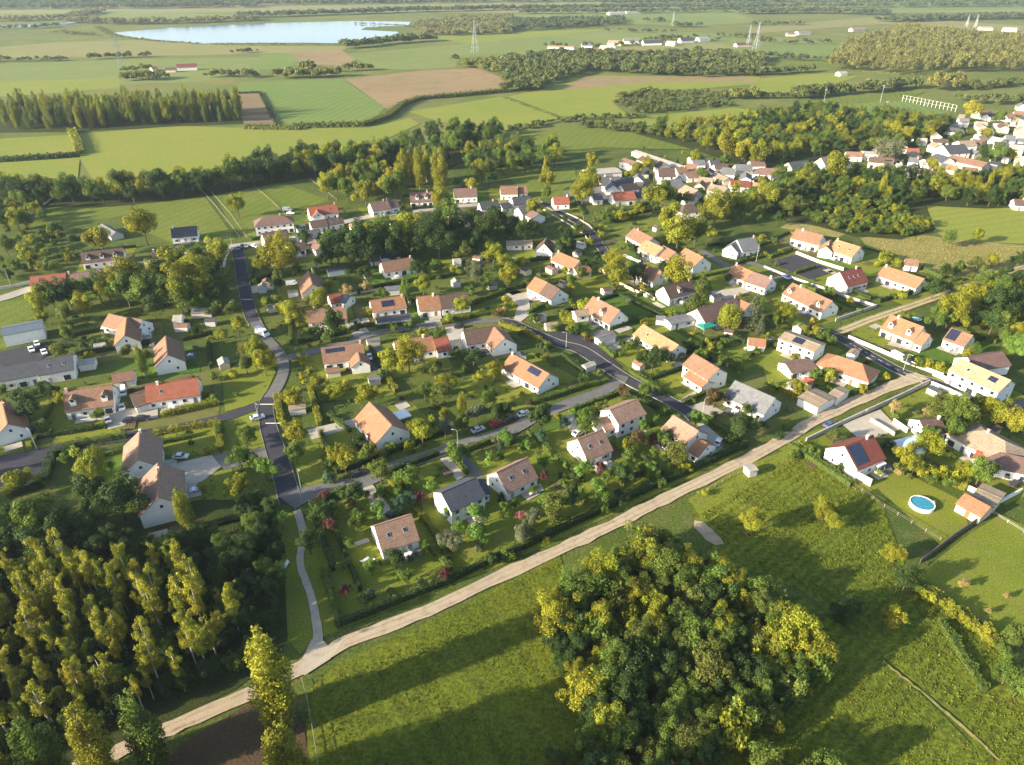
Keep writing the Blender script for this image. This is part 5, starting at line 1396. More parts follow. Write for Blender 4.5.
# ---------------------------------------------------------------- garden trees: crop, kind, colour, x, y, crown width (pixels of the crop)
GT_DATA = '''
K r y 180 250 95; K y b 55 385 80; K r y 370 350 95; K r y 165 120 70; K r y 465 95 75; K s y 370 65 60; K r y 675 245 90; K s y 618 300 45; K s d 430 280 60; K s o 455 310 50; K s o 520 330 45
K s r 315 370 45; K s t 303 420 55; K y o 760 90 70; K y r 685 80 50; K p y 830 125 34; K y y 760 175 45; K r g 890 170 60; K r m 830 210 60; K r g 765 230 60; K r d 970 170 60; K r o 510 400 80
K y b 625 425 82; K y b 715 460 50; K r t 625 510 55; K r d 405 495 78; K y b 505 550 65; K r d 270 560 84; K y x 318 610 50; K y x 295 495 42; K y b 125 590 55; K r d 230 680 84; K y b 890 570 66
K y b 895 655 72; K y b 825 625 62; K y b 780 560 55; K r g 790 675 80; K s d 945 740 50; K y m 995 555 50; K s g 970 270 45; K y b 1000 270 60; K r d 570 745 75; K s m 690 690 45; K s b 580 550 40; K s b 510 480 45
K s m 440 330 40; K s y 480 300 40; K s d 400 300 40; K s o 300 340 35; K s y 340 90 40; K s r 290 110 36; K s m 555 300 40; K s d 520 20 45; K s m 700 60 40; K r m 940 110 60; K s o 720 130 40; K s y 900 20 40
L r d 160 195 88; L y b 35 280 72; L s b 110 290 44; L y b 175 360 56; L y b 335 385 62; L y b 385 480 78; L y b 490 400 66; L s d 575 395 48; L y x 540 415 30; L r o 215 525 100; L r d 285 480 60; L y m 320 490 55
L r g 130 580 60; L r g 85 650 70; L y p 85 575 40; L s m 410 540 42; L y b 330 180 60; L s b 285 165 30; L s y 230 180 32; L y n 540 275 65; L s m 505 320 45; L s m 600 260 50; L r o 690 330 95; L y n 480 85 48
L y b 770 190 60; L r n 845 105 72; L r d 945 230 90; L s d 895 270 50; L r d 20 160 60; L s d 325 30 50; L s m 640 160 50; L y m 15 575 60; L s m 25 720 50; L s d 480 515 45; L s m 560 380 40; L s m 630 445 44; L s y 470 440 30
L s m 250 440 40; L s d 300 420 40; L y d 660 350 50; L r y 985 600 88; L s y 800 480 30; L s m 990 200 50; L y m 960 160 50
J r y 75 430 88; J r y 365 380 130; J r d 460 500 165; J r m 150 590 150; J r d 345 480 100; J y b 940 350 85; J r y 935 455 82; J y b 1000 370 60; J p y 710 530 60; J s m 835 25 40; J r d 100 150 90; J r d 190 80 70
J s y 910 15 40; J s y 835 20 34; J s d 40 570 80; J r d 230 640 120; J r d 330 600 110; J s d 270 330 60; J r d 60 640 100; J s m 380 170 50; J s m 160 220 60; J s d 60 100 60; J s d 120 600 70; J r d 140 690 120
E r y 560 185 100; E r y 395 240 88; E r m 490 430 100; E r y 420 430 90; E r y 500 380 110; E r m 560 450 100; E r m 540 395 90; E B y 760 400 180; E B m 700 450 130; E r d 820 430 100; E r y 680 310 100; E r y 860 290 92; E B y 740 345 120
E r y 320 495 76; E r o 250 525 60; E r y 150 480 84; E r d 200 460 90; E r d 260 445 90; E r m 310 430 70; E r d 600 500 70; E y y 930 570 62; E y y 955 670 42; E y b 1000 640 50; E y b 1000 705 60; E y y 870 610 50; E y y 95 290 56
E r m 20 260 60; E r y 60 150 64; E s m 30 270 50; E s d 210 185 50; E s d 230 215 40; E r y 930 100 64; E s m 840 505 50; E r d 380 420 90; E r m 640 430 90; E s y 350 690 40; E p m 548 700 34; E p y 540 680 28; E s d 120 330 40; E s y 170 290 40
E s m 180 340 46; E s d 280 230 40; E s y 120 230 40; E s m 150 260 36; E s o 290 290 36; E s m 60 330 50; E s y 250 290 40; E s d 20 370 50; E r d 590 430 100; E r d 790 340 90; E r m 770 300 80; E r d 640 360 80; E r y 600 350 70; E s d 760 590 40
E s d 370 640 40; E s m 400 625 40; E s m 290 700 40; E r d 830 360 80; E r d 870 450 70; E r y 20 30 70; E B d 20 60 110; E r m 90 80 70; E r m 780 480 60; E s d 720 380 50
F B y 110 300 150; F r d 340 270 110; F r d 430 250 120; F r m 520 230 110; F r y 620 210 110; F B d 690 220 140; F r d 400 290 90; F r m 300 250 80; F r d 480 280 90; F r d 560 260 90; F r d 740 250 90; F r y 650 180 80; F r d 720 180 90; F r m 780 130 80
F r y 750 80 76; F r d 970 150 90; F r d 930 190 84; F r d 880 170 70; F y o 840 280 55; F y y 925 255 52; F r y 955 290 74; F B g 885 360 80; F r y 1000 330 66; F s m 930 390 50; F r y 680 415 56; F p m 608 425 34; F s d 445 360 56
F s w 380 430 44; F s w 450 415 44; F r y 270 475 74; F r d 325 565 88; F r a 160 520 76; F s a 150 490 44; F s o 100 470 44; F s y 460 515 40; F B y 620 690 130; F r y 550 715 80; F s y 670 595 42; F r y 830 495 58; F p m 735 600 24; F s m 745 340 40
F B y 25 665 90; F r y 55 720 80; F y y 20 640 60; F s m 480 30 50; F r y 300 25 70; F r m 380 40 70; F r y 450 50 80; F r m 570 30 90; F r m 340 20 60; F r y 520 20 60; F s d 420 570 40; F s m 560 575 40; F s m 620 565 40; F s y 780 540 40
F s d 800 545 40; F s n 970 520 40; F s w 990 515 40; F s m 260 590 50; F s d 230 600 50; F s m 300 610 50; F s y 200 560 40; F r d 820 180 70; F s m 690 650 30; F s m 860 430 40; F s y 800 350 40; F s m 280 440 36; F s d 560 310 30; F s y 740 330 36
F s m 850 680 40; F s y 900 750 50; F r y 960 750 60; F s m 810 680 36; F r d 890 250 70; F s m 60 470 36; F s m 500 690 36; F s y 210 700 40; F r d 840 220 60
G B y 325 40 104; G C d 265 215 80; G B y 450 335 110; G r y 460 380 84; G r y 690 370 104; G r y 665 150 90; G r y 700 215 110; G r o 770 200 84; G B y 850 110 120; G r y 920 100 80; G r y 605 75 80; G y y 540 115 46; G y m 600 110 44; G r m 640 60 80
G C o 790 420 95; G W y 905 530 84; G C g 1000 500 80; G y y 260 545 60; G r y 30 380 74; G r m 15 340 60; G s y 30 470 44; G s y 320 490 50; G r d 600 710 84; G r d 530 370 70; G s m 690 520 40; G r d 100 200 66; G s m 1010 560 44; G s d 340 340 50
G s d 545 300 40; G s m 500 260 36; G r d 240 280 60; G s d 60 160 44; G s m 400 140 40; G s y 400 210 30; G s y 390 190 34; G s m 430 130 50; G s y 470 140 44; G s m 130 540 40; G s n 340 620 30; G s m 500 650 36; G s m 420 520 30
G s m 570 390 36; G s d 300 590 40; G s m 880 240 36; G r d 560 110 40; G r m 950 120 60; G r y 990 90 60; G s m 960 250 40; G s m 30 170 50; G s m 130 500 30; G s m 220 580 36; G s y 270 580 30; G s m 540 630 36; G s d 480 640 40; G s m 740 640 44; G s y 830 650 50
G s d 160 650 36; G s d 180 660 36; G s d 650 690 50; G s y 790 690 50
e W m 760 335 84; e C g 775 470 76; e B y 930 400 124; e y o 830 430 36; e s y 810 550 50; e s y 450 640 50; e s m 500 665 50; e s m 620 720 60; e r d 370 610 60; e r d 60 700 140; e W y 620 395 56; e r m 880 460 70; e s m 900 240 40; e s d 480 600 50
e s m 690 690 50; e s m 560 690 44; e s m 740 650 50; e s d 420 440 40; e s y 480 430 40; e s m 870 600 50; e s m 540 580 60
I B y 60 515 100; I y y 165 590 34; I r d 20 540 60; I B y 735 515 124; I r m 690 540 80; I r y 830 450 104; I r d 900 480 110; I r m 940 560 74; I r y 1000 590 70; I B b 1000 655 96; I y y 800 690 50; I y m 830 660 40; I s y 640 720 44; I r y 840 220 46
I r m 730 230 52; I s y 540 450 40; I s m 250 440 54; I s y 470 310 50; I s y 520 325 40; I s m 560 690 34; I s m 225 615 50; I s m 20 420 36; I s y 500 300 40; I r d 980 480 90; I r m 870 400 70; I s m 620 720 40; I r d 1010 400 80; I r m 930 420 70
I r y 780 470 70; I r m 950 620 60; I r d 900 560 70; I s y 680 730 40; I s m 260 630 46; I s m 240 750 40; I r y 980 420 60; I s m 130 570 40; I s y 700 740 36; I r d 860 540 60
M y y 130 65 52; M y o 275 255 46; M y w 515 150 52; M y w 645 165 40; M B m 760 165 130; M r o 690 140 90; M r m 750 240 82; M r y 560 340 80; M r y 645 300 90; M r y 590 380 60; M r m 650 250 60; M s y 690 405 66; M s y 760 410 60; M r y 800 400 72
M r m 850 405 92; M s o 540 385 54; M B y 240 550 90; M r y 270 600 60; M B y 510 720 84; M r y 870 150 82; M r y 920 180 92; M r y 985 210 92; M r m 840 130 60; M r d 710 200 60; M s m 660 430 50; M s y 620 400 50; M s m 720 440 50; M r d 800 150 60; M s w 525 400 30
M s m 180 310 50; M s m 210 330 40; M s m 520 180 40; M s d 480 290 50; M s d 300 380 40; M s y 450 405 26; M s m 40 60 40; M s m 90 220 36; M s d 60 260 40; M s m 110 330 40; M s y 260 20 60; M s m 200 10 50; M s y 390 70 40; M s m 740 330 40; M s d 780 290 40
Q s y 520 180 84; Q r d 560 40 90; Q r m 990 260 90; Q B m 960 400 120; Q r m 1000 460 90; Q r y 30 590 84; Q y w 790 55 34; Q y w 950 100 26; Q y w 880 160 26; Q r d 340 160 90; Q s d 300 180 80; Q s y 650 100 60; Q s m 620 70 50; Q s y 800 190 50; Q s y 740 150 60; Q s y 870 230 60; Q s m 930 300 60
c B o 20 540 50
a r y 180 270 130; a r y 160 350 130; a y y 200 140 80; a r y 480 200 90; a r y 560 160 70; a B y 620 350 120; a r m 500 440 80; a r y 590 430 90; a r y 690 500 130; a B y 750 600 150; a r o 860 590 110; a B y 970 450 120; a r y 860 110 70; a s y 440 470 60; a s y 340 480 70
a s m 290 490 70; a s y 250 560 60; a s y 280 605 44; a s m 330 430 60; a s m 400 440 60; a r d 700 350 70; a r m 760 380 60; a r d 810 310 40; a r m 900 220 60; a y y 890 440 50
b r y 230 100 150; b r y 340 140 120; b r y 450 160 130; b r m 220 195 60; b r y 30 170 80; b B y 180 490 160; b r y 290 370 70; b r y 490 430 120; b r m 380 420 80; b r m 600 350 80; b r d 790 290 80; b r d 560 560 70; b r y 930 250 150; b B o 640 480 120; b r y 720 320 100
b s o 120 640 60; b s y 150 655 50; b s y 450 690 60; b r m 580 190 70; b r d 590 260 60; b r m 860 320 80; b r m 400 390 60
c B g 160 320 150; c r y 440 410 70; c r a 680 70 90; c r m 870 110 70; c r m 850 340 90; c r d 760 330 80; c r y 780 220 60; c r m 260 370 50; c r y 940 350 70; c r m 590 230 60; c r y 260 260 40
d r y 520 150 90; d r d 560 180 70; d p y 930 110 50; d r y 950 200 90; d r m 930 280 70; d r y 850 360 90; d r y 270 320 110; d r y 340 400 100; d r m 270 420 90; d r d 590 450 100; d r d 550 510 110; d r d 650 430 90; d r m 480 480 80; d r d 450 540 80; d r m 420 640 90
d r y 600 660 110; d r y 550 610 70; d r y 680 740 80; d r d 800 540 80; d r d 700 520 70; d r m 860 500 70; d s y 770 710 60; d s m 740 720 60; d r y 120 490 90; d r m 210 490 100; d r d 60 420 60; d r d 30 440 80; d s y 450 215 80; d s m 350 200 60; d y y 480 740 60
h r y 130 330 110; h r y 530 350 130; h B y 470 370 160; h r d 890 330 150; h r d 960 300 130; h r m 850 280 120; h r d 830 350 110; h s o 440 300 60; h y o 490 640 60; h y y 510 690 60; h r y 740 640 90; h s o 680 640 60; h r d 620 450 60
'''
KC = {'r': 'round', 'y': 'young', 's': 'shrub', 'p': 'poplar', 'B': 'big', 'C': 'conifer', 'W': 'willow', 'b': 'birch'}
CC = {'y': 'yellow-green', 'b': 'bright green', 'r': 'mid green', 'm': 'mid green', 'd': 'dark green', 'g': 'silver-green', 't': 'blue-green', 'o': 'olive', 'x': 'dark red', 'p': 'pink', 'n': 'brown', 'a': 'golden', 'w': 'straw'}
GARDEN = []
placed = []
for tok in GT_DATA.replace('\n', ';').split(';'):
    f = tok.split()
    if len(f) < 6:
        continue
    c, k, col, x, y, w = f[0], KC[f[1]], CC[f[2]], float(f[3]), float(f[4]), float(f[5])
    X, Y = cpx(c, x, y)
    wp = w / CROPS[c][2]
    if any(abs(X - a) + abs(Y - b) < 0.45 * min(wp, d) for a, b, d in placed):
        continue
    placed.append((X, Y, wp))
    GARDEN.append(tree_px(k, col, X, Y, wp, hk=1.75 if k == 'conifer' and c == 'G' and x < 300 else None))


def inside(p, poly):
    r_, j = False, len(poly) - 1
    for i in range(len(poly)):
        (xi, yi), (xj, yj) = poly[i], poly[j]
        if (yi > p[1]) != (yj > p[1]) and p[0] < (xj - xi) * (p[1] - yi) / (yj - yi) + xi:
            r_ = not r_
        j = i
    return r_


for pc, pr in ((at(921, 506), 5), (at(*cpx('I', 588, 548)), 7)):
    YARDS.append([(pc.x + pr * math.cos(k * math.pi / 4), pc.y + pr * math.sin(k * math.pi / 4)) for k in range(8)])
RECTS = [(b[0], b[1], b[2] / 2, b[3] / 2) for b in BLOCKS]


def free(p, r):
    for m_, a, x, y in RECTS:
        d = Vector((p[0] - m_.x, p[1] - m_.y))
        if abs(d.x) + abs(d.y) < 40:
            u, v = d.x * math.cos(a) + d.y * math.sin(a), -d.x * math.sin(a) + d.y * math.cos(a)
            if abs(u) < x + r and abs(v) < y + r:
                return False
    for line, w_ in ROADS:
        for q in line:
            if abs(q.x - p[0]) + abs(q.y - p[1]) < 60:
                break
        else:
            continue
        for q0, q1 in zip(line, line[1:]):
            d = q1 - q0
            t_ = max(0, min(1, ((p[0] - q0.x) * d.x + (p[1] - q0.y) * d.y) / (d.x ** 2 + d.y ** 2 + 1e-9)))
            if (p[0] - q0.x - d.x * t_) ** 2 + (p[1] - q0.y - d.y * t_) ** 2 < (w_ + r) ** 2:
                return False
    return not any(inside(p, y) for y in YARDS)


VILLAGE = [tuple(at(x, y)[:2]) for x, y in [(0, 330), (60, 300), (160, 262), (240, 252), (300, 250), (400, 250), (520, 225), (600, 215), (700, 240), (760, 240), (860, 300), (960, 345), (1024, 380), (1024, 480), (900, 470), (820, 410), (740, 455), (640, 505), (510, 562), (340, 625), (300, 520), (200, 500), (100, 480), (0, 450)]]
spots = []
for p in pick_points(VILLAGE, 2600):
    big = len(spots) % 5 == 0
    r = 1.8 if big else 1.0
    if len(spots) >= 420 or not free(p, r) or any((p[0] - q[0]) ** 2 + (p[1] - q[1]) ** 2 < 16 for q in spots):
        continue
    spots.append(p)
    if big:
        H = random.uniform(3.5, 7)
        tree('round', p, H, H * random.uniform(0.38, 0.5), random.choice(('mid green', 'yellow-green', 'dark green', 'olive', 'mid green')), name='garden_tree')
    else:
        H = random.uniform(1.1, 2.6)
        tree('shrub', p, H, H * random.uniform(0.55, 0.85), random.choice(('mid green', 'dark green', 'yellow-green', 'olive', 'mid green', 'dark green', 'silver-green', 'golden', 'brown')), name='garden_shrub' if len(spots) % 2 else 'border_shrub')
ESTATE = [tuple(at(x, y)[:2]) for x, y in [(318, 520), (345, 500), (430, 470), (560, 430), (640, 405), (735, 450), (640, 500), (510, 558), (345, 622)]]
est = []
for p in pick_points(ESTATE, 500):
    if len(est) < 46 and free(p, 2.0) and all((p[0] - q[0]) ** 2 + (p[1] - q[1]) ** 2 > 30 for q in est):
        est.append(p)
        H = random.uniform(3, 5.4)
        tree('young', p, H, H * random.uniform(0.34, 0.44), random.choice(('bright green', 'bright green', 'mid green', 'bright green', 'bright green', 'mid green', 'blue-green', 'dark red')))
NG = len(ALLTREES)

# columnar poplars along the track: base pixel, top row, crown width
for i, (b, t, w, lab) in enumerate((
    ((281, 722), 620, 46, 'thick yellow-green poplar at the bend where track and footpath meet'),
    ((296, 800), 716, 43, 'poplar rising behind the white post fence by the bare soil'),
    ((160, 772), 684, 36, 'green poplar beside the gravel track, tallest of its row'),
    ((114, 790), 698, 37, 'poplar of the track row between the tallest one and the stout one'),
    ((62, 795), 713, 38, 'stout poplar near the end of the track row'),
    ((12, 815), 735, 40, 'last poplar of the track row, low at its end'))):
    tree_bt('poplar', 'yellow-green' if i < 2 or i % 2 else 'mid green', b, t, w, lab, 'poplars along the gravel track')
# the same row runs on outside the picture and shades the field
for x, y in ((300, 850), (268, 858), (236, 866), (204, 874), (172, 884), (140, 893), (108, 902), (330, 900), (290, 915), (250, 925), (210, 935), (170, 950), (380, 940), (340, 970), (60, 910), (10, 905), (420, 985)):
    q = at(x, y)
    hh_ = 31.0
    while py_of((q.x, q.y, hh_)) < 776 and hh_ > 12:
        hh_ -= 0.5
    tree('poplar', q, hh_, 4.2, 'yellow-green', 'tall poplar standing in the row below the bare soil plot', 'poplars south of the soil plot')
for b, t, w, lab in (((404, 187), 144, 15, 'first slim poplar of the tall clump behind the village'), ((420, 188), 142, 13, 'dark slim poplar in the middle of the tall clump'),
                     ((440, 190), 141, 17, 'thickest poplar of the tall clump behind the village'), ((427, 182), 140, 12, 'short slim poplar at the back of the tall clump'), ((411, 186), 148, 12, 'second slim poplar of the tall clump behind the village')):
    tree_bt('poplar', 'yellow-green', b, t, w, lab, 'poplar clump behind the village')
for b, t, w, lab in (((956, 192), 163, 7, 'first leaning poplar below the long orange hall'), ((963, 193), 166, 6, 'second leaning poplar below the long orange hall'), ((985, 196), 166, 7, 'third leaning poplar below the orange hall'), ((997, 198), 172, 6, 'last leaning poplar below the orange hall'),
                     ((879, 200), 168, 8, 'tall pale poplar at the thicket'), ((868, 196), 176, 6, 'slim pale poplar in the thicket')):
    tree_bt('poplar', 'yellow-green', b, t, w, lab, 'poplars at the edge of the village wood')

# woods one can tell apart
scatter([(60, 585), (100, 568), (140, 575), (185, 582), (228, 590), (250, 630), (240, 660), (205, 685), (165, 702), (120, 722), (20, 750), (-60, 785), (-60, 620), (10, 590)], 150, ['birch'], ['yellow-green', 'golden', 'golden', 'yellow-green', 'yellow-green'], (8, 16.5),
        'slender {c} birch in the dense grove beside the gravel track', 'birches of the grove', mind=1.5)
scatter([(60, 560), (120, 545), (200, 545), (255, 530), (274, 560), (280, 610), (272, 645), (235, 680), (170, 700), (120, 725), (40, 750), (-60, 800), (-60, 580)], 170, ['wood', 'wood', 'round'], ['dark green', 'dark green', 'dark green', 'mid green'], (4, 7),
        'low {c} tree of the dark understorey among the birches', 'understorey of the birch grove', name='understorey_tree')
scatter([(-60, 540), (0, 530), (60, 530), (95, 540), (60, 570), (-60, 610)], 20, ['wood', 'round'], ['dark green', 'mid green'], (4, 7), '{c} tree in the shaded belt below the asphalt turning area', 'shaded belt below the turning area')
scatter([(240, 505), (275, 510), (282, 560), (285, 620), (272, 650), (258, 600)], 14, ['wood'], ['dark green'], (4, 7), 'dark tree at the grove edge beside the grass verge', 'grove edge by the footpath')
scatter([(-170, 480), (-60, 480), (-60, 820), (-330, 900)], 30, ['birch', 'wood'], ['yellow-green', 'dark green'], (10, 15), 'tree of the grove beyond the picture', 'grove beyond the picture')
for x, y, w, c, k in ((558, 616, 48, 'yellow-green', 'big'), (597, 622, 34, 'golden', 'wood'), (683, 618, 24, 'yellow-green', 'round'), (705, 598, 20, 'golden', 'round'), (732, 594, 34, 'yellow-green', 'big'), (722, 628, 36, 'yellow-green', 'big'), (704, 659, 17, 'golden', 'round'), (727, 676, 20, 'yellow-green', 'round'),
                      (612, 664, 30, 'olive', 'wood'), (626, 684, 26, 'yellow-green', 'round'), (598, 709, 20, 'golden', 'round'), (635, 719, 17, 'golden', 'round'), (655, 746, 18, 'yellow-green', 'round'), (689, 735, 40, 'olive', 'big'), (745, 710, 34, 'olive', 'big'), (755, 641, 24, 'golden', 'round'), (790, 634, 56, 'yellow-green', 'big'), (770, 655, 40, 'yellow-green', 'big'), (812, 650, 36, 'yellow-green', 'wood'),
                      (557, 604, 26, 'yellow-green', 'wood'), (645, 548, 34, 'yellow-green', 'wood'), (605, 574, 36, 'yellow-green', 'wood'), (664, 566, 38, 'mid green', 'wood'), (694, 568, 32, 'yellow-green', 'wood'), (640, 640, 34, 'olive', 'wood'), (577, 592, 30, 'mid green', 'wood')):
    tree_px(k, c, x, y, w, c + ' sunlit crown standing out of the dark copse', 'sunlit trees of the copse')
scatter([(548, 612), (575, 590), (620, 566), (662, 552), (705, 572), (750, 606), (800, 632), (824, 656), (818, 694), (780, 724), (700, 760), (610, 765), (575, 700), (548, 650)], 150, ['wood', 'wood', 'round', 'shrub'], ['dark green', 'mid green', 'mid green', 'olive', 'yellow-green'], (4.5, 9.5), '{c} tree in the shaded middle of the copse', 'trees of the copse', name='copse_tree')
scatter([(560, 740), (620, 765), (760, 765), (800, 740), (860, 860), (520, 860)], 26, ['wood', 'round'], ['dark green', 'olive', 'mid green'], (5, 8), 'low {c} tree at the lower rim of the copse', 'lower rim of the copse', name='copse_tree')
scatter([(768, 206), (830, 190), (895, 205), (930, 230), (900, 238), (850, 234), (785, 216)], 150, ['shrub', 'wood'], ['yellow-green', 'mid green', 'olive', 'mid green'], (3, 5.5), '{c} bush in the rolling thicket above the white houses', 'bushes of the thicket', rk=(0.5, 0.65), parts=False, name='thicket_bush')
scatter([(755, 190), (800, 178), (860, 180), (870, 195), (810, 200), (770, 210)], 40, ['round', 'wood'], ['mid green', 'yellow-green', 'dark green', 'olive'], (7, 11), '{c} tree above the thicket', 'trees above the thicket', name='thicket_tree')
scatter([(640, 132), (700, 128), (750, 122), (812, 112), (870, 118), (912, 118), (950, 125), (948, 136), (900, 150), (860, 156), (800, 158), (755, 170), (740, 164), (700, 148)], 230, ['wood', 'wood', 'round'], ['mid green', 'yellow-green', 'dark green', 'olive', 'yellow-green'], (7, 12.5), '{c} tree of the wood between village and football pitch', 'wood by the football pitch', rk=(0.4, 0.5), name='wood_edge_tree')
scatter([(850, 186), (870, 176), (912, 182), (950, 186), (1000, 180), (1060, 168), (1060, 205), (985, 208), (925, 204), (890, 212), (860, 205)], 85, ['wood', 'wood', 'big'], ['mid green', 'dark green', 'yellow-green', 'dark green'], (7, 12), '{c} tree of the belt below the upper village', 'belt below the upper village', name='belt_tree')
scatter([(-10, 195), (60, 194), (110, 198), (150, 190), (200, 186), (260, 172), (300, 163), (360, 157), (400, 160), (395, 170), (300, 178), (200, 196), (110, 206), (60, 204), (-10, 205)], 95, ['big', 'wood', 'round'], ['mid green', 'dark green', 'yellow-green', 'dark green'], (10, 15), '{c} tree in the long row behind the paddocks', 'tree row behind the paddocks', name='hedgerow_tree')
scatter([(390, 172), (405, 150), (450, 136), (495, 136), (500, 144), (455, 156), (445, 172)], 30, ['big', 'wood'], ['dark green', 'mid green'], (11, 16), '{c} tree crowding round the tall poplar clump', 'wood round the poplar clump', name='hedgerow_tree')
scatter([(330, 176), (390, 168), (400, 186), (370, 196), (330, 190)], 22, ['round', 'wood'], ['yellow-green', 'mid green', 'olive', 'golden'], (7, 11), '{c} tree in the orchard behind the street', 'orchard behind the street', name='orchard_tree')
scatter([(455, 165), (500, 150), (560, 158), (565, 172), (510, 180), (470, 178)], 26, ['big', 'wood', 'round'], ['yellow-green', 'mid green', 'dark green', 'olive'], (9, 14), '{c} tree behind the pale terrace paddock', 'trees behind the terrace paddock', name='hedgerow_tree')
scatter([(0, 205), (40, 200), (60, 215), (30, 230), (0, 235)], 14, ['round', 'wood'], ['mid green', 'yellow-green', 'dark green'], (6, 10), '{c} tree at the end of the paddock', 'trees at the end of the paddock')
scatter([(300, 244), (360, 232), (432, 228), (446, 244), (400, 256), (320, 262)], 19, ['wood', 'conifer', 'round'], ['dark green', 'dark green', 'mid green', 'yellow-green'], (6, 9), '{c} tree in the dark clump below the village street', 'dark clump below the street', name='clump_tree')
scatter([(655, 205), (700, 195), (760, 200), (800, 215), (760, 228), (700, 225), (670, 215)], 22, ['round', 'shrub'], ['mid green', 'yellow-green', 'dark green', 'olive'], (4, 8), '{c} tree on the rough ground above the slate house', 'rough ground above the slate house', name='scrub_tree')
scatter([(925, 280), (990, 262), (1050, 262), (1060, 330), (1000, 335), (940, 320), (915, 305)], 38, ['round', 'wood', 'shrub'], ['mid green', 'yellow-green', 'dark green', 'olive'], (4.5, 8.5), '{c} tree in the scrub beside the double track', 'scrub beside the double track', name='scrub_tree')
scatter([(0, 230), (60, 232), (75, 262), (40, 282), (0, 275)], 30, ['shrub', 'round'], ['mid green', 'yellow-green', 'olive'], (2.5, 5), '{c} shrub in the allotment gardens', 'allotment shrubs', parts=False, name='allotment_shrub')
scatter([(640, 150), (700, 155), (760, 175), (850, 165), (870, 180), (800, 195), (720, 190), (640, 200), (590, 195)], 46, ['round', 'shrub'], ['mid green', 'yellow-green', 'dark green'], (2.5, 5), '{c} garden tree among the upper village roofs', 'upper village garden trees', parts=False, name='village_tree')
scatter([(880, 140), (960, 130), (1024, 115), (1024, 160), (960, 165), (890, 175)], 40, ['round', 'shrub'], ['mid green', 'yellow-green', 'dark green'], (2.5, 5.5), '{c} garden tree at the far end of the upper village', 'far village garden trees', parts=False, name='village_tree')
scatter([(0, 131), (78, 130), (190, 124), (243, 123), (240, 112), (190, 112), (80, 114), (0, 117)], 200, ['poplar', 'poplar', 'wood'], ['yellow-green', 'yellow-green', 'olive', 'mid green'], (15, 24), '{c} poplar of the plantation beyond the sunny meadow', 'poplar plantation', rk=(0.14, 0.2), parts=False, name='plantation_poplar')

# ---------------------------------------------------------------- labels of the garden trees, from what stands next to them
ORD = ['', 'second ', 'third ', 'fourth ', 'fifth ', 'sixth ', 'seventh ', 'eighth ', 'ninth ', 'tenth ', 'eleventh ', 'twelfth ', 'thirteenth ', 'fourteenth ', 'fifteenth ', 'sixteenth ']


def relate(items):
    """items: (object, phrase, point): label each by the nearest named house, ordinal by distance from it"""
    anchors = [(h[1] or h[2], h[3]) for h in HOUSES]
    by = {}
    for o, ph, p in items:
        nm, q = min(anchors, key=lambda a: (a[1] - p).length)
        d = p - q
        pr = p.length - q.length
        side = abs(d.x * p.y - d.y * p.x) / p.length
        rel = 'beside' if side > abs(pr) else ('behind' if pr > 0 else 'in front of')
        if not nm.startswith('the '):
            nm = 'the ' + nm
        by.setdefault((ph, rel, nm), []).append((d.length, o))
    for (ph, rel, nm), l in by.items():
        l.sort(key=lambda t: t[0])
        for i, (d, o) in enumerate(l):
            lab = (ORD[i] if i < len(ORD) else 'another ') + ph + ' ' + rel + ' ' + nm
            w = lab.split()
            o['label'] = ' '.join(w[:16])


relate(SMALL)
for s_ in SMALL:
    s_[0]['group'] = 'small buildings of the village'
relate([(t[0], ('%s %s' % (t[2], KIND[t[1]][1])), t[3]) for t in ALLTREES[:NG]])
for t in ALLTREES[:NG]:
    t[0]['group'] = 'garden trees and shrubs of the village'

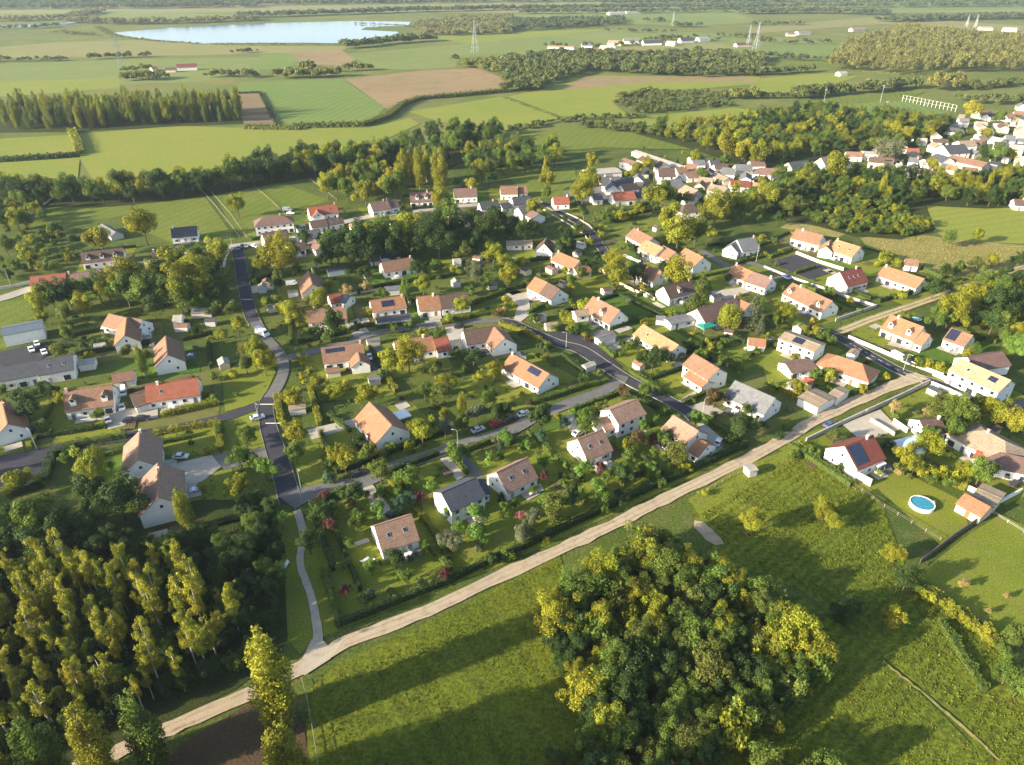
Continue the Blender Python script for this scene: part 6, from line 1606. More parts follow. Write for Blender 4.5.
# ---------------------------------------------------------------- hedges: crop, width, height, colour, points
HD = '''
K 1 1.6 m 240 545 380 470; K 1.1 1.7 d 262 600 330 790; K 1 1.6 d 530 415 740 335; K 1 1.5 m 830 325 1010 262; K 1.2 1.6 y 235 70 275 220; K 1.4 1.7 y 105 110 125 210; K 1 1.4 m 395 245 310 185
K 1 1.5 m 780 325 850 410; K 1 1.2 m 510 465 600 570; K 1.2 1.5 y 515 10 575 90; K 1.2 1.6 o 280 250 325 390; K 1 1.4 m 690 690 790 790
L 1.2 1.7 d 0 742 390 560; L 1.2 1.7 d 400 555 650 440; L 1.2 1.8 d 655 440 965 300; L 1.1 1.5 m 130 135 330 70 420 50; L 1 1.4 m 280 165 480 90; L 1 1.4 d 500 95 650 175; L 0.9 1.3 m 800 200 965 295; L 1 1.4 m 510 10 650 100; L 1 1.4 d 555 340 650 430; L 0.9 1.3 m 240 430 330 420
L 1 1.3 m 720 135 800 95; L 0.9 1.3 m 480 340 590 400
J 1.4 1.6 y 605 255 855 215; J 1.4 1.6 y 855 215 868 320; J 1.5 1.7 m 300 300 500 265; J 1.8 1.8 d 300 310 210 340 180 440; J 1.6 1.7 y 640 185 855 135; J 1.2 1.4 d 150 270 420 225; J 2 2 d 170 450 30 500
O 1.1 1.7 m 290 10 350 225; O 1.2 1.7 d 360 215 790 45; O 1 1.6 d 790 45 1000 -60
E 1.4 1.6 d 280 615 400 590; E 1.3 1.6 d 300 690 590 645; E 1 1.4 d 720 630 830 605; E 1 1.6 d 820 640 830 740; E 1.2 1.6 d 250 640 390 660; E 1 1.4 m 150 200 160 250; E 1 1.3 d 690 560 740 560
F 1.2 1.6 d 420 445 540 415 810 375; F 1.1 1.5 m 495 585 660 560; F 1.4 1.4 y 750 570 860 545; F 1.2 1.5 m 860 540 1010 520; F 1.6 1.8 d 190 640 290 620 380 600; F 1.4 1.5 y 200 690 240 760; F 1.2 1.4 d 0 410 100 370; F 1 1.4 m 810 690 850 760; F 1.2 1.5 m 870 490 1000 440; F 1 1.3 d 470 660 510 740; F 1.2 1.4 m 390 590 490 570
F 1 1.3 d 320 640 390 630; F 1.2 1.5 m 0 400 20 330
G 1.2 1.5 y 0 570 100 600 200 665; G 1.2 1.5 d 250 690 330 760; G 1.2 1.6 d 640 700 760 670; G 1.4 1.6 m 800 680 950 755; G 1 1.4 d 940 320 1020 295; G 1 1.4 m 210 410 330 380; G 1.2 1.6 d 0 440 100 420; G 1 1.4 m 110 530 220 470; G 1 1.4 m 430 590 520 560; G 1.2 1.5 d 600 310 500 250; G 1.2 1.6 m 390 650 450 700; G 1.1 1.5 d 120 320 210 310
G 1.1 1.4 y 270 570 340 620
I 1.2 1.6 d 450 480 640 430; I 1.2 1.6 m 640 430 770 395; I 1.1 1.3 d 30 300 110 275; I 1 1.4 m 120 370 200 345; I 1.1 1.5 y 590 715 690 755; I 1.4 1.6 m 620 350 700 390; I 1.1 1.4 d 790 640 960 610; I 1.2 1.4 d 330 430 420 470
M 1.6 2 y 610 400 790 470; M 1.3 1.6 m 100 300 340 460; M 1.4 1.8 a 20 62 140 112; M 1 1.3 y 140 295 230 345; M 1.3 1.6 m 340 100 430 70; M 1.4 1.7 m 880 120 1020 220
Q 1.8 1.6 y 600 60 760 180 900 290 960 330; Q 1.4 1.4 m 690 210 860 480
e 1.1 1.5 d 150 710 350 645; e 1 1.5 d 410 600 560 560; e 1.1 1.4 m 440 680 540 740; e 1.2 1.5 d 590 560 670 600; e 1.2 1.5 m 660 700 860 590; e 1 1.4 m 640 85 790 45; e 1 1.3 m 830 50 960 10; e 1.1 1.4 y 0 470 90 455; e 1.1 1.4 d 690 70 600 100
a 1.2 1.5 d 380 495 640 440; a 1 1.4 m 260 500 380 460; a 1.2 1.4 d 0 640 180 610
d 1.2 1.5 d 80 380 220 370; d 1.2 1.5 d 270 480 330 520; d 1 1.3 d 870 700 960 680
'''
HI = []
for tok in HD.replace('\n', ';').split(';'):
    f = tok.split()
    if len(f) < 8:
        continue
    pts = [at(*cpx(f[0], float(f[i]), float(f[i + 1]))) for i in range(4, len(f), 2)]
    o = hedge(pts, float(f[1]), float(f[2]), CC[f[3]], None)
    o['group'] = 'garden hedges of the village'
    HI.append((o, '%s clipped hedge' % CC[f[3]], (pts[0] + pts[-1]) / 2))
for q, M3, ox, oy, X, Y, sd, tc in PLOTS:
    for (ax, ay), (bx, by) in (((-X, -sd * Y), (X, -sd * Y)), ((-X, -sd * Y), (-X, sd * Y)), ((X, sd * Y), (X, -sd * Y))):
        if random.random() < 0.55:
            a_, b_ = (q + M3 @ Vector((ox + u, oy + v, 0)) for u, v in ((ax, ay), (bx, by)))
            if all(free(a_.lerp(b_, k / 8), 0.9) for k in range(9)):
                cn = random.choice(('mid green', 'dark green', 'dark green', 'olive', 'yellow-green'))
                o = hedge([a_, b_], random.uniform(0.7, 1.1), random.uniform(1.1, 1.6), cn, None)
                o['group'] = 'garden hedges of the village'
                HI.append((o, cn + ' boundary hedge', (a_ + b_) / 2))
relate(HI)
# thin field hedges far off
for line, w, h, c, lab in (
    ([(293, 128), (365, 126), (388, 118), (402, 106), (420, 100), (454, 97), (508, 92)], 5, 3, 'olive', 'rough hedge curving along the brown stubble field'),
    ([(0, 162), (30, 160), (60, 158), (80, 156)], 4, 2.5, 'dark green', 'short dark hedge across the sunny meadow'),
    ([(72, 132), (78, 145), (80, 155)], 4, 3, 'yellow-green', 'hedge joining plantation and meadow'),
    ([(278, 127), (260, 93), (236, 94)], 2.5, 1.5, 'dark green', 'dark hedge round the ploughed plot'),
    ([(245, 129), (300, 130)], 4, 3, 'olive', 'low hedge below the ploughed plot'),
    ([(559, 118), (507, 99)], 1.2, 0.9, 'olive', 'dry hedge line slanting through the meadow'),
    ([(860, 72), (900, 75), (960, 76)], 3, 2, 'olive', 'low hedge at the foot of the pale plantation')):
    o = hedge([at(*p) for p in line], w, h, c, lab, leaf=0.7, dens=60)

# ---------------------------------------------------------------- far woods
def W(name, label, items, c, n=60):
    far_mass(name, label, items, LC[c] if isinstance(c, str) else c, n=n)


FC = {'y': (0.135, 0.145, 0.035), 'p': (0.16, 0.155, 0.06), 'g': (0.095, 0.115, 0.036), 'd': (0.075, 0.1, 0.045)}
W('far_wood', 'blue grey forest lines at the horizon', belt_items([(-60, 4), (200, 3), (420, 2)], 120, 15, 16) + belt_items([(520, 14), (640, 13), (740, 12)], 50, 12, 13) + belt_items([(600, 4), (800, 2), (1060, 2)], 100, 15, 15) + belt_items([(700, 9), (800, 8), (1060, 6)], 60, 13, 14) + belt_items([(-60, 30), (20, 29), (60, 27)], 30, 9, 9) + belt_items([(770, 44), (830, 44)], 20, 10, 8) + belt_items([(600, 32), (680, 33)], 16, 10, 8) + belt_items([(770, 58), (800, 61), (835, 62)], 14, 7, 9), FC['d'], 34)
W('far_wood', 'dark forest band along the horizon', belt_items([(-60, 9), (100, 8), (260, 7)], 120, 14, 15) + belt_items([(240, 18), (330, 15), (420, 12), (510, 10)], 50, 10, 14) + belt_items([(500, 10), (620, 9), (760, 8)], 60, 11, 14) + belt_items([(745, 14), (820, 13), (890, 15)], 60, 10, 14) + belt_items([(250, 5), (600, 1), (1060, -6)], 120, 16, 15) + belt_items([(884, 22), (940, 20), (990, 19), (1060, 17)], 60, 10, 13), FC['d'], 40)
W('far_wood', 'pale mixed trees behind the lake', belt_items([(70, 22), (130, 24), (190, 23), (260, 20)], 60, 9, 12) + belt_items([(-40, 21), (30, 21), (75, 18), (97, 12)], 50, 10, 11) + poly_items([(412, 25), (470, 18), (512, 17), (512, 34), (455, 36), (425, 35)], 9, 10) + belt_items([(355, 24), (410, 27), (430, 31)], 12, 6, 4), FC['p'], 46)
W('far_wood', 'tree line along the near lake shore', belt_items([(343, 49), (365, 47), (400, 43), (434, 41)], 18, 6, 13), FC['g'], 60)
W('far_scrub', 'low scrub on the lake bank', belt_items([(118, 37), (160, 42), (205, 45), (250, 45), (300, 45), (345, 45)], 10, 5, 3.5) + belt_items([(98, 28), (115, 37)], 14, 5, 4) + belt_items([(55, 33), (95, 36)], 20, 7, 6), FC['p'], 40)
W('far_wood', 'hedge trees in the fields below the lake', belt_items([(-20, 62), (30, 61), (66, 61)], 14, 6, 7) + belt_items([(84, 60), (120, 58), (153, 57)], 12, 6, 8) + belt_items([(228, 54), (260, 52)], 12, 6, 7), FC['g'], 50)
W('far_wood', 'bushy trees around the white farmhouse', belt_items([(122, 80), (145, 79), (163, 80)], 22, 6, 9) + belt_items([(120, 73), (150, 70)], 14, 6, 8) + belt_items([(204, 77), (230, 77), (258, 78)], 14, 6, 9), FC['y'], 60)
W('far_wood', 'trees above the vivid green field', belt_items([(276, 78), (310, 78), (342, 76)], 16, 6, 11) + belt_items([(340, 72), (372, 70)], 8, 5, 10) + belt_items([(300, 73), (312, 73)], 8, 5, 16), FC['y'], 70)
W('far_wood', 'trees beside the big brown stubble field', poly_items([(455, 68), (500, 62), (512, 68), (512, 78), (500, 75), (475, 70)], 7, 10) + belt_items([(503, 92), (512, 88)], 10, 5, 10) + [(at(455, 62).x, at(455, 62).y, 11, 6)], FC['y'], 70)
W('far_wood', 'long dense wood between the far fields', poly_items([(500, 62), (560, 54), (640, 57), (700, 54), (765, 58), (765, 76), (700, 78), (640, 75), (590, 72), (560, 82), (540, 91), (505, 93)], 8.5, 11), FC['g'], 70)
W('far_wood', 'tree belt before the long white sheds', poly_items([(500, 22), (625, 19), (625, 25), (500, 33)], 11, 11) + belt_items([(643, 22), (665, 22)], 20, 8, 10) + belt_items([(673, 27), (702, 27)], 18, 8, 10), FC['d'], 50)
W('far_wood', 'garden trees of the white hamlet', belt_items([(540, 48), (600, 47), (650, 44), (720, 41)], 40, 16, 8) + belt_items([(715, 37), (750, 38), (768, 43)], 20, 8, 9) + belt_items([(640, 42), (700, 38)], 16, 10, 9), FC['g'], 60)
W('far_scrub', 'grey green scrub in the meadow', poly_items([(612, 104), (650, 92), (720, 94), (735, 106), (690, 111), (640, 115)], 6, 5), FC['g'], 70)
W('far_wood', 'trees by the scrub meadow', belt_items([(720, 98), (762, 98)], 20, 6, 9) + belt_items([(620, 100), (650, 92)], 10, 5, 7), FC['y'], 70)
W('far_scrub', 'hedgerow of bushes below the meadows', belt_items([(500, 133), (530, 128), (561, 122), (600, 119), (650, 118)], 9, 4, 4.5) + belt_items([(584, 127), (620, 131), (650, 135), (690, 138)], 14, 5, 6) + belt_items([(605, 124), (640, 129)], 12, 5, 5), FC['g'], 70)
pl_ = poly_items([(852, 72), (828, 70), (832, 60), (850, 46), (905, 30), (964, 37), (1060, 46), (1060, 72), (964, 73), (915, 75)], 8, 17, 0.17)
W('far_wood', 'pale yellow poplar plantation in the far fields', pl_, (0.16, 0.16, 0.05), 60)
W('far_wood', 'hedge trees beside the pale plantation', belt_items([(745, 76), (780, 74), (815, 72)], 14, 6, 9) + belt_items([(795, 99), (870, 92), (915, 88)], 18, 6, 11) + belt_items([(750, 98), (800, 99)], 10, 6, 6) + belt_items([(750, 25), (801, 25)], 24, 9, 9), FC['g'], 60)
W('far_wood', 'pale tree mass behind the pitch nets', poly_items([(924, 92), (930, 84), (961, 84), (963, 92)], 8, 15, 0.22), (0.17, 0.165, 0.05), 80)
W('far_wood', 'tree belts behind the upper village', belt_items([(964, 90), (1000, 86), (1060, 82)], 18, 6, 8) + belt_items([(985, 104), (1060, 104)], 14, 6, 9) + belt_items([(955, 100), (985, 104)], 10, 6, 7), FC['g'], 70)

# ---------------------------------------------------------------- rough grass: upright tufts that catch the low sun
def tufts(name, poly, per, h, col, label, rows=None):
    pg = [tuple(at(x, y)[:2]) for x, y in poly]
    n = int(area(pg) * per)
    p = pick_points(pg, n)
    pat = np.sin(p[:, 0] * 0.31 + np.sin(p[:, 1] * 0.23) * 2) + np.sin(p[:, 1] * 0.37 + np.sin(p[:, 0] * 0.19) * 2) + RNG.normal(size=n) * 0.9
    keep = pat > -0.6
    if rows:
        a, gap = R(rows[0]), rows[1]
        s = (p[:, 0] * -math.sin(a) + p[:, 1] * math.cos(a)) / gap
        keep &= (np.abs(s - np.round(s)) < 0.3) | (RNG.uniform(size=n) < 0.25)
    p = p[keep]
    n = len(p)
    hh = h * RNG.uniform(0.4, 1.3, n)
    a = RNG.uniform(0, math.pi, n)
    w = RNG.uniform(0.07, 0.2, n) * (h / 0.5) ** 0.5
    dx, dy = np.cos(a) * w, np.sin(a) * w
    lx, ly = RNG.normal(size=n) * 0.3 * hh, RNG.normal(size=n) * 0.3 * hh
    z0 = np.full(n, 0.03)
    V = np.stack([np.stack([p[:, 0] - dx, p[:, 1] - dy, z0], 1), np.stack([p[:, 0] + dx, p[:, 1] + dy, z0], 1),
                  np.stack([p[:, 0] + dx * 0.8 + lx, p[:, 1] + dy * 0.8 + ly, hh], 1), np.stack([p[:, 0] - dx * 0.8 + lx, p[:, 1] - dy * 0.8 + ly, hh * 0.9], 1)], 1)
    o = link(name, quad_mesh(name, V, RNG.uniform(0.65, 1.3, n), M_LEAF), None, color=col)
    return setp(o, label, 'grass', None, 'stuff')


tufts('grass', [(318, 700), (350, 662), (430, 625), (515, 582), (560, 560), (560, 620), (600, 765), (640, 800), (318, 800)], 9, 0.26, (0.12, 0.138, 0.016), 'rough tussock grass below the gravel track')
tufts('weeds', [(700, 512), (765, 468), (815, 450), (878, 500), (905, 565), (985, 640), (1060, 720), (1060, 800), (1010, 800), (960, 715), (885, 655), (810, 590), (730, 555)], 10, 0.36, (0.128, 0.15, 0.018), 'tall weeds growing in rows in the meadow', rows=(128, 2.4))
tufts('grass', [(830, 660), (885, 662), (940, 715), (1000, 775), (1010, 800), (680, 800), (740, 740), (800, 715)], 10, 0.3, (0.135, 0.15, 0.018), 'sunlit rough grass beyond the copse')
tufts('grass', [(865, 240), (905, 235), (945, 240), (985, 244), (1040, 249), (1040, 260), (975, 278), (910, 268), (880, 252)], 2, 0.45, (0.25, 0.21, 0.07), 'golden dry grass beside the track')
tufts('grass', [(690, 500), (735, 472), (800, 445), (812, 450), (745, 488), (700, 512)], 5, 0.3, (0.13, 0.15, 0.02), 'grass on the track verge')

# low borders, weeds and unmown corners of the gardens: nobody could count them
Vs, Ts = [], []
for p in pick_points(VILLAGE, 5200):
    if not free(p, 0.5):
        continue
    if math.sin(p[0] * 0.11 + math.sin(p[1] * 0.07) * 2) + math.sin(p[1] * 0.13 + 1.3) < 0.25:
        continue
    n = 26
    rr, hh = random.uniform(0.5, 1.5), random.uniform(0.15, 0.55)
    d = unit(n)
    d[:, 2] = np.abs(d[:, 2])
    Q = d * np.array([rr, rr * random.uniform(0.5, 1), hh]) * RNG.uniform(0.4, 1, n)[:, None] + np.array([p[0], p[1], 0.06])
    Vs.append(leaf_quads(Q, d, 0.16))
    Ts.append(np.full(n, random.uniform(0.6, 1.4)) * RNG.uniform(0.8, 1.2, n))
setp(link('undergrowth', quad_mesh('undergrowth', np.concatenate(Vs), np.concatenate(Ts), M_LEAF), None, color=(0.07, 0.1, 0.02)), 'low border plants and unmown grass of the gardens', 'ground cover', None, 'stuff')
# ---------------------------------------------------------------- garden walls and fences
def garden_wall(label, px, h, t, col, cap=None, name='garden_wall', gate=None):
    pts = [at(*p) for p in px]
    o = thing(name, pts[0], 0, label, 'fence' if 'fence' in name else 'wall')
    b, cp = MB(), MB()
    for a, c in zip(pts, pts[1:]):
        d = c - a
        m = (a + c) / 2 - pts[0]
        an = math.atan2(d.y, d.x)
        b.box(m + Vector((0, 0, h / 2 - 0.05)), (d.length + t * 0.9, t, h + 0.1), an)
        cp.box(m + Vector((0, 0, h + 0.04)), (d.length + t, t + 0.12, 0.08), an)
    b.build('masonry', M_WALL if name == 'garden_wall' else M_WOOD, o, col)
    cp.build('coping', M_STONE, o, cap or tuple(x * 0.85 for x in col))
    return o


def post_fence(label, px, h=1.2, gap=3.0, col=(0.3, 0.25, 0.2), rails=2, group=None):
    pts = [at(*p) for p in px]
    o = thing('wire_fence', pts[0], 0, label, 'fence', group)
    rl = MB()
    pm = MB().box((0, 0, h / 2 - 0.1), (0.12, 0.12, h + 0.2)).mesh('post', M_WOOD)
    k = 0
    for a, c in zip(pts, pts[1:]):
        d = c - a
        n = max(1, int(d.length / max(gap, d.length / 40)))
        for i in range(n + (1 if c is pts[-1] else 0)):
            if k < 95:
                link('post', pm, o, a + d * i / n - pts[0], math.atan2(d.y, d.x), col)
                k += 1
        for r_ in range(rails):
            rl.box((a + c) / 2 - pts[0] + Vector((0, 0, h * (0.95 - 0.45 * r_))), (d.length, 0.05, 0.07), math.atan2(d.y, d.x))
    rl.build('rail', M_WOOD, o, tuple(x * 0.6 for x in col))
    return o


WC, GC, TC = (0.72, 0.69, 0.63), (0.42, 0.4, 0.37), (0.55, 0.47, 0.36)
P = lambda c, *v: [cpx(c, v[i], v[i + 1]) for i in range(0, len(v), 2)]
garden_wall('white wall along the dark road by the dormer house', P('I', 330, 622, 440, 668, 560, 720, 700, 772), 1.3, 0.25, WC)
garden_wall('curving white wall round the sunlit lawn corner', P('f', 428, 290, 560, 345, 690, 405), 1.5, 0.25, WC)
garden_wall('white wall in front of the pale yellow roofed house', P('f', 440, 225, 560, 282, 720, 352, 870, 425), 1.6, 0.25, WC)
garden_wall('grey concrete wall beside the gravel track', P('f', 10, 470, 110, 425, 250, 360, 410, 280), 1.6, 0.3, GC)
garden_wall('low grey wall running on beside the gravel track', P('M', 165, 280, 300, 215, 430, 155), 1.3, 0.3, GC)
garden_wall('tall white yard wall of the gabled meadow house', P('M', 300, 385, 360, 425, 415, 455), 2.2, 0.3, WC)
garden_wall('pale low wall on the inner side of the curving upper road', P('G', 240, 125, 300, 150, 350, 180, 380, 215), 0.7, 0.2, (0.36, 0.32, 0.26))
garden_wall('pale low wall on the outer side of the curving upper road', P('G', 170, 118, 260, 170, 330, 215, 350, 245), 0.7, 0.2, (0.36, 0.32, 0.26))
garden_wall('cream wall slanting below the bushy roadside trees', P('G', 470, 412, 540, 445, 605, 472), 1.2, 0.25, (0.6, 0.5, 0.38))
garden_wall('pale wall in front of the terrace garden', P('G', 485, 300, 550, 325), 1.2, 0.25, WC)
garden_wall('white courtyard wall between the white houses', P('I', 125, 290, 215, 325, 310, 355), 1.3, 0.25, WC)
garden_wall('grey walled edge of the lane between gardens', P('I', 0, 345, 100, 385, 220, 425, 330, 465, 440, 500), 1.1, 0.25, GC)
garden_wall('second grey wall facing the lane between gardens', P('I', 280, 555, 350, 530, 440, 500), 1.3, 0.25, GC)
garden_wall('low white wall before the two dormer house', P('J', 320, 205, 410, 192), 0.9, 0.2, WC)
garden_wall('light stone wall along the paddock end', P('E', 90, 158, 150, 120, 215, 70), 1.2, 0.3, (0.45, 0.43, 0.4))
garden_wall('long grey wall beside the pale street', P('E', 0, 430, 60, 420, 125, 405), 1.2, 0.3, GC)
garden_wall('white wall between the street cottages', P('h', 560, 268, 660, 250, 740, 225), 1.6, 0.25, WC)
garden_wall('pale wall by the slate house at the street corner', P('h', 610, 190, 640, 245), 1.6, 0.25, WC)
garden_wall('dry tan wall along the garden path', P('F', 390, 450, 520, 430), 0.8, 0.25, TC)
garden_wall('white wall by the estate lane parking', P('F', 600, 455, 630, 490), 1.6, 0.25, WC)
garden_wall('pale kerb wall behind the upper road houses', P('d', 70, 412, 250, 390, 340, 372), 1.0, 0.25, TC)
garden_wall('light wall beside the terrace courtyard', P('G', 680, 475, 760, 500), 1.2, 0.25, TC)
garden_wall('white yard wall of the dusty yard', P('f', 185, 530, 270, 590), 1.6, 0.25, WC)
garden_wall('second white yard wall near the dusty yard', P('f', 40, 520, 120, 565, 190, 610), 1.2, 0.25, TC)
garden_wall('white wall by the pergola shed', P('M', 900, 535, 1005, 480), 1.2, 0.25, WC)
garden_wall('pale wall beneath the round trees and the pool', P('M', 735, 440, 830, 485), 1.4, 0.25, WC)
garden_wall('grey wall below the tower house', P('a', 640, 432, 730, 412), 1.4, 0.3, GC)
garden_wall('dark timber fence between the pool lawn and the orchard', P('M', 610, 760, 740, 660, 890, 560), 1.5, 0.12, (0.12, 0.1, 0.08), name='timber_fence')
garden_wall('timber fence between bungalow and conifer house', P('e', 0, 270, 80, 312), 1.4, 0.12, (0.4, 0.33, 0.27), name='timber_fence')
garden_wall('brown timber fence of the lower allotment', P('e', 440, 690, 560, 745), 1.3, 0.12, (0.3, 0.2, 0.13), name='timber_fence')
post_fence('pale post fence between bare soil and field', P('O', 205, 440, 225, 510, 245, 620, 268, 765, 290, 860), 1.3, 2.5, (0.5, 0.47, 0.42))
post_fence('wire fence dividing the large paddock', P('E', 775, 25, 850, 110, 940, 225), 1.2, 4, (0.45, 0.42, 0.36))
post_fence('second wire fence along the paddock strip', P('E', 815, 35, 900, 130, 970, 230), 1.2, 4, (0.45, 0.42, 0.3))
post_fence('wire fence from the junction to the tree row', P('F', 20, 30, 90, 90, 165, 165), 1.2, 4, (0.42, 0.38, 0.3))
post_fence('tall thin fence behind the hipped house', P('F', 235, 0, 290, 40, 340, 80), 1.2, 4, (0.42, 0.38, 0.3))
post_fence('dry field fence through the orchard lawn', P('Q', 600, 50, 720, 135, 880, 235, 960, 290), 1.2, 3, (0.2, 0.16, 0.12))
post_fence('white line fence from the orange hut to the meadow edge', P('M', 890, 560, 1020, 640), 0.9, 3, (0.6, 0.58, 0.54))
post_fence('rustic fence beside the little grey hut', P('L', 815, 475, 900, 425, 1000, 385), 1.1, 2.5, (0.3, 0.25, 0.19))
post_fence('wire fence along the weedy meadow', P('M', 110, 310, 300, 420, 470, 540, 690, 670), 1.2, 3, (0.25, 0.22, 0.16))

# ---------------------------------------------------------------- vehicles
def car_meshes(van=False):
    """side profile swept across the width: body, glass band, roof"""
    b = MB()
    if van:
        prof = [(-2.5, .35), (2.45, .35), (2.55, .8), (2.3, 1.15), (1.7, 1.95), (1.5, 2.1), (-2.4, 2.15), (-2.5, 2.0)]
        hw = .95
    else:
        prof = [(-2.1, .35), (2.05, .35), (2.15, .6), (2.0, .85), (1.05, .95), (.35, 1.42), (-1.0, 1.46), (-1.85, 1.0), (-2.12, .95)]
        hw = .86
    n = len(prof)
    ins = lambda z: hw - max(0, z - .95) * .22
    vs = [(x, -ins(z), z) for x, z in prof] + [(x, ins(z), z) for x, z in prof]
    b.add(vs, [tuple(range(n)), tuple(range(2 * n - 1, n - 1, -1))] + [(i, n + i, n + (i + 1) % n, (i + 1) % n) for i in range(n)])
    g = MB()
    if van:
        g.box((1.98, 0, 1.58), (0.34, 1.5, .5))
        for s in (-1, 1):
            g.box((1.15, s * .8, 1.55), (.8, .1, .45))
    else:
        for s in (-1, 1):
            k = len(g.v)
            q = [(-1.55, s * .83, 1.02), (.85, s * .83, 1.0), (.35, s * .765, 1.36), (-.95, s * .76, 1.39)]
            q2 = [(x, y + s * .03, z) for x, y, z in q]
            g.add(q + q2, [(0, 1, 2, 3), (7, 6, 5, 4), (0, 4, 5, 1), (1, 5, 6, 2), (2, 6, 7, 3), (3, 7, 4, 0)])
        g.add([(1.0, -.72, 1.0), (1.0, .72, 1.0), (.4, .66, 1.4), (.4, -.66, 1.4), (1.06, -.72, 1.03), (1.06, .72, 1.03), (.46, .66, 1.43), (.46, -.66, 1.43)],
              [(4, 5, 6, 7), (3, 2, 1, 0), (0, 1, 5, 4), (2, 3, 7, 6), (1, 2, 6, 5), (3, 0, 4, 7)])
        g.add([(-1.78, -.7, 1.06), (-1.78, .7, 1.06), (-1.1, .64, 1.43), (-1.1, -.64, 1.43), (-1.84, -.7, 1.09), (-1.84, .7, 1.09), (-1.16, .64, 1.46), (-1.16, -.64, 1.46)],
              [(7, 6, 5, 4), (0, 1, 2, 3), (0, 4, 5, 1), (2, 6, 7, 3), (1, 5, 6, 2), (3, 7, 4, 0)])
    return b.mesh('body', M_PAINT), g.mesh('windows', M_GLASS)


CARM, VANM = car_meshes(), car_meshes(True)
TYRE = MB().tube([(0, -.11, 0), (0, .11, 0)], .33, 14)
TYRE.f.append(tuple(range(13, -1, -1)))
TYRE = TYRE.mesh('wheel', M_RUBBER)
RIM = MB().tube([(0, -.13, 0), (0, .13, 0)], .2, 10)
RIM.f.append(tuple(range(9, -1, -1)))
RIM = RIM.mesh('rim', M_RIM)
HEADL = MB().box((0, 0, 0), (.1, .34, .16)).mesh('headlight', M_LAMP)
TAILL = MB().box((0, 0, 0), (.1, .3, .18)).mesh('tail_light', M_REDLAMP)
PAINT = {'white': (.75, .75, .73), 'grey': (.3, .31, .33), 'black': (.03, .03, .035), 'red': (.4, .03, .03), 'blue': (.06, .1, .22), 'silver': (.5, .51, .52), 'brown': (.15, .1, .08)}


def vehicle(label, X, Y, dirpx, col, van=False, name=None):
    p = at(X, Y)
    q = at(X + dirpx[0], Y + dirpx[1])
    o = thing(name or ('parked_van' if van else 'parked_car'), (p.x, p.y, LEVEL[0]), math.atan2(q.y - p.y, q.x - p.x), label, 'van' if van else 'car', 'vehicles parked in the village')
    bm, gm = VANM if van else CARM
    link('body', bm, o, color=PAINT[col])
    link('windows', gm, o)
    fx, rx, w = (1.55, -1.5, .86) if van else (1.32, -1.28, .78)
    for x in (fx, rx):
        for s in (-1, 1):
            wh = link('wheel', TYRE, o, (x, s * w, .33))
            link('rim', RIM, wh)
    hx = 2.5 if van else 2.08
    for s in (-1, 1):
        link('headlight', HEADL, o, (hx, s * .6, .72 if van else .68))
        link('tail_light', TAILL, o, (-hx - (0 if van else .02), s * .62, .8))
    return o


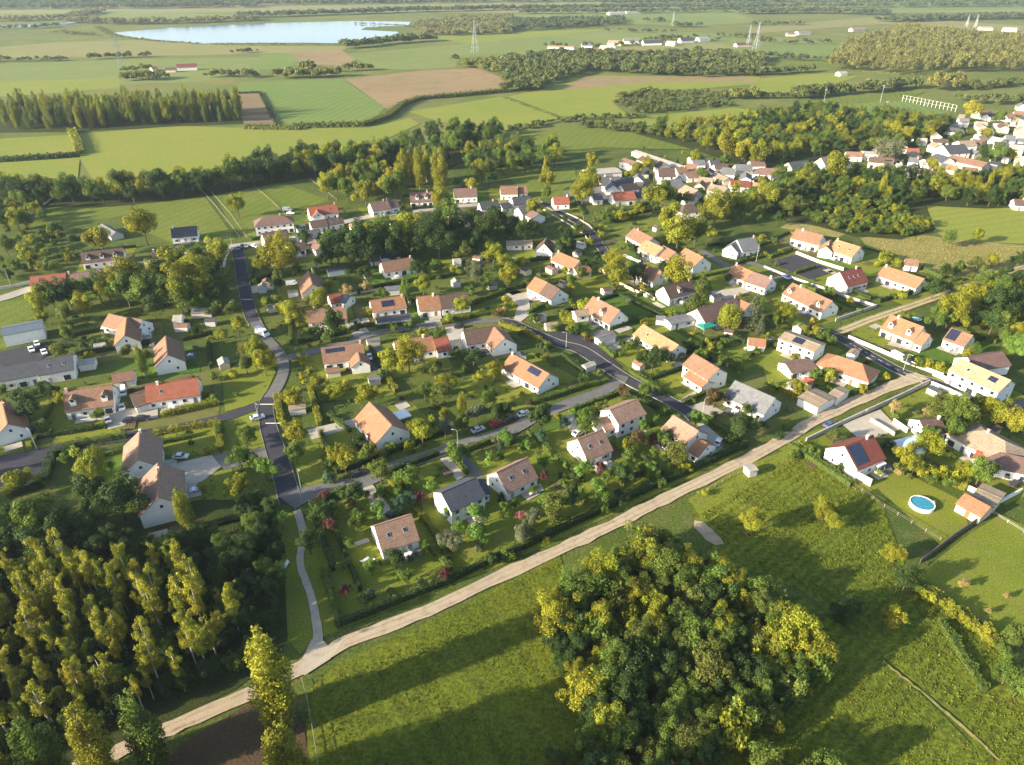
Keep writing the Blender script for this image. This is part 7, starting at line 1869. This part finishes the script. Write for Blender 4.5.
for lab, c, x, y, d, col, van in (
    ('white camper van parked where the lane meets the main road', 'F', 50, 610, (10, 5), 'white', 1), ('white van at the end of the drive by the tiled garage', 'J', 488, 95, (0, 5), 'white', 1), ('grey car on the drive behind the white van', 'J', 482, 155, (0, 5), 'silver', 0),
    ('black car on the forecourt, first of two by the hedge', 'J', 515, 205, (8, -1), 'black', 0), ('black car on the forecourt, second of two by the hedge', 'J', 562, 198, (8, -1), 'black', 0), ('grey car on gravel beside the twin roofed house', 'J', 712, 348, (8, 0), 'silver', 0),
    ('blue grey car at the corner of the two dormer house', 'J', 425, 205, (2, 5), 'grey', 0), ('dark car beside the hedge of the many sloped house', 'J', 130, 232, (2, 6), 'blue', 0), ('white car in the yard corner nearest the hall', 'g', 240, 290, (2, 6), 'white', 0),
    ('white pick-up in the middle of the barn yard', 'g', 205, 328, (3, 6), 'white', 0), ('white car by the slate barn in the yard', 'g', 286, 345, (3, 6), 'white', 0), ('black car on the estate lane at the corner hedge', 'K', 425, 415, (8, -3), 'black', 0),
    ('dark car on the drive of the corner estate house', 'K', 558, 585, (6, 3), 'black', 0), ('silver car at the head of the lane row', 'K', 895, 242, (8, -3), 'silver', 0), ('red car in the parked lane row', 'K', 965, 218, (8, -3), 'red', 0), ('brown car at the end of the parked lane row', 'L', 0, 212, (8, -3), 'brown', 0),
    ('black car between red car and white car on the lane', 'L', 45, 197, (8, -3), 'black', 0), ('white car on the estate lane under the hedge', 'L', 92, 180, (8, -3), 'white', 0), ('dark blue car on the gravel track by the low wall', 'M', 255, 222, (8, -4), 'blue', 0),
    ('white delivery van by the road wall of the dormer house', 'f', 212, 120, (8, 4), 'white', 1), ('dark car behind the white delivery van', 'f', 280, 150, (8, 4), 'black', 0), ('white car in the drive beside the big solar panel house', 'F', 470, 702, (1, 6), 'white', 0), ('dark car on the pale forecourt by the lane', 'F', 822, 582, (8, -1), 'black', 0),
    ('black car on the lawn edge between two estate houses', 'L', 622, 305, (6, 3), 'black', 0), ('white car in the curved drive behind the wing house', 'L', 855, 292, (3, -5), 'white', 0), ('white van behind the hipped junction house', 'h', 558, 72, (8, 0), 'white', 1), ('white car parked below the white van', 'h', 580, 92, (8, 0), 'white', 0),
    ('dark blue car at the junction of the street', 'h', 245, 318, (2, 6), 'blue', 0), ('black car waiting at the street junction', 'h', 272, 305, (2, 6), 'black', 0), ('grey car at the kerb by the street junction', 'h', 295, 302, (2, 6), 'grey', 0), ('light blue van by the cream gabled house', 'h', 588, 545, (8, -1), 'white', 1),
    ('white car on the skylight house drive', 'L', 308, 255, (6, -3), 'white', 0), ('silver car in the patio of the slate barn', 'g', 630, 288, (8, -2), 'silver', 0), ('dark car in the angled house courtyard', 'e', 470, 308, (6, 3), 'black', 0), ('blue car in the garden by the courtyard lane', 'e', 930, 185, (6, 3), 'blue', 0),
    ('white car at the house beside the junction trees', 'E', 1000, 265, (6, 2), 'white', 0), ('black car beside the pergola shed', 'M', 985, 455, (8, -3), 'black', 0), ('grey car in the yard by the tan roofed house', 'M', 960, 420, (8, -3), 'grey', 0), ('small white car on the lane side green', 'J', 1012, 195, (8, -2), 'white', 0)):
    X, Y = cpx(c, x, y)
    vo = vehicle(lab, X, Y, d, col, bool(van))
    if 'camper' in lab:
        vo.scale = (1.3, 1.2, 1.25)

# ---------------------------------------------------------------- pools
def round_pool(label, c, r, h):
    o = thing('swimming_pool', c, 0, label, 'pool')
    w = MB().tube([(0, 0, 0), (0, 0, h)], r, 40, cap=False)
    w.tube([(0, 0, h - .15), (0, 0, 0)], r - .12, 40, cap=False)
    w.build('wall', M_WHITE, o)
    b = MB()
    n = 40
    for i in range(n):
        a0, a1 = 2 * math.pi * i / n, 2 * math.pi * (i + 1) / n
        q = [(math.cos(a) * rr, math.sin(a) * rr, h) for a, rr in ((a0, r - .16), (a0, r + .06), (a1, r + .06), (a1, r - .16))]
        b.add(q + [(x, y, z + .06) for x, y, z in q], [(3, 2, 1, 0), (4, 5, 6, 7), (0, 1, 5, 4), (2, 3, 7, 6)])
    b.build('rim', M_WHITE, o)
    MB().add([(math.cos(2 * math.pi * i / n) * (r - .12), math.sin(2 * math.pi * i / n) * (r - .12), h - .14) for i in range(n)], [tuple(range(n))]).build('pool_surface', M_POOL, o)
    l = MB()
    for s in (-.25, .25):
        l.tube([(r + .5, s, 0), (r + .05, s, h + .6), (r - .4, s, h - .2)], .04, 6)
    for k in range(4):
        l.box((r + .42 - .1 * k, 0, .25 + .27 * k), (.12, .5, .04))
    l.build('ladder', M_STEEL, o)
    return o


round_pool('round above-ground pool with white wall and ladder on the lawn', at(921, 506.5), 2.9, 1.2)


def ground_pool(label, px, name='swimming_pool'):
    pts = [at(*p) for p in px]
    c = sum(pts, Vector()) / len(pts)
    o = thing(name, (c.x, c.y, LEVEL[0]), 0, label, 'pool')
    n = 24
    rx = max((p - c).length for p in pts)
    a0 = math.atan2((pts[1] - pts[0]).y, (pts[1] - pts[0]).x)
    ell = lambda k, z: [(rx * k * math.cos(2 * math.pi * i / n) * math.cos(a0) - rx * k * .6 * math.sin(2 * math.pi * i / n) * math.sin(a0), rx * k * math.cos(2 * math.pi * i / n) * math.sin(a0) + rx * k * .6 * math.sin(2 * math.pi * i / n) * math.cos(a0), z) for i in range(n)]
    MB().add(ell(1, .03), [tuple(range(n))]).build('pool_surface', M_POOL, o)
    e0, e1 = ell(1, .1), ell(1.18, .1)
    b = MB().add(e0 + e1 + [(x, y, 0) for x, y, z in e1] + [(x, y, 0) for x, y, z in e0], [(i, (i + 1) % n, n + (i + 1) % n, n + i)[::-1] for i in range(n)] + [(n + i, n + (i + 1) % n, 2 * n + (i + 1) % n, 2 * n + i)[::-1] for i in range(n)] + [((i + 1) % n, i, 3 * n + i, 3 * n + (i + 1) % n)[::-1] for i in range(n)])
    b.build('rim', M_STONE, o, (.6, .56, .5))


ground_pool('turquoise oval pool beside the large dormer house', P('I', 562, 547, 614, 549))
ground_pool('small turquoise pool between the upper village roofs', P('a', 788, 240, 856, 248))


# ---------------------------------------------------------------- canopy, tunnel, sunbeds, patios
def canopy(label, c, x, y, w, d, h, col, rz, name='garden_canopy'):
    p = at(*cpx(c, x, y))
    o = thing(name, p, rz, label, 'canopy')
    t = MB()
    t.add([(-w / 2, -d / 2, h), (w / 2, -d / 2, h), (w / 2, d / 2, h), (-w / 2, d / 2, h), (-w / 4, 0, h + .7), (w / 4, 0, h + .7), (-w / 2, -d / 2, h - .3), (w / 2, -d / 2, h - .3), (w / 2, d / 2, h - .3), (-w / 2, d / 2, h - .3)],
          [(0, 1, 5, 4), (1, 2, 5), (2, 3, 4, 5), (3, 0, 4), (6, 7, 1, 0), (7, 8, 2, 1), (8, 9, 3, 2), (9, 6, 0, 3)])
    t.build('cover', M_SHEET, o, col)
    for a in (-1, 1):
        for b in (-1, 1):
            MB().tube([(a * (w / 2 - .1), b * (d / 2 - .1), 0), (a * (w / 2 - .1), b * (d / 2 - .1), h - .1)], .05, 6).build('leg', M_STEEL, o)


canopy('green fabric canopy over the garden seating', 'e', 420, 512, 6.5, 4.6, 2.3, (.01, .2, .15), .5)
canopy('white sun awning on the terrace of the meadow house', 'M', 440, 390, 3.4, 2.6, 2.4, (.8, .78, .74), .5)
canopy('white terrace tent on the edge of the T-shaped house', 'g', 695, 205, 4, 3, 2.4, (.75, .75, .75), .2)
canopy('white glazed veranda roof of the brown steep roofed house', 'K', 592, 200, 5.4, 4.6, 2.4, (.78, .78, .76), .55, 'veranda')


def tunnel(label, c, x, y, L, r, rz, col):
    o = thing('storage_tunnel', at(*cpx(c, x, y)), rz, label, 'tunnel')
    n = 12
    vs, fs = [], []
    for X in (-L / 2, L / 2):
        vs += [(X, r * math.cos(math.pi * k / n), r * .8 * math.sin(math.pi * k / n)) for k in range(n + 1)]
    fs = [(k, k + 1, n + 2 + k, n + 1 + k) for k in range(n)]
    MB().add(vs, fs).build('cover', M_SHEET, o, col)
    MB().add(vs, [tuple(range(n, -1, -1)), tuple(range(n + 1, 2 * n + 2))]).build('end_wall', M_WALL, o, (.6, .6, .6))


tunnel('arched pale blue storage tunnel behind the meadow house', 'M', 568, 305, 10, 3.4, .35, (.45, .55, .62))


def sunbed(label, c, x, y, rz):
    o = thing('sunbed', at(*cpx(c, x, y)) + Vector((0, 0, LEVEL[0])), rz, label, 'sunbed', 'white sunbeds on the estate lawn')
    MB().box((0, 0, .36), (1.9, .65, .1)).build('seat', M_WHITE, o)
    MB().add([(-.95, -.32, .4), (-.95, .32, .4), (-1.5, .32, .85), (-1.5, -.32, .85), (-.95, -.32, .48), (-.95, .32, .48), (-1.45, .32, .92), (-1.45, -.32, .92)], [(0, 1, 2, 3), (7, 6, 5, 4), (0, 4, 5, 1), (2, 6, 7, 3), (1, 5, 6, 2), (3, 7, 4, 0)]).build('backrest', M_WHITE, o)
    for a in (-.8, .8):
        for b in (-.25, .25):
            MB().box((a, b, .16), (.08, .08, .32)).build('leg', M_STEEL, o)


sunbed('white sunbed beside the skylight house, the one by its wall', 'K', 455, 750, .9)
sunbed('white sunbed beside the skylight house, the outer one', 'K', 478, 758, .9)


def table(label, c, x, y, rz):
    o = thing('garden_table', at(*cpx(c, x, y)) + Vector((0, 0, LEVEL[0])), rz, label, 'table')
    MB().box((0, 0, .73), (2.2, 1.0, .06)).build('tabletop', M_WHITE, o)
    for a in (-.95, .95):
        for b in (-.4, .4):
            MB().box((a, b, .35), (.08, .08, .7)).build('leg', M_WHITE, o)


table('white garden table on the tan patio', 'L', 128, 492, .45)
table('white garden table on the small lawn patio', 'L', 385, 390, .5)
table('white table on the square lawn by the tile hut', 'e', 680, 640, .2)


# ---------------------------------------------------------------- lamps, poles, pylons, pitch
def street_lamp(label, X, Y, h=6.5):
    o = thing('street_lamp', at(X, Y), random.uniform(0, 6), label, 'street lamp', 'street lamps')
    MB().tube([(0, 0, 0), (0, 0, h * .6), (0, 0, h)], [.11, .08, .06], 8).build('pole', M_STEEL, o)
    MB().tube([(0, 0, h - .05), (.5, 0, h + .18), (1.1, 0, h + .22)], .045, 6).build('arm', M_STEEL, o)
    MB().box((1.35, 0, h + .2), (.6, .25, .12)).build('lamp_head', M_STEEL, o)


for l, x, y in (('street lamp on the curved kerb inside the junction', 301, 488), ('street lamp at the corner of the side road', 259, 421), ('street lamp halfway up the dark main road', 236.5, 318), ('street lamp at the estate turning', 566, 349), ('street lamp on the wide bend of the asphalt turning area', 37, 449),
                ('street lamp where the gravel track meets the road', 903, 371), ('street lamp beside the estate lane row of cars', 458, 449), ('street lamp at the street junction', 233, 250), ('street lamp at the end of the estate road', 702, 417), ('street lamp inside the upper road curve', 583, 228)):
    street_lamp(l, x, y)


def power_pole(label, X, Y, h=9):
    o = thing('utility_pole', at(X, Y), random.uniform(0, 3), label, 'utility pole', 'wooden utility poles')
    MB().tube([(0, 0, 0), (0, 0, h)], [.15, .1], 8).build('pole', M_WOOD, o, (.3, .24, .18))
    MB().box((0, 0, h - .4), (1.6, .1, .12)).build('crossarm', M_WOOD, o, (.3, .24, .18))


for l, x, y in (('wooden utility pole by the long roadside row', 12, 288), ('wooden utility pole at the pale street', 210, 255), ('wooden utility pole beside the white terrace street', 388, 214), ('wooden utility pole by the courtyard lane', 756, 262), ('wooden utility pole in the upper village yard', 653, 187)):
    power_pole(l, x, y)


def pylon(label, X, Y, top):
    p = at(X, Y)
    lo, hi = 5, 90
    for i in range(30):
        m = (lo + hi) / 2
        lo, hi = (m, hi) if py_of((p.x, p.y, m)) > top else (lo, m)
    h = lo
    o = thing('pylon', p, .5, label, 'pylon', 'lattice pylons of the power line')
    t = MB()
    lv = [0, .18, .34, .48, .6, .72, .82, .91, 1.0]
    wd = lambda u: h * (.1 * (1 - u) ** 1.3 + .012)
    cor = lambda u: [Vector((a * wd(u), b * wd(u), h * u)) for a, b in ((-1, -1), (1, -1), (1, 1), (-1, 1))]
    for u0, u1 in zip(lv, lv[1:]):
        c0, c1 = cor(u0), cor(u1)
        for k in range(4):
            t.tube([c0[k], c1[k]], .16, 4, False)
            t.tube([c0[k], c1[(k + 1) % 4]], .09, 4, False)
            t.tube([c0[(k + 1) % 4], c1[k]], .09, 4, False)
            t.tube([c1[k], c1[(k + 1) % 4]], .09, 4, False)
    t.build('tower', M_STEEL, o)
    for u, l in ((.66, .2), (.79, .25), (.92, .17)):
        a = MB()
        for s in (-1, 1):
            for b in (-1, 1):
                a.tube([(s * wd(u), b * wd(u), h * u), (s * h * l, 0, h * (u + .015))], .12, 4, False)
                a.tube([(s * wd(u + .05), b * wd(u + .05), h * (u + .05)), (s * h * l, 0, h * (u + .015))], .09, 4, False)
        a.build('crossarm', M_STEEL, o)


pylon('lattice pylon standing below the lake meadow', 123, 69, 33)
pylon('lattice pylon in the green field by the lake wood', 475, 53, 21)
pylon('tall lattice pylon at the hamlet trees', 756, 49, 22)
pylon('slim pylon by the hamlet barn', 748, 47, 25)
pylon('pylon behind the white hamlet, far out in the field', 673, 26, 11)
pylon('far lattice pylon beyond the pale plantation', 966, 28, 14)
pylon('second far lattice pylon beyond the pale plantation', 975, 28, 14)

for i, (b, t, l) in enumerate((((822, 110), 90.5, 'white floodlight mast at the training ground'), ((880, 102.5), 86, 'white floodlight mast behind the pitch'), ((885, 112), 102, 'short white mast on the pitch side'))):
    p = at(*b)
    h = 4
    while py_of((p.x, p.y, h)) > t:
        h += .25
    o = thing('floodlight_mast', p, 0, l, 'mast', 'floodlight masts')
    MB().tube([(0, 0, 0), (0, 0, h)], [.2, .12], 6).build('pole', M_STEEL, o)
    MB().box((0, 0, h + .2), (2.2, .4, .7)).build('lamp_head', M_STEEL, o)
# ball fence of white posts along the pitch end
a, b = at(902, 101.5), at(955, 112)
o = thing('ball_fence', a, 0, 'row of white net posts along the end of the football pitch', 'fence')
pm = MB().tube([(0, 0, 0), (0, 0, 6)], .14, 6).mesh('post', M_WHITE)
d = b - a
for i in range(15):
    link('post', pm, o, d * i / 14)
rl = MB()
for z in (3.0, 5.9):
    rl.box(d / 2 + Vector((0, 0, z)), (d.length, .06, .08), math.atan2(d.y, d.x))
rl.build('rail', M_WHITE, o)
for l, x, y in (('white goal at the near end of the pitch', 862, 121), ('white goal at the pitch end by the nets', 925, 106)):
    o = thing('football_goal', at(x, y), .8, l, 'goal', 'football goals')
    g_ = MB()
    for s in (-3.6, 3.6):
        g_.tube([(s, 0, 0), (s, 0, 2.4)], .12, 6)
    g_.tube([(-3.6, 0, 2.4), (3.6, 0, 2.4)], .12, 6)
    g_.build('goal_frame', M_WHITE, o)

# garden furniture on the terraces
FI = []
TT = MB().box((0, 0, .73), (1.8, 1.0, .06)).mesh('tabletop', M_WHITE)
TL = MB().box((0, 0, .35), (.08, .08, .7)).mesh('leg', M_WHITE)
CS = MB().box((0, 0, .44), (.5, .5, .06)).mesh('seat', M_WHITE)
CB = MB().box((0, .23, .72), (.5, .05, .5)).mesh('backrest', M_WHITE)
CL = MB().box((0, 0, .2), (.05, .05, .42)).mesh('leg', M_WHITE)
for q, M3, ox, oy, X, Y, sd, tc in PLOTS:
    if random.random() < 0.5:
        rz = math.atan2(M3[1][0], M3[0][0])
        o = thing('garden_table', (tc.x, tc.y, LEVEL[0] + 0.01), rz, None, 'table', 'garden furniture')
        link('tabletop', TT, o)
        for a in (-.8, .8):
            for b in (-.4, .4):
                link('leg', TL, o, (a, b, 0))
        FI.append((o, 'white garden table', tc))
        for a, b, r_ in ((-.45, .8, 0), (.45, .8, 0), (-.45, -.8, math.pi), (.45, -.8, math.pi)):
            p = tc + M3 @ Vector((a, b, 0))
            ch = thing('garden_chair', (p.x, p.y, LEVEL[0] + 0.01), rz + r_, None, 'chair', 'garden furniture')
            link('seat', CS, ch)
            link('backrest', CB, ch)
            for a2 in (-.21, .21):
                for b2 in (-.21, .21):
                    link('leg', CL, ch, (a2, b2, 0))
            FI.append((ch, 'white garden chair', p))
relate(FI)

# bench by the footpath
p = at(287, 566)
o = thing('park_bench', (p.x, p.y, 0.1), 1.4, 'white bench on the grass verge beside the footpath', 'bench')
MB().box((0, 0, .45), (2.2, .5, .07)).build('seat', M_WHITE, o)
MB().box((0, .24, .75), (2.2, .06, .45)).build('backrest', M_WHITE, o)
for a in (-.9, .9):
    MB().box((a, 0, .21), (.1, .45, .42)).build('leg', M_STEEL, o)
# ---------------------------------------------------------------- light, air, render settings
AZ, EL = 65.0, 18.0
w = bpy.data.worlds.new('World')
scene.world = w
w.use_nodes = True
nt = w.node_tree
bg = nt.nodes['Background']
sky = nt.nodes.new('ShaderNodeTexSky')
sky.sky_type = 'NISHITA'
sky.sun_disc = False
sky.sun_elevation = R(EL)
sky.sun_rotation = R(180 + AZ)
sky.air_density = 1.0
sky.dust_density = 1.5
nt.links.new(sky.outputs[0], bg.inputs[0])
bg.inputs[1].default_value = SKY_K = 0.11
sun = bpy.data.lights.new('sun', 'SUN')
sun.energy = 5.0
sun.angle = R(0.5)
sun.color = (1.0, 0.865, 0.64)
so = bpy.data.objects.new('sun', sun)
COL.objects.link(so)
dv = Vector((math.sin(R(AZ)) * math.cos(R(EL)), math.cos(R(AZ)) * math.cos(R(EL)), -math.sin(R(EL))))
so.rotation_euler = dv.to_track_quat('-Z', 'Y').to_euler()
so.location = -dv * 300 + Vector((0, 200, 0))

HAZE = 0.00006
if HAZE:
    hz = MB().box((0, 3400, 66), (10100, 7300, 134)).mesh('haze', M_WHITE)
    hm = bpy.data.materials.new('haze_air')
    hm.use_nodes = True
    hm.node_tree.nodes.clear()
    ho_ = hm.node_tree.nodes.new('ShaderNodeOutputMaterial')
    pv = hm.node_tree.nodes.new('ShaderNodeVolumePrincipled')
    pv.inputs['Color'].default_value = (0.66, 0.82, 1.0, 1)
    pv.inputs['Density'].default_value = HAZE
    pv.inputs['Anisotropy'].default_value = 0.2
    hm.node_tree.links.new(pv.outputs[0], ho_.inputs['Volume'])
    hz.materials.clear()
    hz.materials.append(hm)
    ob = link('haze', hz)
    setp(ob, 'thin pale evening haze over the plain', 'haze', None, 'stuff')

vs = scene.view_settings
vs.view_transform = 'Standard'
vs.look = 'None'
vs.gamma = 1
vs.exposure = 1.7
vs.use_curve_mapping = False
cy = scene.cycles
cy.use_denoising = True
cy.denoiser = 'OPENIMAGEDENOISE'
cy.max_bounces = 5
cy.diffuse_bounces = 3
cy.glossy_bounces = 2
cy.transmission_bounces = 2
cy.transparent_max_bounces = 4
cy.volume_bounces = 0
cy.use_adaptive_sampling = True
cy.adaptive_threshold = 0.015
cy.sample_clamp_indirect = 4
cy.caustics_reflective = cy.caustics_refractive = False
